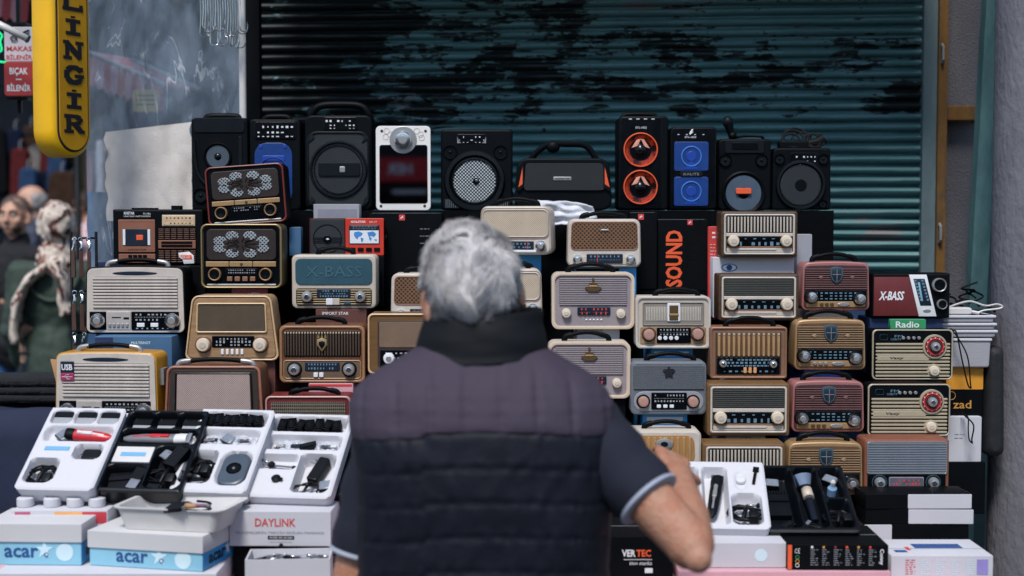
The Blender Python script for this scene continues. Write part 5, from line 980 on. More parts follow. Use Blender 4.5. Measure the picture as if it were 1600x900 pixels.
o, w_, h_ = carton('black carton with vertical orange SOUND lettering', 1028, 343, 1106, 456, 3.955, .085, CARD_B); text('SOUND', o, (-w_ * .18, h_ * .46), h_ * .78, w_ * .34, INKO, bold=.035, rotz=R(90), y=-.0008); FLA(o, w_ * .14, h_ - .008, .014); fineprint(o, w_ * .12, h_ * .6, w_ * .3, 3, CHAR, .02, 9)
o, w_, h_ = carton('red carton with white print between SOUND carton and eye logo carton', 1106, 354, 1126, 500, 3.93, .02, CARD_R); fineprint(o, -w_ * .2, h_ - .02, w_ * .5, 2, INK, .012, 3, .005); fineprint(o, -w_ * .35, h_ - .05, w_ * .7, 14, INKP, .009, 4, .0012); 
o, w_, h_ = carton('pale grey carton upright behind the ivory ribbed radio', 1244, 366, 1269, 500, 3.95, .05, CARD_GR)
o, w_, h_ = carton('small pale box behind the red world map radio', 490, 319, 561, 352, 3.965, .06, CARD_GR, zbase=P(0, 398, 3.9).z); MB().prism(rr(-w_ / 2 + .012, .01, w_ / 2 - .006, h_ - .014, .002), -.0008, .001).build('printed_panel', M('grey_print', (128, 130, 142), .6), o)
o, w_, h_ = carton('blue and white carton peeping beside the olive rimmed radio', 452, 355, 470, 400, 3.9, .04, CARD_T)
# crumpled white bag behind the ivory honeycomb radio
a_, b_ = P(843, 350, 3.97), P(930, 313, 3.97); mb = MB(); nx, nz = 18, 12
for j in range(nz + 1):
    for i in range(nx + 1):
        u, v = i / nx, j / nz; mb.v.append((a_.x + (b_.x - a_.x) * u + .006 * math.sin(v * 5), 3.975 + .02 * noise.noise(Vector((u * 4, v * 4, 2))) + .01 * v, a_.z + (b_.z - a_.z) * v * (1 - .25 * u * u) + .003 * noise.noise(Vector((u * 9, 1, 1)))))
for j in range(nz):
    for i in range(nx): k = j * (nx + 1) + i; mb.f.append((k, k + 1, k + nx + 2, k + nx + 1))
o = mb.build('plastic_bag', M('white_bag', (196, 198, 206), .45, var=.12, bump=.3, bscale=20), None, 180); sm = o.modifiers.new('thick', 'SOLIDIFY'); sm.thickness = .004; tag(o, 'crumpled white plastic bag in front of the barrel boombox', 'bag')
# green Radio card
o, w_, h_ = carton('small green card reading Radio on the khaki tuner radio', 1391, 499, 1447, 515, 3.75, .02, CARD_G, name='green_card'); text('Radio', o, (-.002, h_ * .5), w_ * .66, h_ * .62, INK, y=-.001, bold=.02)

# ================================================================== right hand end: foam lids, cables, amber box
o, w_, h_ = carton('black and amber box beside the khaki radio', 1478, 574, 1536, 650, 3.86, .16, CARD_B, name='amber_box'); MB().prism(rr(-w_ / 2 - .0006, h_ * .55, w_ / 2 + .0006, h_ + .0006, .002, 2), -.0008, .162).build('amber_band', CARD_O, o); text('zad', o, (-w_ * .06, h_ * .24), w_ * .5, h_ * .17, INKGO, y=-.0008, bold=.01); MB().tube([(-w_ * .36 + .011 * math.cos(i * math.pi / 8), -.0008, h_ * .42 + .011 * math.sin(i * math.pi / 8)) for i in range(17)], .0008, 4).build('ring_logo', INKGO, o)
AMB = o
o, w_, h_ = carton('plain white box under the black and amber box', 1480, 651, 1534, 722, 3.84, .16, CARD_W); fineprint(o, -w_ * .3, h_ * .6, w_ * .3, 2, INKG, .01, 2)
o, w_, h_ = carton('dark crate at the end of the table carrying the white box', 1478, 722, 1540, 850, 3.83, .18, CARD_B, zbase=TZ)
BAG = M('black_nylon', (18, 21, 26), .7, var=.3, bump=.3, bscale=25)
mb = MB(); mb.prism(rr(-.028, 0, .028, .30, .02, 5, .8), 0, .08, .018, .018); o = mb.build('black_bag', BAG, None, 60, P(1558, 705, 3.62)); tag(o, 'black nylon bag hanging beside the stacked foam lids', 'bag'); o.location.z = P(0, 720, 3.78).z; o.location.y = 3.84; o.location.x = P(1556, 700, 3.84).x
zt = AMB.location.z + P(0, 574, 3.86).z - P(0, 650, 3.86).z
FL = 'white foam lids stacked by the column'
for i, (q0, q1, nm) in enumerate(((528, 574, 'lowest and deepest white foam lid of the stack by the column'), (518, 530, 'second white foam lid from the bottom of the stack'), (509, 520, 'third white foam lid from the bottom of the stack'), (499, 511, 'topmost white foam lid under the cables'))):
    D_ = 3.84 - i * .004; a_, b_ = P(1472 + (0 if i else 4), q1, D_), P(1556 - (10 if not i else i), q0, D_); zz = zt + .002; hh = b_.z - a_.z; zt = zz + hh * (1 if i == 0 else .92); ww = b_.x - a_.x
    o = thing('foam_cover', nm, 'foam lid', ((a_.x + b_.x) / 2, D_, zz), (0, 0, R(-2 + i)), FL); MB().prism(rr(-ww / 2, 0, ww / 2, hh - .001, .006, 3, 1.06 if i == 0 else 1.02), 0, .2, .004, .004).build('lid_body', M('grey_foam', (150, 150, 156), .8, var=.1, bump=.1, bscale=200), o); MB().prism(rr(-ww / 2 - .004, hh - .008, ww / 2 + .006, hh - .001, .003, 2), -.004, .204, .002).build('rim', FOAM, o)
ZL = zt + .001
cbx = P(1530, 490, 3.84); o = thing('charger_cables', 'tangled black and white charger cables on the foam lids', 'cable', (cbx.x, 3.87, ZL)); rn = random.Random(5)
for i in range(9):
    p0 = Vector((rn.uniform(-.07, .05), rn.uniform(0, .1), rn.uniform(.006, .03))); pts = [p0]
    for k in range(5): pts.append(pts[-1] + Vector((rn.uniform(-.05, .05), rn.uniform(-.03, .03), rn.uniform(-.02, .022))))
    for p in pts: p.z = max(p.z, .004); p.x = max(-.1, min(.065, p.x))
    MB().tube(pts, .0028, 6, 5).build('black_cord', BLACKR, o, 60)
MB().tube([(-.08, -.01, .018), (-.05, -.015, .03), (-.02, -.02, .036), (.02, -.02, .024), (.05, -.02, .028), (.066, -.02, .022), (.055, -.02, .016), (.02, -.02, .012), (0, -.02, .006)], .0026, 6, 5).build('white_cord', WHITE, o, 60)
MB().prism(rr(-.105, .0, -.02, .02, .008, 3), -.035, -.01, .004).build('white_charger', WHITE, o); MB().tube([(-.03, -.022, .010), (.0, -.03, .004)], .005, 6).build('plug', WHITE, o)
for k, (xa, ya, xb, yb_, nm) in enumerate(((1490, 518, 1518, 604, 'black wrist strap looping down in front of the amber box'), (1508, 650, 1520, 690, 'black cord loop hanging in front of the white box'))):
    A = P(xa, ya, 3.80); B = P(xb, yb_, 3.80); m_ = (A + B) / 2
    tag(MB().tube([A + Vector((0, .03, .004)), A, m_ + Vector((.012, 0, .01)), B + Vector((-.003, 0, .006)), B + Vector((-.001, 0, -.004)), B + Vector((-.010, 0, .006)), m_ + Vector((-.002, 0, 0)), A + Vector((.008, .0, -.004)), A + Vector((.006, .03, .0))], .002, 6, 5).build('wrist_strap', BLACKR, None, 60), nm, 'strap')

# ================================================================== clipper trays (moulded in one piece with recesses)
def sstep(a, b, x): t = max(0, min(1, (x - a) / (b - a))); return t * t * (3 - 2 * t)
def tray(label, BL, BR, W, L, tilt, yaw, mat, cells, depth=.046, loc=None, rough_=0.0, name='clipper_tray', step=.0035):
    o = thing(name, label, 'tray', loc, (R(tilt), 0, R(yaw)), 'clipper trays along the front'); nx, ny = int(W / step), int(L / step); mb = MB(); rc = .014
    def h(x, y):
        z = 0.
        for (u0, v0, u1, v1, dp, r) in cells:
            cx, cy = (u0 + u1) / 2 * W - W / 2, (v0 + v1) / 2 * L; hx, hy = (u1 - u0) / 2 * W - r, (v1 - v0) / 2 * L - r
            qx, qy = abs(x - cx) - hx, abs(y - cy) - hy; sd = math.hypot(max(qx, 0), max(qy, 0)) + min(max(qx, qy), 0) - r
            z = min(z, -dp * (1 - sstep(-.007, .0015, sd)))
        return z + noise.noise(Vector((x * 60, y * 60, W * 9))) * .0005 * (1 if mat is FOAM else 0)
    for j in range(ny + 1):
        for i in range(nx + 1):
            x, y = -W / 2 + W * i / nx, L * j / ny; dx = max(0, abs(x) - (W / 2 - rc)); dy = max(0, abs(y - L / 2) - (L / 2 - rc)); q = math.hypot(dx, dy)
            if q > rc: 
                f = rc / q; x = math.copysign(W / 2 - rc + dx * f, x); y = L / 2 + math.copysign(L / 2 - rc + dy * f, y - L / 2)
            e = min(W / 2 - abs(x), y, L - y); ed = -.004 * (1 - sstep(0, .006, e)) if (i in (0, nx) or j in (0, ny) or e < .004) else 0
            mb.v.append((x, y, h(x, y) + ed))
    for j in range(ny):
        for i in range(nx): k = j * (nx + 1) + i; mb.f.append((k, k + 1, k + nx + 2, k + nx + 1))
    bd = [i for i in range(nx + 1)] + [(j + 1) * (nx + 1) - 1 for j in range(1, ny + 1)] + [ny * (nx + 1) + i for i in range(nx - 1, -1, -1)] + [j * (nx + 1) for j in range(ny - 1, 0, -1)]
    b = len(mb.v); n = len(bd)
    for k in bd: v = mb.v[k]; mb.v.append((v[0] * .94, L / 2 + (v[1] - L / 2) * .96, -depth))
    for i in range(n): j = (i + 1) % n; mb.f.append((bd[i], b + i, b + j, bd[j]))
    mb.f.append(tuple(b + i for i in reversed(range(n)))); mb.build('tray_body', mat, o, 50); return o, W, L
def on(t, name, label, cat, u, v, z=.0, rz=0., group=None):
    """a thing lying in a tray: its own top-level object carrying the tray's tilt"""
    o, W, L = t; mw = Matrix.LocRotScale(o.location, o.rotation_euler.to_quaternion(), None); p = mw @ Vector((u * W - W / 2, v * L, z)); q = thing(name, label, cat, p, (0, 0, 0), group); q.rotation_euler = (o.rotation_euler.to_matrix() @ Matrix.Rotation(rz, 3, 'Z')).to_euler(); return q
HAIRC = M('comb_black', (9, 12, 17), .4, var=.25, spec=.2); STEEL = M('brushed_steel', (168, 170, 174), .3, metal=.8, var=.15); REDC = M('clipper_red', (188, 36, 46), .3, var=.12); CLEARP = M('clear_wrap', (188, 192, 200), .25, var=.3, scale=50, bump=.6, bscale=90)
def comb(t, u, v, w, l, label, z=-.02, rz=0., grey=True, n=9):
    q = on(t, 'guide_comb', label, 'comb', u, v, z, rz, 'guide combs in the trays'); MB().box(-w / 2, -l * .5, 0, w / 2, l * .05, .012).build('comb_body', M('comb_grey', (150, 154, 160), .4) if grey else HAIRC, q); MB().box(-w / 2, l * .05, 0, w / 2, l * .3, .016).build('comb_spine', HAIRC, q)
    me = MB().box(-w / n * .28, l * .3, .002, w / n * .28, l * .52, .013).mesh('tooth', HAIRC, None)
    for i in range(n): link('tooth', me, q, ((i + .5) * w / n - w / 2, 0, 0))
def coil(t, u, v, label, r=.02, z=-.03, loops=3, plug=True, seed=0, th=.0026, lift=.010):
    r *= 1.45; th *= 1.2; q = on(t, 'power_cable', label, 'cord', u, v, z + lift, 0); rn = random.Random(seed); pts = []
    for k in range(loops * 10 + 1): a = k * math.pi / 5; rad = r * (1 + .25 * math.sin(k * 1.7) + rn.uniform(-.06, .06)); pts.append((rad * 1.15 * math.cos(a), rad * .75 * math.sin(a), .004 + .0012 * (k / 10) + .004 * abs(math.sin(a * .5))))
    MB().tube(pts, th, 6, 2).build('cord', HAIRC, q, 60); MB().tube([(-r * .2, -r * .7, .010), (0, 0, .016), (r * .2, r * .75, .010)], th * 1.7, 6, 4).build('cord_tie', HAIRC, q, 60)
    if plug: MB().prism(rr(-.011, 0, .011, .024, .004, 3), -.016, .008, .003).build('plug', HAIRC, q, 35, (r * .6, -r * .5, .002))
    return q
def clipper(t, u, v, label, body, tip, L=.125, rz=0., z=-.012, band=None):
    q = on(t, 'hair_clipper', label, 'hair clipper', u, v, z, rz, None); MB().tube([(-L / 2, 0, 0), (-L * .42, 0, 0), (-L * .2, 0, .002), (L * .1, 0, .002), (L * .26, 0, .003)], [.006, .011, .0135, .0145, .014], 14, 0, .75).build('body', body, q, 60)
    MB().tube([(L * .26, 0, .003), (L * .34, 0, .004), (L * .44, 0, .005)], [.0145, .0155, .0145], 14, 0, .7).build('head', tip, q, 60); MB().box(L * .44, -.015, -.004, L * .49, .015, .008).build('blade', STEEL, q)
    MB().prism(rr(-.012, -.005, .012, .005, .002), -.002, .002, .001).build('switch', band or WHITE, q).rotation_euler = (R(-90), 0, 0); q.children[-1].location = (-L * .02, 0, .0128)
    MB().tube([(-L * .36, 0, .0075), (L * .18, 0, .0125)], [.003, .0055], 8).build('grip_panel', band or WHITE, q, 60); return q

YB, ZB = 3.20, P(0, 776, 3.20).z
def tl(px, py, d): return P(px, py, d)
T1 = tray('white foam clipper tray at the outer end, holding a red clipper', 0, 0, .187, .262, 37, -7, FOAM, [(.06, .79, .34, .95, .022, .012), (.37, .79, .65, .95, .022, .012), (.68, .79, .95, .95, .022, .012), (.07, .57, .95, .76, .020, .016), (.55, .36, .92, .54, .030, .018), (.06, .08, .44, .36, .034, .016)], loc=tl(81, 764, 3.17))
T2 = tray('black plastic clipper tray with a grey clipper between white trays', 0, 0, .20, .262, 37, -7, BLACKT, [(.05, .77, .34, .95, .03, .008), (.36, .77, .64, .95, .03, .008), (.66, .77, .95, .95, .03, .008), (.04, .57, .96, .74, .024, .014), (.53, .05, .95, .53, .032, .016), (.04, .05, .5, .3, .030, .010)], loc=tl(214, 768, 3.17))
T3 = tray('white foam clipper tray with grey charging stand and black combs', 0, 0, .182, .27, 36, -9, FOAM, [(.07, .77, .94, .95, .03, .012), (.07, .56, .92, .73, .026, .012), (.06, .10, .47, .48, .036, .016), (.53, .08, .94, .48, .02, .028)], loc=tl(322, 768, 3.17))
T4 = tray('white foam clipper tray half hidden by the man, black comb row on top', 0, 0, .205, .27, 36, -9, FOAM, [(.07, .77, .94, .95, .03, .012), (.05, .55, .94, .72, .026, .012), (.05, .32, .5, .49, .02, .010), (.52, .06, .94, .5, .036, .016)], loc=tl(446, 776, 3.17))
T5 = tray('small dark tray tucked between the foam tray and the navy sleeve', 0, 0, .10, .20, 33, -9, BLACKT, [(.1, .1, .9, .9, .03, .01)], loc=tl(546, 774, 3.22))
T6 = tray('white foam clipper tray beside the bare arm', 0, 0, .215, .25, 27, -5, FOAM, [(.05, .42, .27, .9, .03, .012), (.31, .05, .58, .9, .03, .012), (.61, .05, .93, .5, .032, .02), (.66, .55, .8, .85, .006, .02)], loc=tl(1130, 824, 3.17))
T7 = tray('black plastic clipper tray below the golden shield radio', 0, 0, .215, .25, 27, -1, BLACKT, [(.05, .06, .40, .94, .034, .010), (.44, .06, .68, .94, .030, .010), (.72, .5, .95, .94, .030, .010), (.72, .06, .95, .46, .030, .010)], loc=tl(1272, 830, 3.17))
for i, u in enumerate((.21, .52, .825)): comb(T1, u, .865, .044, .056, ['grey and black guide comb nearest the outer edge of the red clipper tray', 'middle guide comb of the red clipper tray', 'guide comb of the red clipper tray nearest the black tray'][i], -.016)
clipper(T1, .62, .665, 'red and white hair clipper in the outer foam tray', REDC, BLACK, .12, R(176), -.010, WHITE)
q = on(T1, 'blue_sticker', 'pale blue sticker on the red clipper tray', 'sticker', .33, .475, .0006); MB().prism(rr(-.03, -.006, .03, .006, .001), -.0006, .0006).build('sticker_film', STKB, q, 35).rotation_euler = (R(-90), 0, 0)
coil(T1, .25, .215, 'coiled black power cord in the red clipper tray', .022, -.036, 3, True, 1)
q = on(T1, 'charger_plug', 'black charger plug in the round pocket of the red clipper tray', 'charger', .76, .45, -.03); MB().prism(rr(-.022, -.015, .022, .018, .008), -.02, .004, .004).build('plug_body', HAIRC, q).rotation_euler = (R(-90), 0, 0); MB().tube([(-.02, -.01, .012), (-.028, .0, .016), (-.02, .012, .014)], .003, 6, 3).build('pin', STEEL, q)
for i, u in enumerate((.195, .5, .805)): comb(T2, u, .85, .044, .05, ['wide comb in the black tray next to the red clipper tray', 'comb in the middle top pocket of the black tray', 'comb in the black tray next to the charging stand tray'][i], -.03)
clipper(T2, .48, .655, 'grey hair clipper with white head in the black tray', M('clipper_grey', (110, 112, 118), .35, var=.12), M('clipper_white', (206, 206, 206), .35), .165, 0, -.010, REDC)
q = on(T2, 'instruction_card', 'white card with pale blue strip in the black tray', 'card', .29, .42, -.002); MB().box(-.045, -.024, 0, .045, .024, .006).build('card', WHITE, q); MB().box(-.03, -.006, .006, .03, .006, .0068).build('blue_strip', STKB, q)
comb(T2, .2, .17, .05, .05, 'ribbed black comb at the foot of the black tray', -.03, R(8), False, 12); q = on(T2, 'blade_guard', 'silver and black blade guard at the foot of the black tray', 'guard', .41, .18, -.022, R(-12)); MB().box(-.012, -.03, 0, .012, .03, .014).build('guard', STEEL, q); MB().box(-.014, -.002, .004, .014, .03, .018).build('grip', HAIRC, q)
coil(T2, .72, .25, 'black adapter cord in the deep pocket of the black tray', .022, -.036, 2, True, 4); q = on(T2, 'power_adapter', 'black power adapter with metal pins in the black tray', 'charger', .8, .42, -.02, R(-20)); MB().box(-.016, -.03, 0, .016, .03, .022).build('adapter_body', HAIRC, q); 
for s_ in (-1, 1): MB().tube([(-.016, .01 * s_, .012), (-.032, .01 * s_, .012)], .0022, 6).build('pin', STEEL, q)
def comb_row(t, nm, n=7):
    for i in range(n):
        q = on(t, 'guide_comb', '%s guide comb in the row on the %s' % (['first', 'second', 'third', 'fourth', 'fifth', 'sixth', 'seventh'][i], nm), 'comb', .18 + i * .108, .85, -.022, R(90 + 12 * math.sin(i * 2.3)), 'row of black combs on the ' + nm)
        l = .036 + .006 * math.sin(i * 1.9); MB().tube([(-l * .5, 0, .004), (-l * .2, 0, .016), (l * .2, 0, .02), (l * .5, 0, .008)], .0085, 6, 3, 1.).build('comb_spine', HAIRC, q, 40)
        me = MB().box(-.0012, -.010, .004, .0012, .010, .026).mesh('tooth', HAIRC, None)
        for k in range(6): link('tooth', me, q, (-l * .42 + k * l * .17, 0, 0))
comb_row(T3, 'charging stand tray'); comb_row(T4, 'tray beside the man')
def wrapped(t, u, v, w, l, label, seed):
    q = on(t, 'wrapped_tool', label, 'tool', u, v, -.02, R(4)); mb = MB(); nx, ny = 16, 8
    for j in range(ny + 1):
        for i in range(nx + 1): a, b = i / nx, j / ny; mb.v.append(((a - .5) * w, (b - .5) * l, .016 * math.sin(math.pi * a) ** .5 * math.sin(math.pi * b) ** .5 + .007 * noise.noise(Vector((a * 7, b * 5, seed)))))
    for j in range(ny):
        for i in range(nx): k = j * (nx + 1) + i; mb.f.append((k, k + 1, k + nx + 2, k + nx + 1))
    mb.build('clear_bag', CLEARP, q, 20); rn = random.Random(seed)
    for i in range(3): x = rn.uniform(-w * .3, w * .3); MB().box(x - .012, -l * .3, .012, x + .010, -l * .3 + .008, .017).build('tool_piece', [STEEL, NAVY, WHITE][i], q)
wrapped(T3, .3, .645, .055, .036, 'bagged clear oil bottle in the charging stand tray', 3); wrapped(T3, .68, .645, .075, .038, 'bagged scissors in the charging stand tray', 5); wrapped(T4, .3, .635, .08, .04, 'bagged white clipper in the tray beside the man', 8); wrapped(T4, .76, .635, .065, .038, 'bagged steel comb in the tray beside the man', 11)
q = on(T3, 'charging_stand', 'slate grey charging stand with a round well', 'charging stand', .735, .28, -.018); MB().prism(rr(-.033, -.05, .033, .05, .026, 6), -.016, .004, .006).build('stand_body', M('slate_stand', (62, 74, 88), .4, var=.12), q).rotation_euler = (R(-90), 0, 0); MB().lathe([(.018, .0165), (.016, .019), (.013, .016), (.010, .012)], 20, 'z').build('well_rim', BLACK, q); MB().lathe([(.004, .012), (.003, .018)], 10, 'z').build('pin', STEEL, q)
coil(T3, .27, .33, 'black cord bundle in the charging stand tray', .018, -.036, 2, True, 6); comb(T3, .22, .17, .05, .03, 'pale ribbed comb at the foot of the charging stand tray', -.032, R(6), True, 11)
q = on(T4, 'thin_brush', 'thin blue grey cleaning brush in the tray beside the man', 'brush', .28, .39, -.012, R(-5)); MB().tube([(-.04, 0, 0), (.035, 0, 0)], .0022, 6).build('handle', GREY, q); MB().tube([(.033, 0, 0), (.045, 0, 0)], .004, 6).build('bristles', CHAR, q)
q = on(T4, 'small_plug', 'small black plug stuck in the tray beside the man', 'plug', .33, .19, .0); MB().lathe([(.010, 0), (.011, .006), (.005, .010)], 12, 'z').build('plug_body', HAIRC, q); MB().tube([(0, 0, .006), (.016, -.004, .006)], .004, 6).build('tip', HAIRC, q)
q = on(T4, 'power_adapter', 'black power adapter lying in the tray beside the man', 'charger', .75, .36, -.026, R(-14)); MB().prism(rr(-.013, -.036, .013, .036, .004), -.02, .002, .003).build('adapter_body', HAIRC, q).rotation_euler = (R(-90), 0, 0)
for s_ in (-1, 1): MB().tube([(-.012, .022 + .007 * s_, .012), (-.03, .026 + .007 * s_, .012)], .002, 6).build('pin', STEEL, q)
coil(T4, .68, .13, 'thin black cord loop at the foot of the tray beside the man', .02, -.034, 2, False, 9, .0018)
comb(T5, .5, .5, .06, .10, 'dark comb in the small tray by the sleeve', -.03, 0, False, 10)
comb(T6, .16, .66, .042, .08, 'stacked black combs in the tray beside the bare arm', -.028, R(2), False, 8); clipper(T6, .44, .5, 'black hair clipper with silver ring in the tray beside the bare arm', HAIRC, HAIRC, .15, R(82), -.012, SILVER)
q = on(T6, 'clear_cap', 'small clear cap in the tray beside the bare arm', 'cap', .73, .7, -.004); MB().lathe([(.012, 0), (.012, .006), (.010, .008), (.004, .009)], 18, 'z').build('cap_body', M('clear_cap', (206, 208, 212), .2, var=.1), q)
q = on(T6, 'cleaning_brush', 'small black cleaning brush in the tray beside the bare arm', 'brush', .885, .74, .001, R(80)); MB().box(-.028, -.0035, 0, .02, .0035, .006).build('handle', HAIRC, q); MB().box(.02, -.007, 0, .032, .007, .007).build('bristles', HAIRC, q)
coil(T6, .75, .27, 'looped black and blue cord in the tray beside the bare arm', .021, -.032, 4, True, 13)
q = on(T7, 'steel_trimmer', 'chrome headed trimmer lying in the black tray under the golden radio', 'trimmer', .55, .52, -.022, R(92)); MB().tube([(-.075, 0, .006), (-.02, 0, .008), (.05, 0, .008)], [.009, .011, .012], 12, 0, .7).build('body', M('trimmer_navy', (12, 18, 32), .3, var=.4), q, 60); MB().tube([(.05, 0, .008), (.085, 0, .010)], [.017, .026], 12, 0, .5).build('head', CHROME, q, 60); MB().tube([(.0, 0, .012), (.03, 0, .014)], .013, 10).build('collar', M('bone_collar', (190, 176, 160), .4), q)
q = on(T7, 'oil_bottle', 'small pale blue oil bottle in the black tray', 'bottle', .83, .66, -.026); MB().lathe([(.011, 0), (.011, .02), (.006, .026), (.005, .034)], 14, 'z').build('bottle_body', M('pale_blue_bottle', (132, 168, 204), .3), q); MB().lathe([(.006, .03), (.006, .038), (.003, .042)], 12, 'z').build('cap', WHITE, q)
coil(T7, .82, .26, 'black cord in the corner pocket of the black tray', .018, -.032, 2, True, 17)
comb(T7, .22, .5, .05, .09, 'dark comb in the long pocket of the black tray', -.032, 0, False, 8)

# more accessories packed into the trays
rn = random.Random(31)
ACC = M('smoky_clear_plastic', (120, 128, 140), .25, var=.3, scale=60)
def bit(t, u, v, z, kind, label, rz=0.):
    q = on(t, 'clipper_accessory', label, 'accessory', u, v, z, rz, 'small accessories in the trays')
    if kind == 'guard': MB().prism(rr(-.018, 0, .018, .012, .004, 3, .85), -.012, .012, .002).build('guard_shell', ACC, q); MB().box(-.016, -.013, .002, .016, -.010, .010).build('guard_teeth', HAIRC, q)
    elif kind == 'key': MB().tube([(-.02, 0, .004), (.006, 0, .004)], .003, 8).build('shaft', STEEL, q); MB().lathe([(.008, 0), (.009, .004), (.007, .008)], 14, 'z').build('head', HAIRC, q, 40, (.012, 0, 0))
    elif kind == 'clip': MB().tube([(-.02, -.006, .004), (.016, 0, .008), (-.02, .006, .004)], .003, 8, 3).build('clip_arm', HAIRC, q, 60); MB().box(-.022, -.008, 0, -.014, .008, .008).build('clip_base', GREY, q)
    else: MB().box(-.02, -.010, 0, .02, .010, .007).build('cap_body', HAIRC, q); MB().box(-.014, -.006, .007, .014, .006, .0105).build('cap_top', CHAR, q)
for i, (t, u, v, z, k, lab) in enumerate(((T1, .3, .665, -.016, 'guard', 'clear guard beside the red clipper'), (T1, .82, .43, -.02, 'clip', 'black clip in the round pocket by the red clipper'), (T2, .62, .12, -.026, 'cap', 'flat black cap at the foot of the black tray'), (T2, .86, .1, -.026, 'key', 'small key tool in the corner of the black tray'), (T2, .66, .47, -.02, 'guard', 'smoky guard beside the white card'), (T2, .1, .62, -.018, 'clip', 'black clip at the tail of the grey clipper'),
    (T3, .16, .42, -.026, 'cap', 'black cap above the cord of the charging stand tray'), (T3, .4, .16, -.026, 'clip', 'black clip beside the pale ribbed comb'), (T3, .5, .645, -.016, 'guard', 'smoky guard between the two bags'), (T4, .54, .635, -.016, 'cap', 'black cap between the bagged tools'), (T4, .88, .2, -.026, 'guard', 'smoky guard by the adapter beside the man'), (T4, .14, .42, -.014, 'key', 'small key tool above the plug beside the man'),
    (T6, .16, .48, -.02, 'cap', 'flat black cap below the stacked combs'), (T6, .86, .42, -.024, 'key', 'key tool above the looped cord'), (T7, .2, .8, -.028, 'guard', 'smoky guard at the top of the long pocket'), (T7, .26, .18, -.028, 'cap', 'black cap at the foot of the long pocket'), (T7, .84, .84, -.024, 'guard', 'smoky guard behind the oil bottle'), (T7, .55, .16, -.024, 'clip', 'black clip below the chrome trimmer'))):
    bit(t, u, v, z, k, lab, R(rn.uniform(-40, 40)))

# ================================================================== boxes and tubs along the front edge
def propped(label, x0, x1, yfront, ytop, D, dep, mat, **k): return carton(label, x0, yfront, x1, 0, D, dep, mat, **k)
# block the trays lean on
zb2 = P(0, 690, 3.36).z
o = thing('tray_prop', 'black cloth covered block behind the leaning trays', 'display stand', (0, 0, TZ)); MB().box(P(30, 0, 3.35).x, 3.365, 0, P(580, 0, 3.35).x, 3.46, .235).build('block', CLOTHK, o)
o = thing('tray_prop', 'black cloth covered block behind the trays below the shield radios', 'display stand', (0, 0, TZ)); MB().box(P(1060, 0, 3.3).x, 3.345, 0, P(1350, 0, 3.3).x, 3.46, .12).build('block', CLOTHK, o)
# colourful box and foam feet below the red clipper tray
o, w_, h_ = carton('white box printed with pink and orange bands under the red clipper tray', 18, 797, 168, 850, 3.15, .16, CARD_W, zbase=TZ)
MB().box(-w_ * .46, -.0008, h_ - .028, -w_ * .3, .001, h_ - .004).build('pink_print', M('magenta_wash', (176, 84, 116), .55), o, None); MB().box(0 - w_ * .05, -.0008, h_ - .03, w_ * .24, .001, h_ - .004).build('orange_print', M('apricot_wash', (224, 160, 96), .55, var=.2), o, None); MB().box(w_ * .24, -.0008, h_ - .03, w_ * .49, .001, h_ - .004).build('red_print', M('crimson_wash', (186, 56, 66), .55, var=.2), o, None)
for i, px in enumerate((40, 82, 118, 152)):
    b = P(px, 796, 3.19); q = thing('foam_puck', ['first', 'second', 'third', 'fourth'][i] + ' round foam foot under the red clipper tray', 'foam block', (b.x, 3.19, TZ + h_ + .001), (0, 0, 0), 'foam feet'); MB().lathe([(.018, 0), (.019, .004), (.019, .018), (.017, .02)], 18, 'z').build('foot_body', FOAM, q)
ACW = M('acar_lid_white', (192, 191, 193), .6, var=.05, scale=6)
def acar(label, loc, w_, d_, hb, hl, yaw):
    o = thing('shoe_box', label, 'box', loc, (0, 0, R(yaw))); MB().prism(rr(-w_ / 2, 0, w_ / 2, hb, .002, 2), 0, d_, .0012, .0012).build('box_body', CARD_LB, o); MB().prism(rr(-w_ / 2 - .003, hb - .004, w_ / 2 + .003, hb + hl, .002, 2), -.004, d_ + .004, .0015, .0015).build('lid', ACW, o)
    MB().box(w_ / 2, .001, .002, w_ / 2 + .0008, d_ - .001, hb - .006).build('side_print', M('azure_print', (40, 140, 200), .5), o)
    text('acar', o, (-w_ * .12, hb * .5), .075, .022, INKBL, y=-.0008, bold=.02); star = [(.0 + (.021 if i % 2 == 0 else .008) * math.cos(R(90 + i * 36)), (.021 if i % 2 == 0 else .008) * math.sin(R(90 + i * 36))) for i in range(10)]
    MB().prism([(x + w_ * .12, z + hb * .62) for x, z in star], -.0007, .001).build('star_logo', INKP, o); MB().tube([(w_ * .14 + .0045 * math.cos(i * math.pi / 6), -.0008, hb * .42 + .0045 * math.sin(i * math.pi / 6)) for i in range(13)], .001, 4).build('ring_logo', INKBL, o)
    MB().prism([(w_ * .33 + .019 * math.cos(i * math.pi / 12), hb * .52 + .019 * math.sin(i * math.pi / 12)) for i in range(24)], -.0007, .001).build('round_seal', INKP, o)
    text('acar', o, (d_ * .42, hb * .45), d_ * .5, .020, INKB, y=w_ / 2 + .0012, bold=.03, axis='side'); mb = MB(); mb.add([(w_ / 2 + .0014, d_ * .74 + x * .7, hb * .6 + z) for x, z in star], [tuple(range(10))]); mb.build('star_logo', INK, o, None); return o
zA = TZ + .002
o, w_, h_ = carton('flat white box under the pale blue acar boxes', -10, 896, 338, 930, 2.99, .3, CARD_W, zbase=TZ + .001); zA2 = TZ + h_ + .002
b = P(52, 892, 3.06); acar('pale blue acar box at the corner of the stall', (b.x, 3.06, zA2), .212, .16, P(0, 844, 3.06).z - zA2, .037, -2)
b = P(226, 905, 3.02); acar('pale blue acar box carrying the white tub', (b.x, 3.03, zA2), .265, .17, P(0, 862, 3.0).z - zA2, .034, -13)
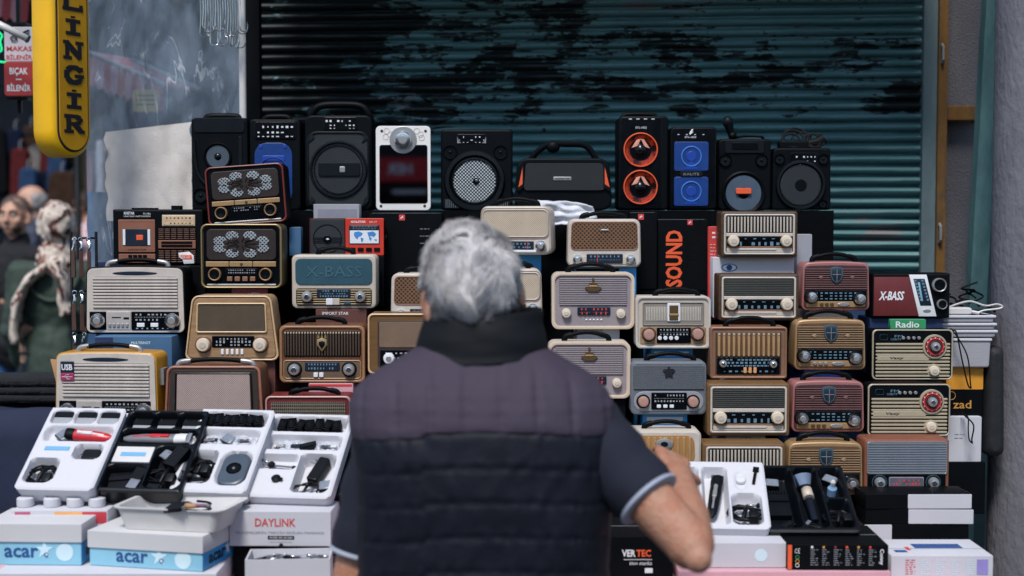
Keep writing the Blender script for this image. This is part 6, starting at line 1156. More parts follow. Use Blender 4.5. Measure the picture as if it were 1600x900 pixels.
hA2 = P(0, 862, 3.0).z + .034
# white tub
b = P(258, 838, 3.02); tb = thing('white_tub', 'white plastic tub holding paintbrushes on the acar box', 'tub', (b.x, 3.035, hA2 + .001), (0, 0, R(-11))); W1, D1, H1 = .122, .078, .050; mb = MB(); n = None
outer0 = [(x * .88, y * .86) for x, y in rr(-W1, -D1, W1, D1, .02, 4)]; outer1 = rr(-W1, -D1, W1, D1, .022, 4); n = len(outer1); sc_ = lambda pts, k: [(x * k, y * k) for x, y in pts]
rings = [(outer0, 0), (outer1, H1 - .004), (sc_(outer1, 1.06), H1 - .003), (sc_(outer1, 1.065), H1), (sc_(outer1, .975), H1), (sc_(outer0, .96), .006)]
for pts, z in rings: mb.v += [(x, y + D1, z) for x, y in pts]
mb.f.append(tuple(reversed(range(n))))
for k in range(len(rings) - 1):
    for i in range(n): j = (i + 1) % n; mb.f.append((k * n + i, k * n + j, (k + 1) * n + j, (k + 1) * n + i))
mb.f.append(tuple((len(rings) - 1) * n + i for i in range(n))); mb.build('tub_body', WHITE, tb, 40)
def lay(name, label, cat, loc, rot): return thing(name, label, cat, loc, rot)
q = lay('paint_scraper', 'black headed paint scraper leaning on the tub rim', 'scraper', (b.x + .02, 3.04, hA2 + H1 + .004), (R(18), R(-10), R(-32))); MB().prism(rr(-.026, -.018, .026, .018, .003), -.004, .004, .002).build('blade', HAIRC, q).rotation_euler = (R(-90), 0, 0); MB().box(.02, -.012, -.003, .034, .014, .003).build('ferrule', STEEL, q); MB().tube([(.03, 0, 0), (.055, .003, -.004)], [.007, .004], 8).build('handle', CARD_K, q)
q = lay('marker_pen', 'pink and grey pen lying across the tub', 'pen', (b.x + .06, 3.06, hA2 + H1 + .004), (0, R(8), R(14))); MB().tube([(-.02, 0, 0), (.02, 0, 0)], .004, 8).build('barrel', M('mauve_pen', (150, 110, 132), .4), q); MB().tube([(.02, 0, 0), (.03, 0, 0)], .0045, 8).build('cap', GREY, q)
q = lay('cable_coil', 'dark cables lying in the white tub', 'cable', (b.x + .04, 3.11, hA2 + .01), (0, 0, 0)); coilp = [(.03 * math.cos(k * .7) * 1.3, .02 * math.sin(k * .7), .004 + k * .0012) for k in range(30)]; MB().tube(coilp, .003, 6, 2).build('cord', BLACKR, q)
# DAYLINK box on a black box
o, w_, h_ = carton('black box under the white DAYLINK box', 366, 851, 520, 900, 3.14, .16, CARD_B, zbase=TZ); zD = TZ + h_ + .001
o, w_, h_ = carton('white box with red DAYLINK lettering below the foam tray', 358, 799, 517, 851, 3.12, .18, CARD_W, zbase=zD, yaw=-1.5); text('DAYLINK', o, (-.01, h_ * .68), w_ * .4, h_ * .23, INKR, y=-.0008, bold=.015); text('KLASMELERİN TERCİH EDİLEN MARKASI', o, (0, h_ * .40), w_ * .86, h_ * .09, INKG, y=-.0008); MB().box(-w_ * .12, -.0008, h_ * .2, w_ * .14, .001, h_ * .3).build('code_bar', INKB, o, None); text('MODEL NO: BS-2200', o, (w_ * .01, h_ * .25), w_ * .22, h_ * .06, INK, y=-.0012); text('www.daylink.com', o, (w_ * .01, h_ * .12), w_ * .22, h_ * .05, INKG, y=-.0008); MB().prism([(w_ * .01 + .005 * math.cos(i * math.pi / 6), .001 + .006 * math.sin(i * math.pi / 6)) for i in range(7)], -.0008, .001).build('thumb_notch', INKB, o)
# open white carton with tools
b = P(452, 905, 3.02); wb = thing('open_carton', 'open white carton of small tools in front of the DAYLINK box', 'box', (b.x, 3.0, zA), (0, 0, R(4))); hh = P(0, 874, 3.0).z - zA
for x0_, y0_, x1_, y1_ in ((-.09, 0, .09, .004), (-.09, .096, .09, .1), (-.09, .004, -.086, .096), (.086, .004, .09, .096)): MB().box(x0_, y0_, 0, x1_, y1_, hh).build('side', CARD_W, wb)
MB().box(-.086, .004, 0, .086, .096, .004).build('bottom', CARD_W, wb)
rn = random.Random(4)
for i in range(6):
    q = thing('hand_tool', ['dark pliers', 'steel scissors', 'navy file', 'black tweezers', 'grey clip', 'steel pin'][i] + ' lying in the open white carton', 'tool', (b.x - .06 + i * .024, 3.04 + rn.uniform(-.01, .02), zA + hh - .008), (0, R(rn.uniform(-20, 20)), R(rn.uniform(-60, 60)))); m_ = [HAIRC, STEEL, NAVY, HAIRC, GREY, STEEL][i]; MB().tube([(-.03, 0, 0), (.012, .003, 0)], .004, 8).build('handle', m_, q); MB().tube([(.010, .003, 0), (.034, 0, .004)], [.0045, .001], 8).build('jaw', STEEL, q)
q = thing('tool_liner', 'crumpled wrap filling the open white carton', 'wrap', (b.x, 3.05, zA + .006), (0, 0, R(4))); MB().prism(rr(-.08, 0, .08, hh - .02, .01), -.042, .042, .006).build('wrap_body', CARD_GR, q)
# right side
o, w_, h_ = carton('black box with white and orange VERTEC lettering below the arm', 918, 838, 1052, 905, 3.10, .2, CARD_B, zbase=TZ); t1 = text('VER', o, (-w_ * .02, h_ * .64), w_ * .16, h_ * .15, INK, y=-.0008, bold=.03); text('TEC', o, (w_ * .155, h_ * .64), w_ * .17, h_ * .15, INKO, y=-.0008, bold=.03); MB().box(-w_ * .08, -.0008, h_ * .5, w_ * .25, .001, h_ * .51).build('rule_line', INK, o, None); text('tion marka', o, (w_ * .12, h_ * .43), w_ * .26, h_ * .08, INK, y=-.0008, slant=.2); MB().box(w_ * .17, -.0008, h_ * .22, w_ * .26, .001, h_ * .32).build('white_tag', INK, o, None)
o, w_, h_ = carton('flat pale pink box under the white and black boxes', 1060, 893, 1392, 930, 3.08, .22, CARD_P, zbase=TZ + .001); zP = TZ + h_ + .002
o, w_, h_ = carton('plain white box under the foam tray by the arm', 1096, 848, 1229, 892, 3.11, .2, CARD_W, zbase=zP); MB().prism([(w_ * .2 + .014 * math.cos(i * math.pi / 8), h_ * .5 + .014 * math.sin(i * math.pi / 8)) for i in range(16)], -.0006, .001).build('round_seal', INKP, o); zW = TZ + h_
o, w_, h_ = carton('black box with red edge and columns of small print', 1230, 851, 1388, 895, 3.09, .2, CARD_B, zbase=zP, yaw=-1); MB().box(-w_ * .5 + .001, -.0008, .001, -w_ * .455, .001, h_ - .001).build('red_edge', INKO, o, None)
for i in range(6): fineprint(o, -w_ * .27 + i * w_ * .115, h_ * .78, w_ * .08, 8, INKG, h_ * .085, i, .0018); MB().prism([(-w_ * .255 + i * w_ * .115 + .003 * math.cos(k), h_ * .9 + .003 * math.sin(k)) for k in range(6)], -.0008, .001).build('bullet', [INK, INKGO, CARD_M, INKO, INKGO, INKR][i], o)
text('Conny', o, (w_ * .43, h_ * .52), h_ * .62, w_ * .05, INK, y=-.0008, bold=.02, rotz=R(-90)); text('C€', o, (-w_ * .40, h_ * .75), w_ * .05, h_ * .2, INK, y=-.0008)
for k in range(3): MB().tube([(-w_ * .40 + .004 * math.cos(i * math.pi / 5), -.0008, h_ * (.5 - k * .16) + .004 * math.sin(i * math.pi / 5)) for i in range(11)], .0007, 4).build('ring_symbol', [CARD_G, INKGO, INK][k], o)
o, w_, h_ = carton('large white box with faint columns of print at the end of the table', 1392, 868, 1552, 905, 3.12, .16, CARD_W, zbase=TZ)
for i in range(5): fineprint(o, -w_ * .36 + i * w_ * .15, h_ * .8, w_ * .1, 7, INKP if i else INKR, h_ * .09, i + 20, .002)
MB().box(w_ * .34, -.0008, h_ * .25, w_ * .45, .001, h_ * .85).build('violet_print', M('violet_print', (140, 128, 190), .6), o, None); 
for i, (xa_, xb_, mt) in enumerate(((-.42, -.3, INKBL), (-.28, -.24, INKR), (-.18, .3, INKBL))): MB().box(w_ * xa_, .03 + i * .02, h_, w_ * xb_, .05 + i * .03, h_ + .0008).build('top_print', mt, o, None)
zB_ = TZ
o, w_, h_ = carton('black box underneath the stack of half white boxes', 1346, 852, 1512, 905, 3.42, .13, CARD_B, zbase=TZ); zc = TZ + h_ + .001
for i, (y1_, y0_, lab, xs, xw, s1) in enumerate(((851, 822, 'half black half white box, lowest of the stack under the copper radio', 1350, 1514, (-.5, -.24)), (822, 799, 'white fronted box, middle of the stack under the copper radio', 1352, 1520, (-.1, .5)), (799, 776, 'white fronted box directly under the copper radio', 1352, 1518, (-.1, .5)))):
    o, w_, h_ = carton(lab, xs, y0_, xw, y1_, 3.44, .105, CARD_B, zbase=zc, yaw=(.5, -1, .6)[i]); zc += P(0, y0_, 3.44).z - P(0, y1_, 3.44).z + .001 - 0 * h_
    hh = P(0, y0_, 3.44).z - P(0, y1_, 3.44).z; body = o.children[0]; bpy.data.objects.remove(o.children[1]); sm_ = o.children[0]; sm_.data = MB().prism(rr(-w_ / 2, 0, w_ / 2, hh, .002, 2), 0, .105, .0012, .0012).mesh('carton_body', CARD_B)
    MB().prism(rr(w_ * s1[0], .0006, w_ * s1[1] + .0008, hh - .0004, .002, 2), -.0012, .1, .001).build('white_sleeve', CARD_W, o)
support(33, None, 1360, 1478, CARD_B, 'black carton behind the half white boxes')

# ================================================================== PEOPLE
SKIN = M('skin_tan', (178, 134, 112), .55, var=.28, scale=26, bump=.3, bscale=140, rgb2=(160, 110, 88), spec=.3); SKIN2 = M('skin_pale', (190, 146, 124), .55, var=.12, scale=14)
def blob(mb, name, mat, parent, vox=.006, smooth=6, fac=.5, folds=None):
    o = mb.build(name, mat, parent, 180); m = o.modifiers.new('remesh', 'REMESH'); m.mode = 'VOXEL'; m.voxel_size = vox; m.use_smooth_shade = True
    s = o.modifiers.new('smooth', 'SMOOTH'); s.iterations = smooth; s.factor = fac
    if folds:
        tx = bpy.data.textures.new('cloth_folds', 'CLOUDS'); tx.noise_scale = folds[1]; tx.noise_depth = 2; dm = o.modifiers.new('folds', 'DISPLACE'); dm.texture = tx; dm.strength = folds[0]; dm.mid_level = .5; dm.texture_coords = 'LOCAL'
    return o
def hand(mb, wrist, fwd, palm_n, thumb_side, curl=25, L=.18):
    """palm and five fingers grown from a wrist; fwd along the hand, palm_n out of the palm"""
    f = fwd.normalized(); n = (palm_n - f * palm_n.dot(f)).normalized(); s = f.cross(n) * thumb_side
    for k in (-1, -.3, .3, 1): mb.caps(wrist + s * k * .016, .015, wrist + f * .085 + s * k * .027, .0135, 8)
    for k, (off, ln) in enumerate(((1.0, .068), (.34, .078), (-.34, .073), (-1.0, .056))):
        b = wrist + f * .088 + s * off * .028; d = f
        for j, q in enumerate((.45, .32, .23)):
            d = (Matrix.Rotation(R(curl * (.7 + .3 * j)) * 1, 3, s * thumb_side) @ d) if False else (d + n * math.tan(R(curl)) * .55).normalized(); e = b + d * ln * q; mb.caps(b, .0092 - .0008 * j, e, .0084 - .0009 * j, 8); b = e
    b = wrist + f * .025 + s * .024; d = (f * .6 + s * .75 + n * .25).normalized(); e = b + d * .045; mb.caps(b, .013, e, .0105, 8); d = (f * .85 + s * .35 + n * .35).normalized(); mb.caps(e, .0105, e + d * .034, .0085, 8)
def head(mb, Hm, s=1.):
    def pt(x, y, z): return Hm @ (Vector((x, y, z)) * s)
    r3 = Hm.to_3x3()
    def bl(x, y, z, a, b, c): mb.ball(pt(x, y, z), (a * s, b * s, c * s), 20, 14, r3)
    bl(0, -.008, .022, .076, .096, .092); bl(0, .022, -.035, .062, .072, .075); bl(0, .052, -.078, .036, .036, .032)
    mb.caps(pt(0, .094, .018), .008 * s, pt(0, .112, -.026), .014 * s, 8); mb.caps(pt(-.013, .1, -.03), .008 * s, pt(.013, .1, -.03), .008 * s, 8); mb.caps(pt(-.04, .084, .03), .010 * s, pt(.04, .084, .03), .010 * s, 8)
    mb.caps(pt(-.02, .086, -.058), .007 * s, pt(.02, .086, -.058), .007 * s, 8); mb.caps(pt(-.018, .085, -.070), .007 * s, pt(.018, .085, -.070), .007 * s, 8)
    for sx in (-1, 1):
        bl(sx * .045, .062, -.025, .022, .02, .022); mb.ball(pt(sx * .086, -.005, -.016), (.010 * s, .021 * s, .035 * s), 12, 10, r3 @ Matrix.Rotation(R(-14), 3, 'X') @ Matrix.Rotation(sx * R(-16), 3, 'Z')); mb.ball(pt(sx * .078, .006, -.04), (.008 * s, .011 * s, .015 * s), 10, 8, r3)
def eyes(parent, Hm, s=1., brow=CHAR):
    for sx in (-1, 1):
        p = Hm @ (Vector((sx * .031, .080, .006)) * s); e = MB().ball(p, .0095 * s, 12, 8).build('eye', M('eye_white', (210, 205, 200), .3), parent); MB().ball(p + (Hm.to_3x3() @ Vector((0, .0055 * s, 0))), .0052 * s, 10, 6).build('iris', M('eye_dark', (30, 24, 22), .2), e)
        MB().tube([Hm @ (Vector((sx * x, y, z)) * s) for x, y, z in ((.014, .094, .026), (.03, .092, .031), (.048, .081, .026))], .0045 * s, 6, 3).build('eyebrow', brow, parent)
    MB().tube([Hm @ (Vector((x, y, -.064)) * s) for x, y in ((-.022, .090), (0, .096), (.022, .090))], .0025 * s, 6, 3).build('mouth', M('lip_tone', (140, 80, 74), .5), parent)
def hair_strands(Hm, s, n, length, mat, parent, keep, seed=1, wid=.0016, name='hair', comb=Vector((0, -.7, -.7)), lift=.5, cap=1.0, flow=None):
    rn = random.Random(seed); mb = MB(); r3 = Hm.to_3x3()
    ax, ay, az = .0785 * cap, .0985 * cap, .0945 * cap; cnt = 0
    while cnt < n:
        a = rn.uniform(0, 2 * math.pi); zc = rn.uniform(-.99, 1); rxy = math.sqrt(1 - zc * zc); d = Vector((rxy * math.cos(a), rxy * math.sin(a), zc)); p = Vector((d.x * ax, d.y * ay, d.z * az)) + Vector((0, -.008, .022))
        if not keep(p): continue
        cnt += 1; nrm = Vector((d.x / ax, d.y / ay, d.z / az)).normalized(); cl = Vector((noise.noise(p * 24 + Vector((seed, 0, 0))), noise.noise(p * 24 + Vector((9, seed, 0))), noise.noise(p * 24 + Vector((0, 4, seed))))); cb = flow(p) if flow else comb
        t = (cb + cl * 2.0); t = (t - nrm * t.dot(nrm)); t = t.normalized() if t.length > 1e-4 else Vector((1, 0, 0)); lf = lift * (.55 + 1.3 * noise.noise(p * 30) + rn.uniform(-.25, .35)); L = length * rn.uniform(.55, 1.15) * (1 + .35 * noise.noise(p * 25 + Vector((3, 3, 3)))); side = nrm.cross(t).normalized() * wid * s * .5; b = len(mb.v); q = p
        for k in range(4):
            f = k / 3; pos = p + (t * (f * L) + nrm * (L * lf * (math.sin(f * 2.2) * .62)) + t.cross(nrm) * (L * .12 * math.sin(f * 3 + a)))
            ww = side * (1 - f * .85); mb.v += [tuple(Hm @ ((pos - ww / s) * s)), tuple(Hm @ ((pos + ww / s) * s))]
        for k in range(3): mb.f.append((b + 2 * k, b + 2 * k + 1, b + 2 * k + 3, b + 2 * k + 2))
    return mb.build(name, mat, parent, 180)
# ---- the man at the stall
HC = P(737, 455, 2.60); Hm = Matrix.Translation(HC) @ Matrix.Rotation(R(-9), 4, 'Y') @ Matrix.Rotation(R(7), 4, 'Z') @ Matrix.Rotation(R(-12), 4, 'X')
HS = 1.0
mb = MB(); head(mb, Hm, HS)
NB = P(752, 560, 2.63); mb.caps(Hm @ Vector((0, .0, -.05)), .055, NB, .062, 16)
SR, ER, WR = P(898, 650, 2.60), P(1078, 852, 2.45), P(1056, 742, 2.74); SL, EL = P(612, 665, 2.62), P(552, 915, 2.60); WL = EL + Vector((.03, .24, .02))
mb.caps(NB, .07, NB + Vector((0, -.02, -.2)), .10, 16); 
for dz, rx in ((-.2, .13), (-.28, .135), (-.38, .135), (-.5, .14), (-.62, .15)): mb.ball(NB + Vector((0, -.04, dz)), (rx + .03, rx * .68, .11), 20, 12)
def arm(S_, E_, W_, palm, ts, curl):
    mb.caps(S_, .054, S_.lerp(E_, .5), .050, 14); mb.caps(S_.lerp(E_, .5), .050, E_, .042, 14); mb.ball(E_ + (E_ - S_).normalized() * .018 + (E_ - W_).normalized() * .022, .026, 12, 8); mb.caps(E_, .044, E_.lerp(W_, .35), .047, 14); mb.caps(E_.lerp(W_, .35), .047, W_, .029, 14); hand(mb, W_, W_ - E_, palm, ts, curl)
arm(SR, ER, WR, Vector((-.5, .2, -1)), -1, 22); arm(SL, EL, WL, Vector((.5, 0, -1)), 1, 25)
hip = NB + Vector((.0, -.01, -.66)); FT = []
for sx in (-1, 1):
    h_, k_, f_ = hip + Vector((sx * .09, 0, 0)), Vector((hip.x + sx * .1, 2.56, .50)), Vector((hip.x + sx * .11, 2.56, .14)); mb.caps(h_, .085, k_, .06, 12); mb.caps(k_, .06, f_, .042, 12); mb.caps(f_ - Vector((0, .03, .06)), .035, f_ + Vector((0, .14, -.075)), .028, 10); FT.append((h_, k_, f_))
man = blob(mb, 'person', SKIN, None, .0055, 5); tag(man, 'grey haired man in a dark quilted vest reaching over the stall, seen from behind', 'person')
eyes(man, Hm)
# hair
HAIR = M('silver_hair', (206, 206, 210), .55, var=.35, scale=22, rgb2=(112, 118, 130)); 
def hair_mat():
    m = bpy.data.materials.new('salt_and_pepper_hair'); m.use_nodes = True; n = m.node_tree.nodes; L = m.node_tree.links; b = n['Principled BSDF']; tc = n.new('ShaderNodeTexCoord'); mp = n.new('ShaderNodeMapping'); mp.inputs['Scale'].default_value = (1.3, 1, .8); L.new(tc.outputs['Object'], mp.inputs[0])
    z1 = n.new('ShaderNodeTexNoise'); z1.inputs['Scale'].default_value = 13; z1.inputs['Detail'].default_value = 2; L.new(mp.outputs[0], z1.inputs['Vector']); z2 = n.new('ShaderNodeTexNoise'); z2.inputs['Scale'].default_value = 420; L.new(tc.outputs['Object'], z2.inputs['Vector'])
    ad = n.new('ShaderNodeMath'); ad.operation = 'MULTIPLY_ADD'; ad.inputs[1].default_value = .8; L.new(z2.outputs[0], ad.inputs[0]); hf = n.new('ShaderNodeMath'); hf.operation = 'MULTIPLY'; hf.inputs[1].default_value = .55; L.new(z1.outputs[0], hf.inputs[0]); L.new(hf.outputs[0], ad.inputs[2])
    # hair is coloured darker at the nape and whiter on the crown
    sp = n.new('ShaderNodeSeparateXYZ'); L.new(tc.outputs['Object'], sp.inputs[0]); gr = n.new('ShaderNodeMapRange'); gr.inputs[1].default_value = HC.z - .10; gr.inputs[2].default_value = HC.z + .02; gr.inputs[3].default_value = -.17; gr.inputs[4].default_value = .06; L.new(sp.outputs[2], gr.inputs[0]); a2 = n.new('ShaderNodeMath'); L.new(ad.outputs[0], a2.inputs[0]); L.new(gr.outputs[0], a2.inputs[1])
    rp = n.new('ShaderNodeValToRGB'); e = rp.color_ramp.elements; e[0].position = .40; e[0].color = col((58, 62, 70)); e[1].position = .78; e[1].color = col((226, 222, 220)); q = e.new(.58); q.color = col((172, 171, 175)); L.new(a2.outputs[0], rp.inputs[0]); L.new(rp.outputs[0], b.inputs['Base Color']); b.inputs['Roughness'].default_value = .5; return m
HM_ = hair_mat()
def man_keep(p): 
    if p.z > .035: return p.y < .075 + (p.z - .05) * .1
    lim = -.075 if abs(p.x) < .06 else -.055
    return p.z > lim and p.y < (-.012 if p.z < .03 else .03)
def mflow(p):  # brushed back over the crown, down at the back
    return Vector((.35 * math.copysign(1, p.x) * (abs(p.x) > .05) + .25, -.9 if p.z > .06 else -.2, -.2 if p.z > .08 else -1))
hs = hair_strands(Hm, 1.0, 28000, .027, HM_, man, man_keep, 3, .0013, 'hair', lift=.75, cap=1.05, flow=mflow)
mbc = MB(); mbc.ball((0, -.008, .022), (.079, .0995, .0950), 40, 28); vs2 = []; 
keepf = []
for f in mbc.f:
    c = sum((Vector(mbc.v[i]) for i in f), Vector()) / 4
    if man_keep(c * .985): keepf.append(f)
mbc.f = keepf; mbc.v = [tuple(Hm @ Vector(v)) for v in mbc.v]; mbc.build('scalp_hair', M('under_hair', (104, 105, 112), .8, var=.3, scale=60), man, 180)  # under-layer coloured dark to stand for shade in gaps between tufts
# vest
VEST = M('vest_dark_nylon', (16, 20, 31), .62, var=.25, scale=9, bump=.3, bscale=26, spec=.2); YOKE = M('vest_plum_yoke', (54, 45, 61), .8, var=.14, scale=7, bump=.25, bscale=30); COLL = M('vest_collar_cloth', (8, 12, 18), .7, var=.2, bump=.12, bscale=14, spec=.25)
prof = [(905 + 260, 755, 205, .130, 2.565), (905 + 120, 755, 205, .132, 2.565), (900, 754, 202, .128, 2.562), (800, 755, 203, .126, 2.560), (720, 754, 207, .124, 2.562), (670, 751, 212, .120, 2.568), (640, 750, 212, .116, 2.574), (618, 749, 203, .110, 2.58), (600, 748, 186, .103, 2.586), (584, 748, 160, .095, 2.592), (568, 748, 131, .088, 2.596), (553, 749, 108, .082, 2.598), (540, 750, 100, .078, 2.60)]
rows = []
for i in range(len(prof) - 1):
    n_ = max(3, int(abs(prof[i][0] - prof[i + 1][0]) / 4.5))
    for k in range(n_): t = k / n_; rows.append(tuple(a + (b - a) * t for a, b in zip(prof[i], prof[i + 1])))
rows.append(prof[-1])
def vest_part(name, mat, rws, mode, thick=.0, nseg=280):
    m = MB()
    for (py, pcx, phw, dep, cy) in rws:
        c = P(pcx, py, 2.47); hw = phw * 2.5 / F; yb_ = cy
        for i in range(nseg):
            th = 2 * math.pi * i / nseg; cx_, sy_ = math.cos(th), math.sin(th); e = .82
            x = hw * math.copysign(abs(cx_) ** e, cx_); y = dep * math.copysign(abs(sy_) ** e, sy_); q = 0
            fold = .005 * noise.noise(Vector((x * 7, c.z * 11, 1.7))) + .0022 * noise.noise(Vector((x * 34, c.z * 20, 4)))
            ysm = 690 - 16 * math.cos(x / .2 * 1.3) + 6 * (x < -.1)
            if mode == 'body':
                t = max(0, py - ysm) / 53.; ds = abs(t - round(t)) * .0588; q = .0028 * (1 - math.exp(-(ds / .004) ** 2)) + .0004 * abs(math.sin(math.pi * t)) + .0012 * math.sin(x * 260 + 5 * noise.noise(Vector((x * 30, round(t) * 2, 0)))) * math.exp(-(ds / .014) ** 2) + 0 * abs(math.sin(math.pi * t)) ** .5 + .0016 * math.sin(x * 150 + 3 * noise.noise(Vector((x * 20, t * 2, 0)))) * (1 - abs(math.sin(math.pi * t)))
                if py < ysm: q = -.006 * min(1, (ysm - py) / 5.)
            elif mode == 'yoke':
                t = (x + .024) / .062; ds = abs(t - round(t)) * .062; q = .0045 * (1 - math.exp(-(ds / .005) ** 2)) + .0004 * abs(math.sin(math.pi * t)) + .0008 * math.sin(c.z * 300 + 4 * noise.noise(Vector((c.z * 40, round(t), 0)))) * math.exp(-(ds / .012) ** 2); tt = (ysm - py) / 14.; q *= (.35 + .65 * max(0, min(1, tt))) * max(0, min(1, (py - 556) / 40.)); q = q if py <= ysm else -.012 * min(1, (py - ysm) / 5.)
            f = 1 + (q + fold) / max(dep, .05)
            m.v.append((c.x + x * (1 + (q + fold) * .5 / hw), yb_ + y * f, c.z + fold * .3))
    k = len(rws)
    for j in range(k - 1):
        for i in range(nseg): a = (i + 1) % nseg; m.f.append((j * nseg + i, j * nseg + a, (j + 1) * nseg + a, (j + 1) * nseg + i))
    return m.build(name, mat, man, 180)
iy = next(i for i, r_ in enumerate(rows) if r_[0] < 690)
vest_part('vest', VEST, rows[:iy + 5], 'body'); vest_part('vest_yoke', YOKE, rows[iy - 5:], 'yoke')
crow = [(570, 750, 114, .096, 2.592), (560, 750, 109, .092, 2.592), (548, 750, 106, .090, 2.592), (532, 751, 103, .089, 2.594), (514, 752, 100, .088, 2.598), (500, 753, 97, .087, 2.602), (494, 753, 94, .085, 2.603), (496, 753, 89, .080, 2.603), (518, 752, 88, .078, 2.60)]
cr2 = []
for i in range(len(crow) - 1):
    for k in range(5): t = k / 5; cr2.append(tuple(a + (b - a) * t for a, b in zip(crow[i], crow[i + 1])))
m = MB(); ns = 120
for (py, pcx, phw, dep, cy) in cr2:
    c = P(pcx, py, 2.47); hw = phw * 2.5 / F
    for i in range(ns):
        th = 2 * math.pi * i / ns; x, y = hw * math.cos(th), dep * math.sin(th); fo = .0035 * noise.noise(Vector((x * 10 + c.z * 26, c.z * 20, 8))) + .002 * noise.noise(Vector((x * 8 - c.z * 40, y * 6, 3)))
        m.v.append((c.x + x * (1 + fo / hw), cy + y * (1 + fo / dep), c.z - .022 * x / .1 * 0 + .010 * (x / hw) * .6 + .012 * (1 - (x / hw) ** 2) * (-1 if y < 0 else .4) * .2))
for j in range(len(cr2) - 1):
    for i in range(ns): a = (i + 1) % ns; m.f.append((j * ns + i, j * ns + a, (j + 1) * ns + a, (j + 1) * ns + i))
m.build('vest_collar', COLL, man, 180)
# shirt sleeves with pale trim
SLV = M('navy_polo_knit', (8, 16, 36), .85, var=.2, scale=12, bump=.25, bscale=300); TRIM = M('pale_blue_trim', (148, 156, 172), .7, var=.08)
def sleeve(S_, E_, t1, r0, r1, inward):
    ax = (E_ - S_); pts, rads = [S_ + inward, S_ + inward * .4], [r0 * 1.12, r0 * 1.1]
    for k in range(9): t = .05 + (t1 - .05) * k / 8; pts.append(S_ + ax * t); rads.append(r0 + (r1 - r0) * k / 8 + .003 * math.sin(k * 2.1))
    m = MB().tube(pts, rads, 28); 
    m.v = [tuple(Vector(v) + Vector((noise.noise(Vector(v) * 18), noise.noise(Vector(v) * 18 + Vector((5, 0, 0))), 0)) * .005) for v in m.v]
    o = m.build('shirt_sleeve', SLV, man, 60); MB().tube([S_ + ax * (t1 - .018), S_ + ax * (t1 - .010), S_ + ax * (t1 + .004), S_ + ax * (t1 + .010)], [r1 * 1.0, r1 * 1.03, r1 * 1.03, r1 * .93], 28).build('sleeve_trim', TRIM, o, 60)
sleeve(SR, ER, .66, .070, .061, Vector((-.06, .0, .0))); sleeve(SL, EL, .80, .066, .058, Vector((.06, .0, .0)))
TRO = M('dark_trousers', (34, 38, 48), .85, var=.2); mt = MB(); mt.ball(hip + Vector((0, 0, .03)), (.185, .135, .12), 20, 12)
for h_, k_, f_ in FT: mt.caps(h_, .105, k_, .082, 14); mt.caps(k_, .082, f_ + Vector((0, 0, -.03)), .072, 14)
blob(mt, 'trousers', TRO, man, .012, 4, folds=(.02, .08))
for h_, k_, f_ in FT: m = MB(); m.caps(f_ + Vector((0, -.03, -.05)), .046, f_ + Vector((0, .15, -.062)), .038, 14); m.v = [(x, y, max(z, .0605)) for x, y, z in m.v]; m.build('shoe', BLACKR, man, 60)

# ---- passers-by
def passer(label, px, ytop, d, face_yaw, coat, lower, hair, coat_len=.50, lean=0, skin=SKIN2, extra=None, shoulder=.19, coat_name='coat'):
    H = P(px, ytop, d).z; x0 = P(px, 300, d).x; s = H / 1.75; base = Vector((x0, d, 0)); Mz = Matrix.Translation(base) @ Matrix.Rotation(R(face_yaw), 4, 'Z') @ Matrix.Scale(s, 4)
    W = lambda x, y, z: Mz @ Vector((x, y, z)); Hh = Matrix.Translation(W(0, .01, 1.635)) @ Matrix.Rotation(R(face_yaw), 4, 'Z'); mb = MB(); head(mb, Hh, s); mb.caps(W(0, -.01, 1.56), .055 * s, W(0, -.02, 1.44), .065 * s, 12)
    mb.ball(W(0, 0, 1.2), (.17 * s, .11 * s, .26 * s)); 
    A = {}
    for sx in (-1, 1):
        a, e, w_ = W(sx * shoulder, 0, 1.40), W(sx * (shoulder + .05), -.02, 1.12), W(sx * (shoulder + .01), .12, .93); A[sx] = (a, e, w_); mb.caps(a, .05 * s, e, .042 * s); mb.caps(e, .042 * s, w_, .03 * s); hand(mb, w_, (w_ - e), Vector((-sx, 0, 0)), sx, 20); h_, k_, f_ = W(sx * .09, 0, .9), W(sx * .1, .02, .5), W(sx * .1, 0, .09); mb.caps(h_, .08 * s, k_, .06 * s); mb.caps(k_, .06 * s, f_, .04 * s); mb.caps(f_, .04 * s, W(sx * .1, .14, .05), .035 * s); mb.caps(W(sx * .09, 0, 1.1), .1 * s, h_, .09 * s)
    o = blob(mb, 'person', skin, None, .009, 3); tag(o, label, 'person', None); eyes(o, Hh, s)
    c = MB(); c.ball(W(0, -.005, 1.27), (.20 * s, .135 * s, .22 * s), 20, 12); c.ball(W(0, 0, 1.03), (.19 * s, .14 * s, .22 * s), 20, 12); c.caps(W(0, -.015, 1.42), .09 * s, W(0, -.015, 1.5), .07 * s); zb = 1.0 - coat_len * .6
    c.caps(W(0, 0, 1.0), .17 * s, W(0, 0, zb + .1), .185 * s, 18)
    for sx in (-1, 1): a, e, w_ = A[sx]; c.caps(W(0, 0, 1.38), .08 * s, a, .075 * s); c.caps(a, .075 * s, e, .062 * s); c.caps(e, .062 * s, e.lerp(w_, .9), .048 * s)
    blob(c, coat_name, coat, o, .011, 4, folds=(.045, .11))
    t = MB()
    for sx in (-1, 1): t.caps(W(sx * .09, 0, .92), .11 * s, W(sx * .1, .02, .5), .085 * s); t.caps(W(sx * .1, .02, .5), .085 * s, W(sx * .1, 0, .12), .07 * s)
    blob(t, 'trousers', lower, o, .014, 3)
    if hair:
        hm, kp, ln = hair; hair_strands(Hh, s, 2600, ln, hm, o, kp, 5, .004, lift=.4, cap=1.03, flow=lambda p: Vector((0, -.6, -.5)))
    if extra: extra(o, W, Hh, s)
    return o
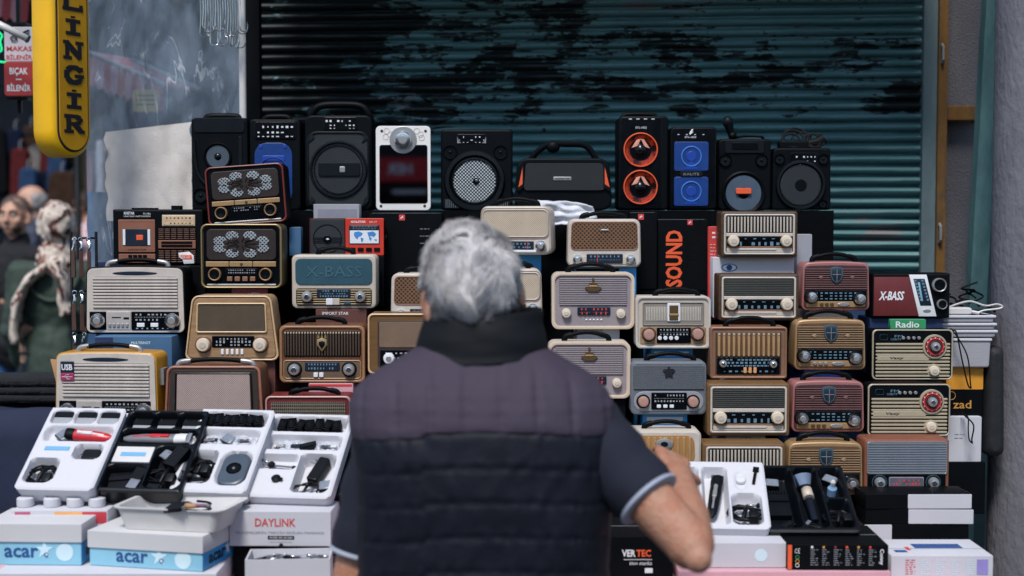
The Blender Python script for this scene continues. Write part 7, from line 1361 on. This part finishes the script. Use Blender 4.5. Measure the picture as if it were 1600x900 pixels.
kf = lambda p: (p.z > .05 and p.y < .07) or (p.y < -.015 and p.z > -.03)
def beard(o, W, Hh, s):
    m = MB(); r3 = Hh.to_3x3()
    m.ball(Hh @ (Vector((0, .034, -.062)) * s), (.056 * s, .056 * s, .046 * s), 18, 12, r3); m.v = [v for v in m.v]; m.build('beard', M('short_beard', (62, 50, 46), .9, var=.3, scale=120), o, 180)
passer('bearded man in a black sweater facing the camera in the lane', 24, 306, 8.3, 172, M('black_sweater', (20, 22, 27), .9, var=.2), M('blue_jeans', (52, 92, 142), .85, var=.25), (M('brown_grey_hair', (82, 76, 74), .7, var=.3), kf, .012), .28, extra=beard, coat_name='sweater')
SCF = M('printed_scarf', (196, 184, 176), .8, var=.15, scale=13, rgb2=(84, 50, 46)); SCF.node_tree.nodes
def scarf(o, W, Hh, s):
    m = MB(); r3 = Hh.to_3x3(); m.ball(Hh @ (Vector((0, -.018, .012)) * s), (.092 * s, .114 * s, .116 * s), 22, 16, r3); m.caps(Hh @ (Vector((0, -.02, -.08)) * s), .075 * s, W(0, -.03, 1.45), .10 * s, 16)
    q = MB(); q.v = m.v; q.f = m.f; ob = blob(q, 'headscarf', scarf_mat(), o, .009, 4, folds=(.035, .05))
    for pts in ([(-.02, -.13, 1.45), (-.10, -.15, 1.38), (-.16, -.15, 1.26), (-.17, -.14, 1.08)], [(.03, -.13, 1.46), (.06, -.16, 1.38), (.07, -.165, 1.28), (.08, -.16, 1.22)]):
        t = MB().tube([W(*p) for p in pts], [.058 * s, .07 * s], 12, 5, .36); t.v = [tuple(Vector(v) + Vector((noise.noise(Vector(v) * 20), noise.noise(Vector(v) * 23 + Vector((3, 3, 3))), 0)) * .014) for v in t.v]; t.build('scarf_end', scarf_mat(), ob, 180)
def scarf_mat():
    if 'scarf_print' in _m: return _m['scarf_print']
    m = bpy.data.materials.new('scarf_print'); m.use_nodes = True; n = m.node_tree.nodes; L = m.node_tree.links; tc = n.new('ShaderNodeTexCoord'); z = n.new('ShaderNodeTexNoise'); z.inputs['Scale'].default_value = 15; z.inputs['Detail'].default_value = 2; z.inputs['Distortion'].default_value = 1.6; mp = n.new('ShaderNodeMapping'); mp.inputs['Scale'].default_value = (1.0, 1.0, .6); mp.inputs['Rotation'].default_value = (0, .7, 0); L.new(tc.outputs['Object'], mp.inputs[0]); L.new(mp.outputs[0], z.inputs['Vector'])
    rp = n.new('ShaderNodeValToRGB'); e = rp.color_ramp.elements; e[0].position = .36; e[0].color = col((46, 38, 42)); e[1].position = .60; e[1].color = col((206, 194, 182)); a = e.new(.42); a.color = col((130, 70, 58)); a = e.new(.47); a.color = col((200, 188, 176)); a = e.new(.68); a.color = col((66, 50, 54)); L.new(z.outputs[0], rp.inputs[0]); L.new(rp.outputs[0], n['Principled BSDF'].inputs['Base Color']); n['Principled BSDF'].inputs['Roughness'].default_value = .85; _m['scarf_print'] = m; return m
def coat_trim(o, W, Hh, s):
    scarf(o, W, Hh, s); MB().tube([W(.19 * math.cos(a * math.pi / 12), .14 * math.sin(a * math.pi / 12), 1.02) for a in range(25)], .006 * s, 6).build('waist_cord', M('dark_green_cord', (22, 34, 30), .8), o)
    MB().tube([W(-.12, -.10, 1.40), W(-.09, -.13, 1.33), W(0, -.14, 1.28), W(.09, -.13, 1.33), W(.12, -.10, 1.40)], .022 * s, 8, 5, .6).build('hood', M('green_parka', (0, 0, 0)), o)
passer('woman in a dark green parka and printed headscarf, seen from behind', 88, 318, 7.0, 6, M('green_parka', (46, 62, 54), .75, var=.2, scale=8, bump=.3, bscale=14), M('dark_skirt', (26, 28, 34), .9), None, 1.0, extra=coat_trim, shoulder=.17)
passer('older balding man in profile further down the lane', 50, 290, 10.5, 100, M('slate_jacket', (54, 62, 80), .8, var=.2), M('grey_trousers', (50, 52, 58), .85), (M('white_hair', (170, 168, 168), .7), lambda p: p.y < -.01 and p.z > -.05 and p.z < .06, .02), .3)
passer('man in a pale pink shirt glimpsed beside the plastic sheet', 140, 294, 9.6, 60, M('pale_pink_shirt', (196, 168, 172), .8, var=.12), M('grey_trousers', (0, 0, 0)), (M('dark_brown_hair', (40, 34, 32), .7), kf, .02), .3)

# ================================================================== neighbouring stall, keychain rack, small things
NAVC = M('navy_stall_cloth', (22, 32, 58), .85, var=.35, scale=5, bump=.4, bscale=12)
nb = thing('draped_table', 'low table draped in dark navy cloth beside the stall', 'table', (P(10, 700, 3.9).x, 3.9, 0)); mb = MB(); nx, ny = 30, 24; hw = .24
top = P(0, 628, 3.9).z
for j in range(ny + 1):
    for i in range(nx + 1):
        u, v = i / nx * 2 - 1, j / ny; drop = min(1, v * 3.2); x = u * hw * 1.15; y = -.18 + (.42 * max(0, (v - .31) / .69)); z = .03 + (top - .03) * drop + .012 * noise.noise(Vector((x * 9, y * 9, 2))); y += .03 * math.sin(u * 11 + 2 * noise.noise(Vector((u * 3, v, 4)))) * (1 - drop)
        mb.v.append((x, y, z))
for j in range(ny):
    for i in range(nx): k = j * (nx + 1) + i; mb.f.append((k, k + 1, k + nx + 2, k + nx + 1))
mb.build('cloth', NAVC, nb, 180)
for x in (-.2, .2):
    for y in (-.12, .2): MB().box(x - .015, y - .015, 0, x + .015, y + .015, top - .01).build('leg', CHAR, nb)
BF = M('black_fleece', (12, 15, 22), .95, var=.4, bump=.6, bscale=60); rn = random.Random(6)
for i, (px, py, nm) in enumerate(((12, 632, 'outermost'), (48, 636, 'middle'), (80, 640, 'innermost'))):
    b = P(px, py, 3.86); q = thing('folded_fleece', nm + ' folded black fleece on the navy draped table', 'garment', (b.x, 3.84, top + .008), (0, 0, R(rn.uniform(-12, 12)))); mb = MB()
    for k in range(3): mb = MB(); mb.prism([(x + rn.uniform(-.003, .003), z + rn.uniform(-.002, .002)) for x, z in rr(-.055, k * .022, .055, k * .022 + .024, .011, 4)], -.04, .12, .01, .01); mb.build('fold', BF, q, 60)
rk = thing('keychain_rack', 'slim black wire rack hung with brown leather keychains', 'rack', (P(131, 500, 3.98).x, 3.98, 0)); zt_ = P(0, 362, 3.98).z
for x in (-.035, .035): MB().tube([(x, .01, 0), (x, .01, zt_)], .004, 8).build('upright', BLACK, rk)
LEA = M('brown_leather', (78, 52, 44), .6, var=.3)
for rj, (py, n_) in enumerate(((372, 3), (455, 3), (520, 2))):
    z = P(0, py, 3.98).z; MB().tube([(-.035, .01, z), (.035, .01, z)], .003, 6).build('rung', BLACK, rk)
    for k in range(n_):
        q = thing('keychain', '%s brown leather keychain in the %s row of the wire rack' % (['first', 'second', 'third'][k], ['top', 'middle', 'bottom'][rj]), 'keychain', (P(131, 500, 3.98).x - .022 + k * .022, 3.965, z), (0, 0, R(rn.uniform(-30, 30))), 'leather keychains'); MB().tube([(.006 * math.cos(a * math.pi / 5), .008, -.004 + .006 * math.sin(a * math.pi / 5)) for a in range(11)], .0016, 5).build('ring', CHROME, q); MB().tube([(0, .006, -.01), (.002, 0, -.022), (-.002, 0, -.034)], .004, 6, 3).build('clasp', CHROME, q); MB().prism(rr(-.006, -.11, .006, -.034, .003, 3, .8), -.003, .003, .001).build('strap', LEA, q)
a_ = P(80, 560, 3.75); q = thing('kraft_flap', 'kraft cardboard flap sticking out behind the yellow radio', 'cardboard', (P(100, 590, 3.70).x, 3.70, P(0, 600, 3.7).z)); MB().prism([(-.035, .065), (-.02, 0), (.05, 0), (.05, .06)], 0, .004, .0005).build('flap', CARD_K, q); MB().box(-.015, .004, -.25, .05, .06, 0.0).build('carton_body', CARD_K, q)
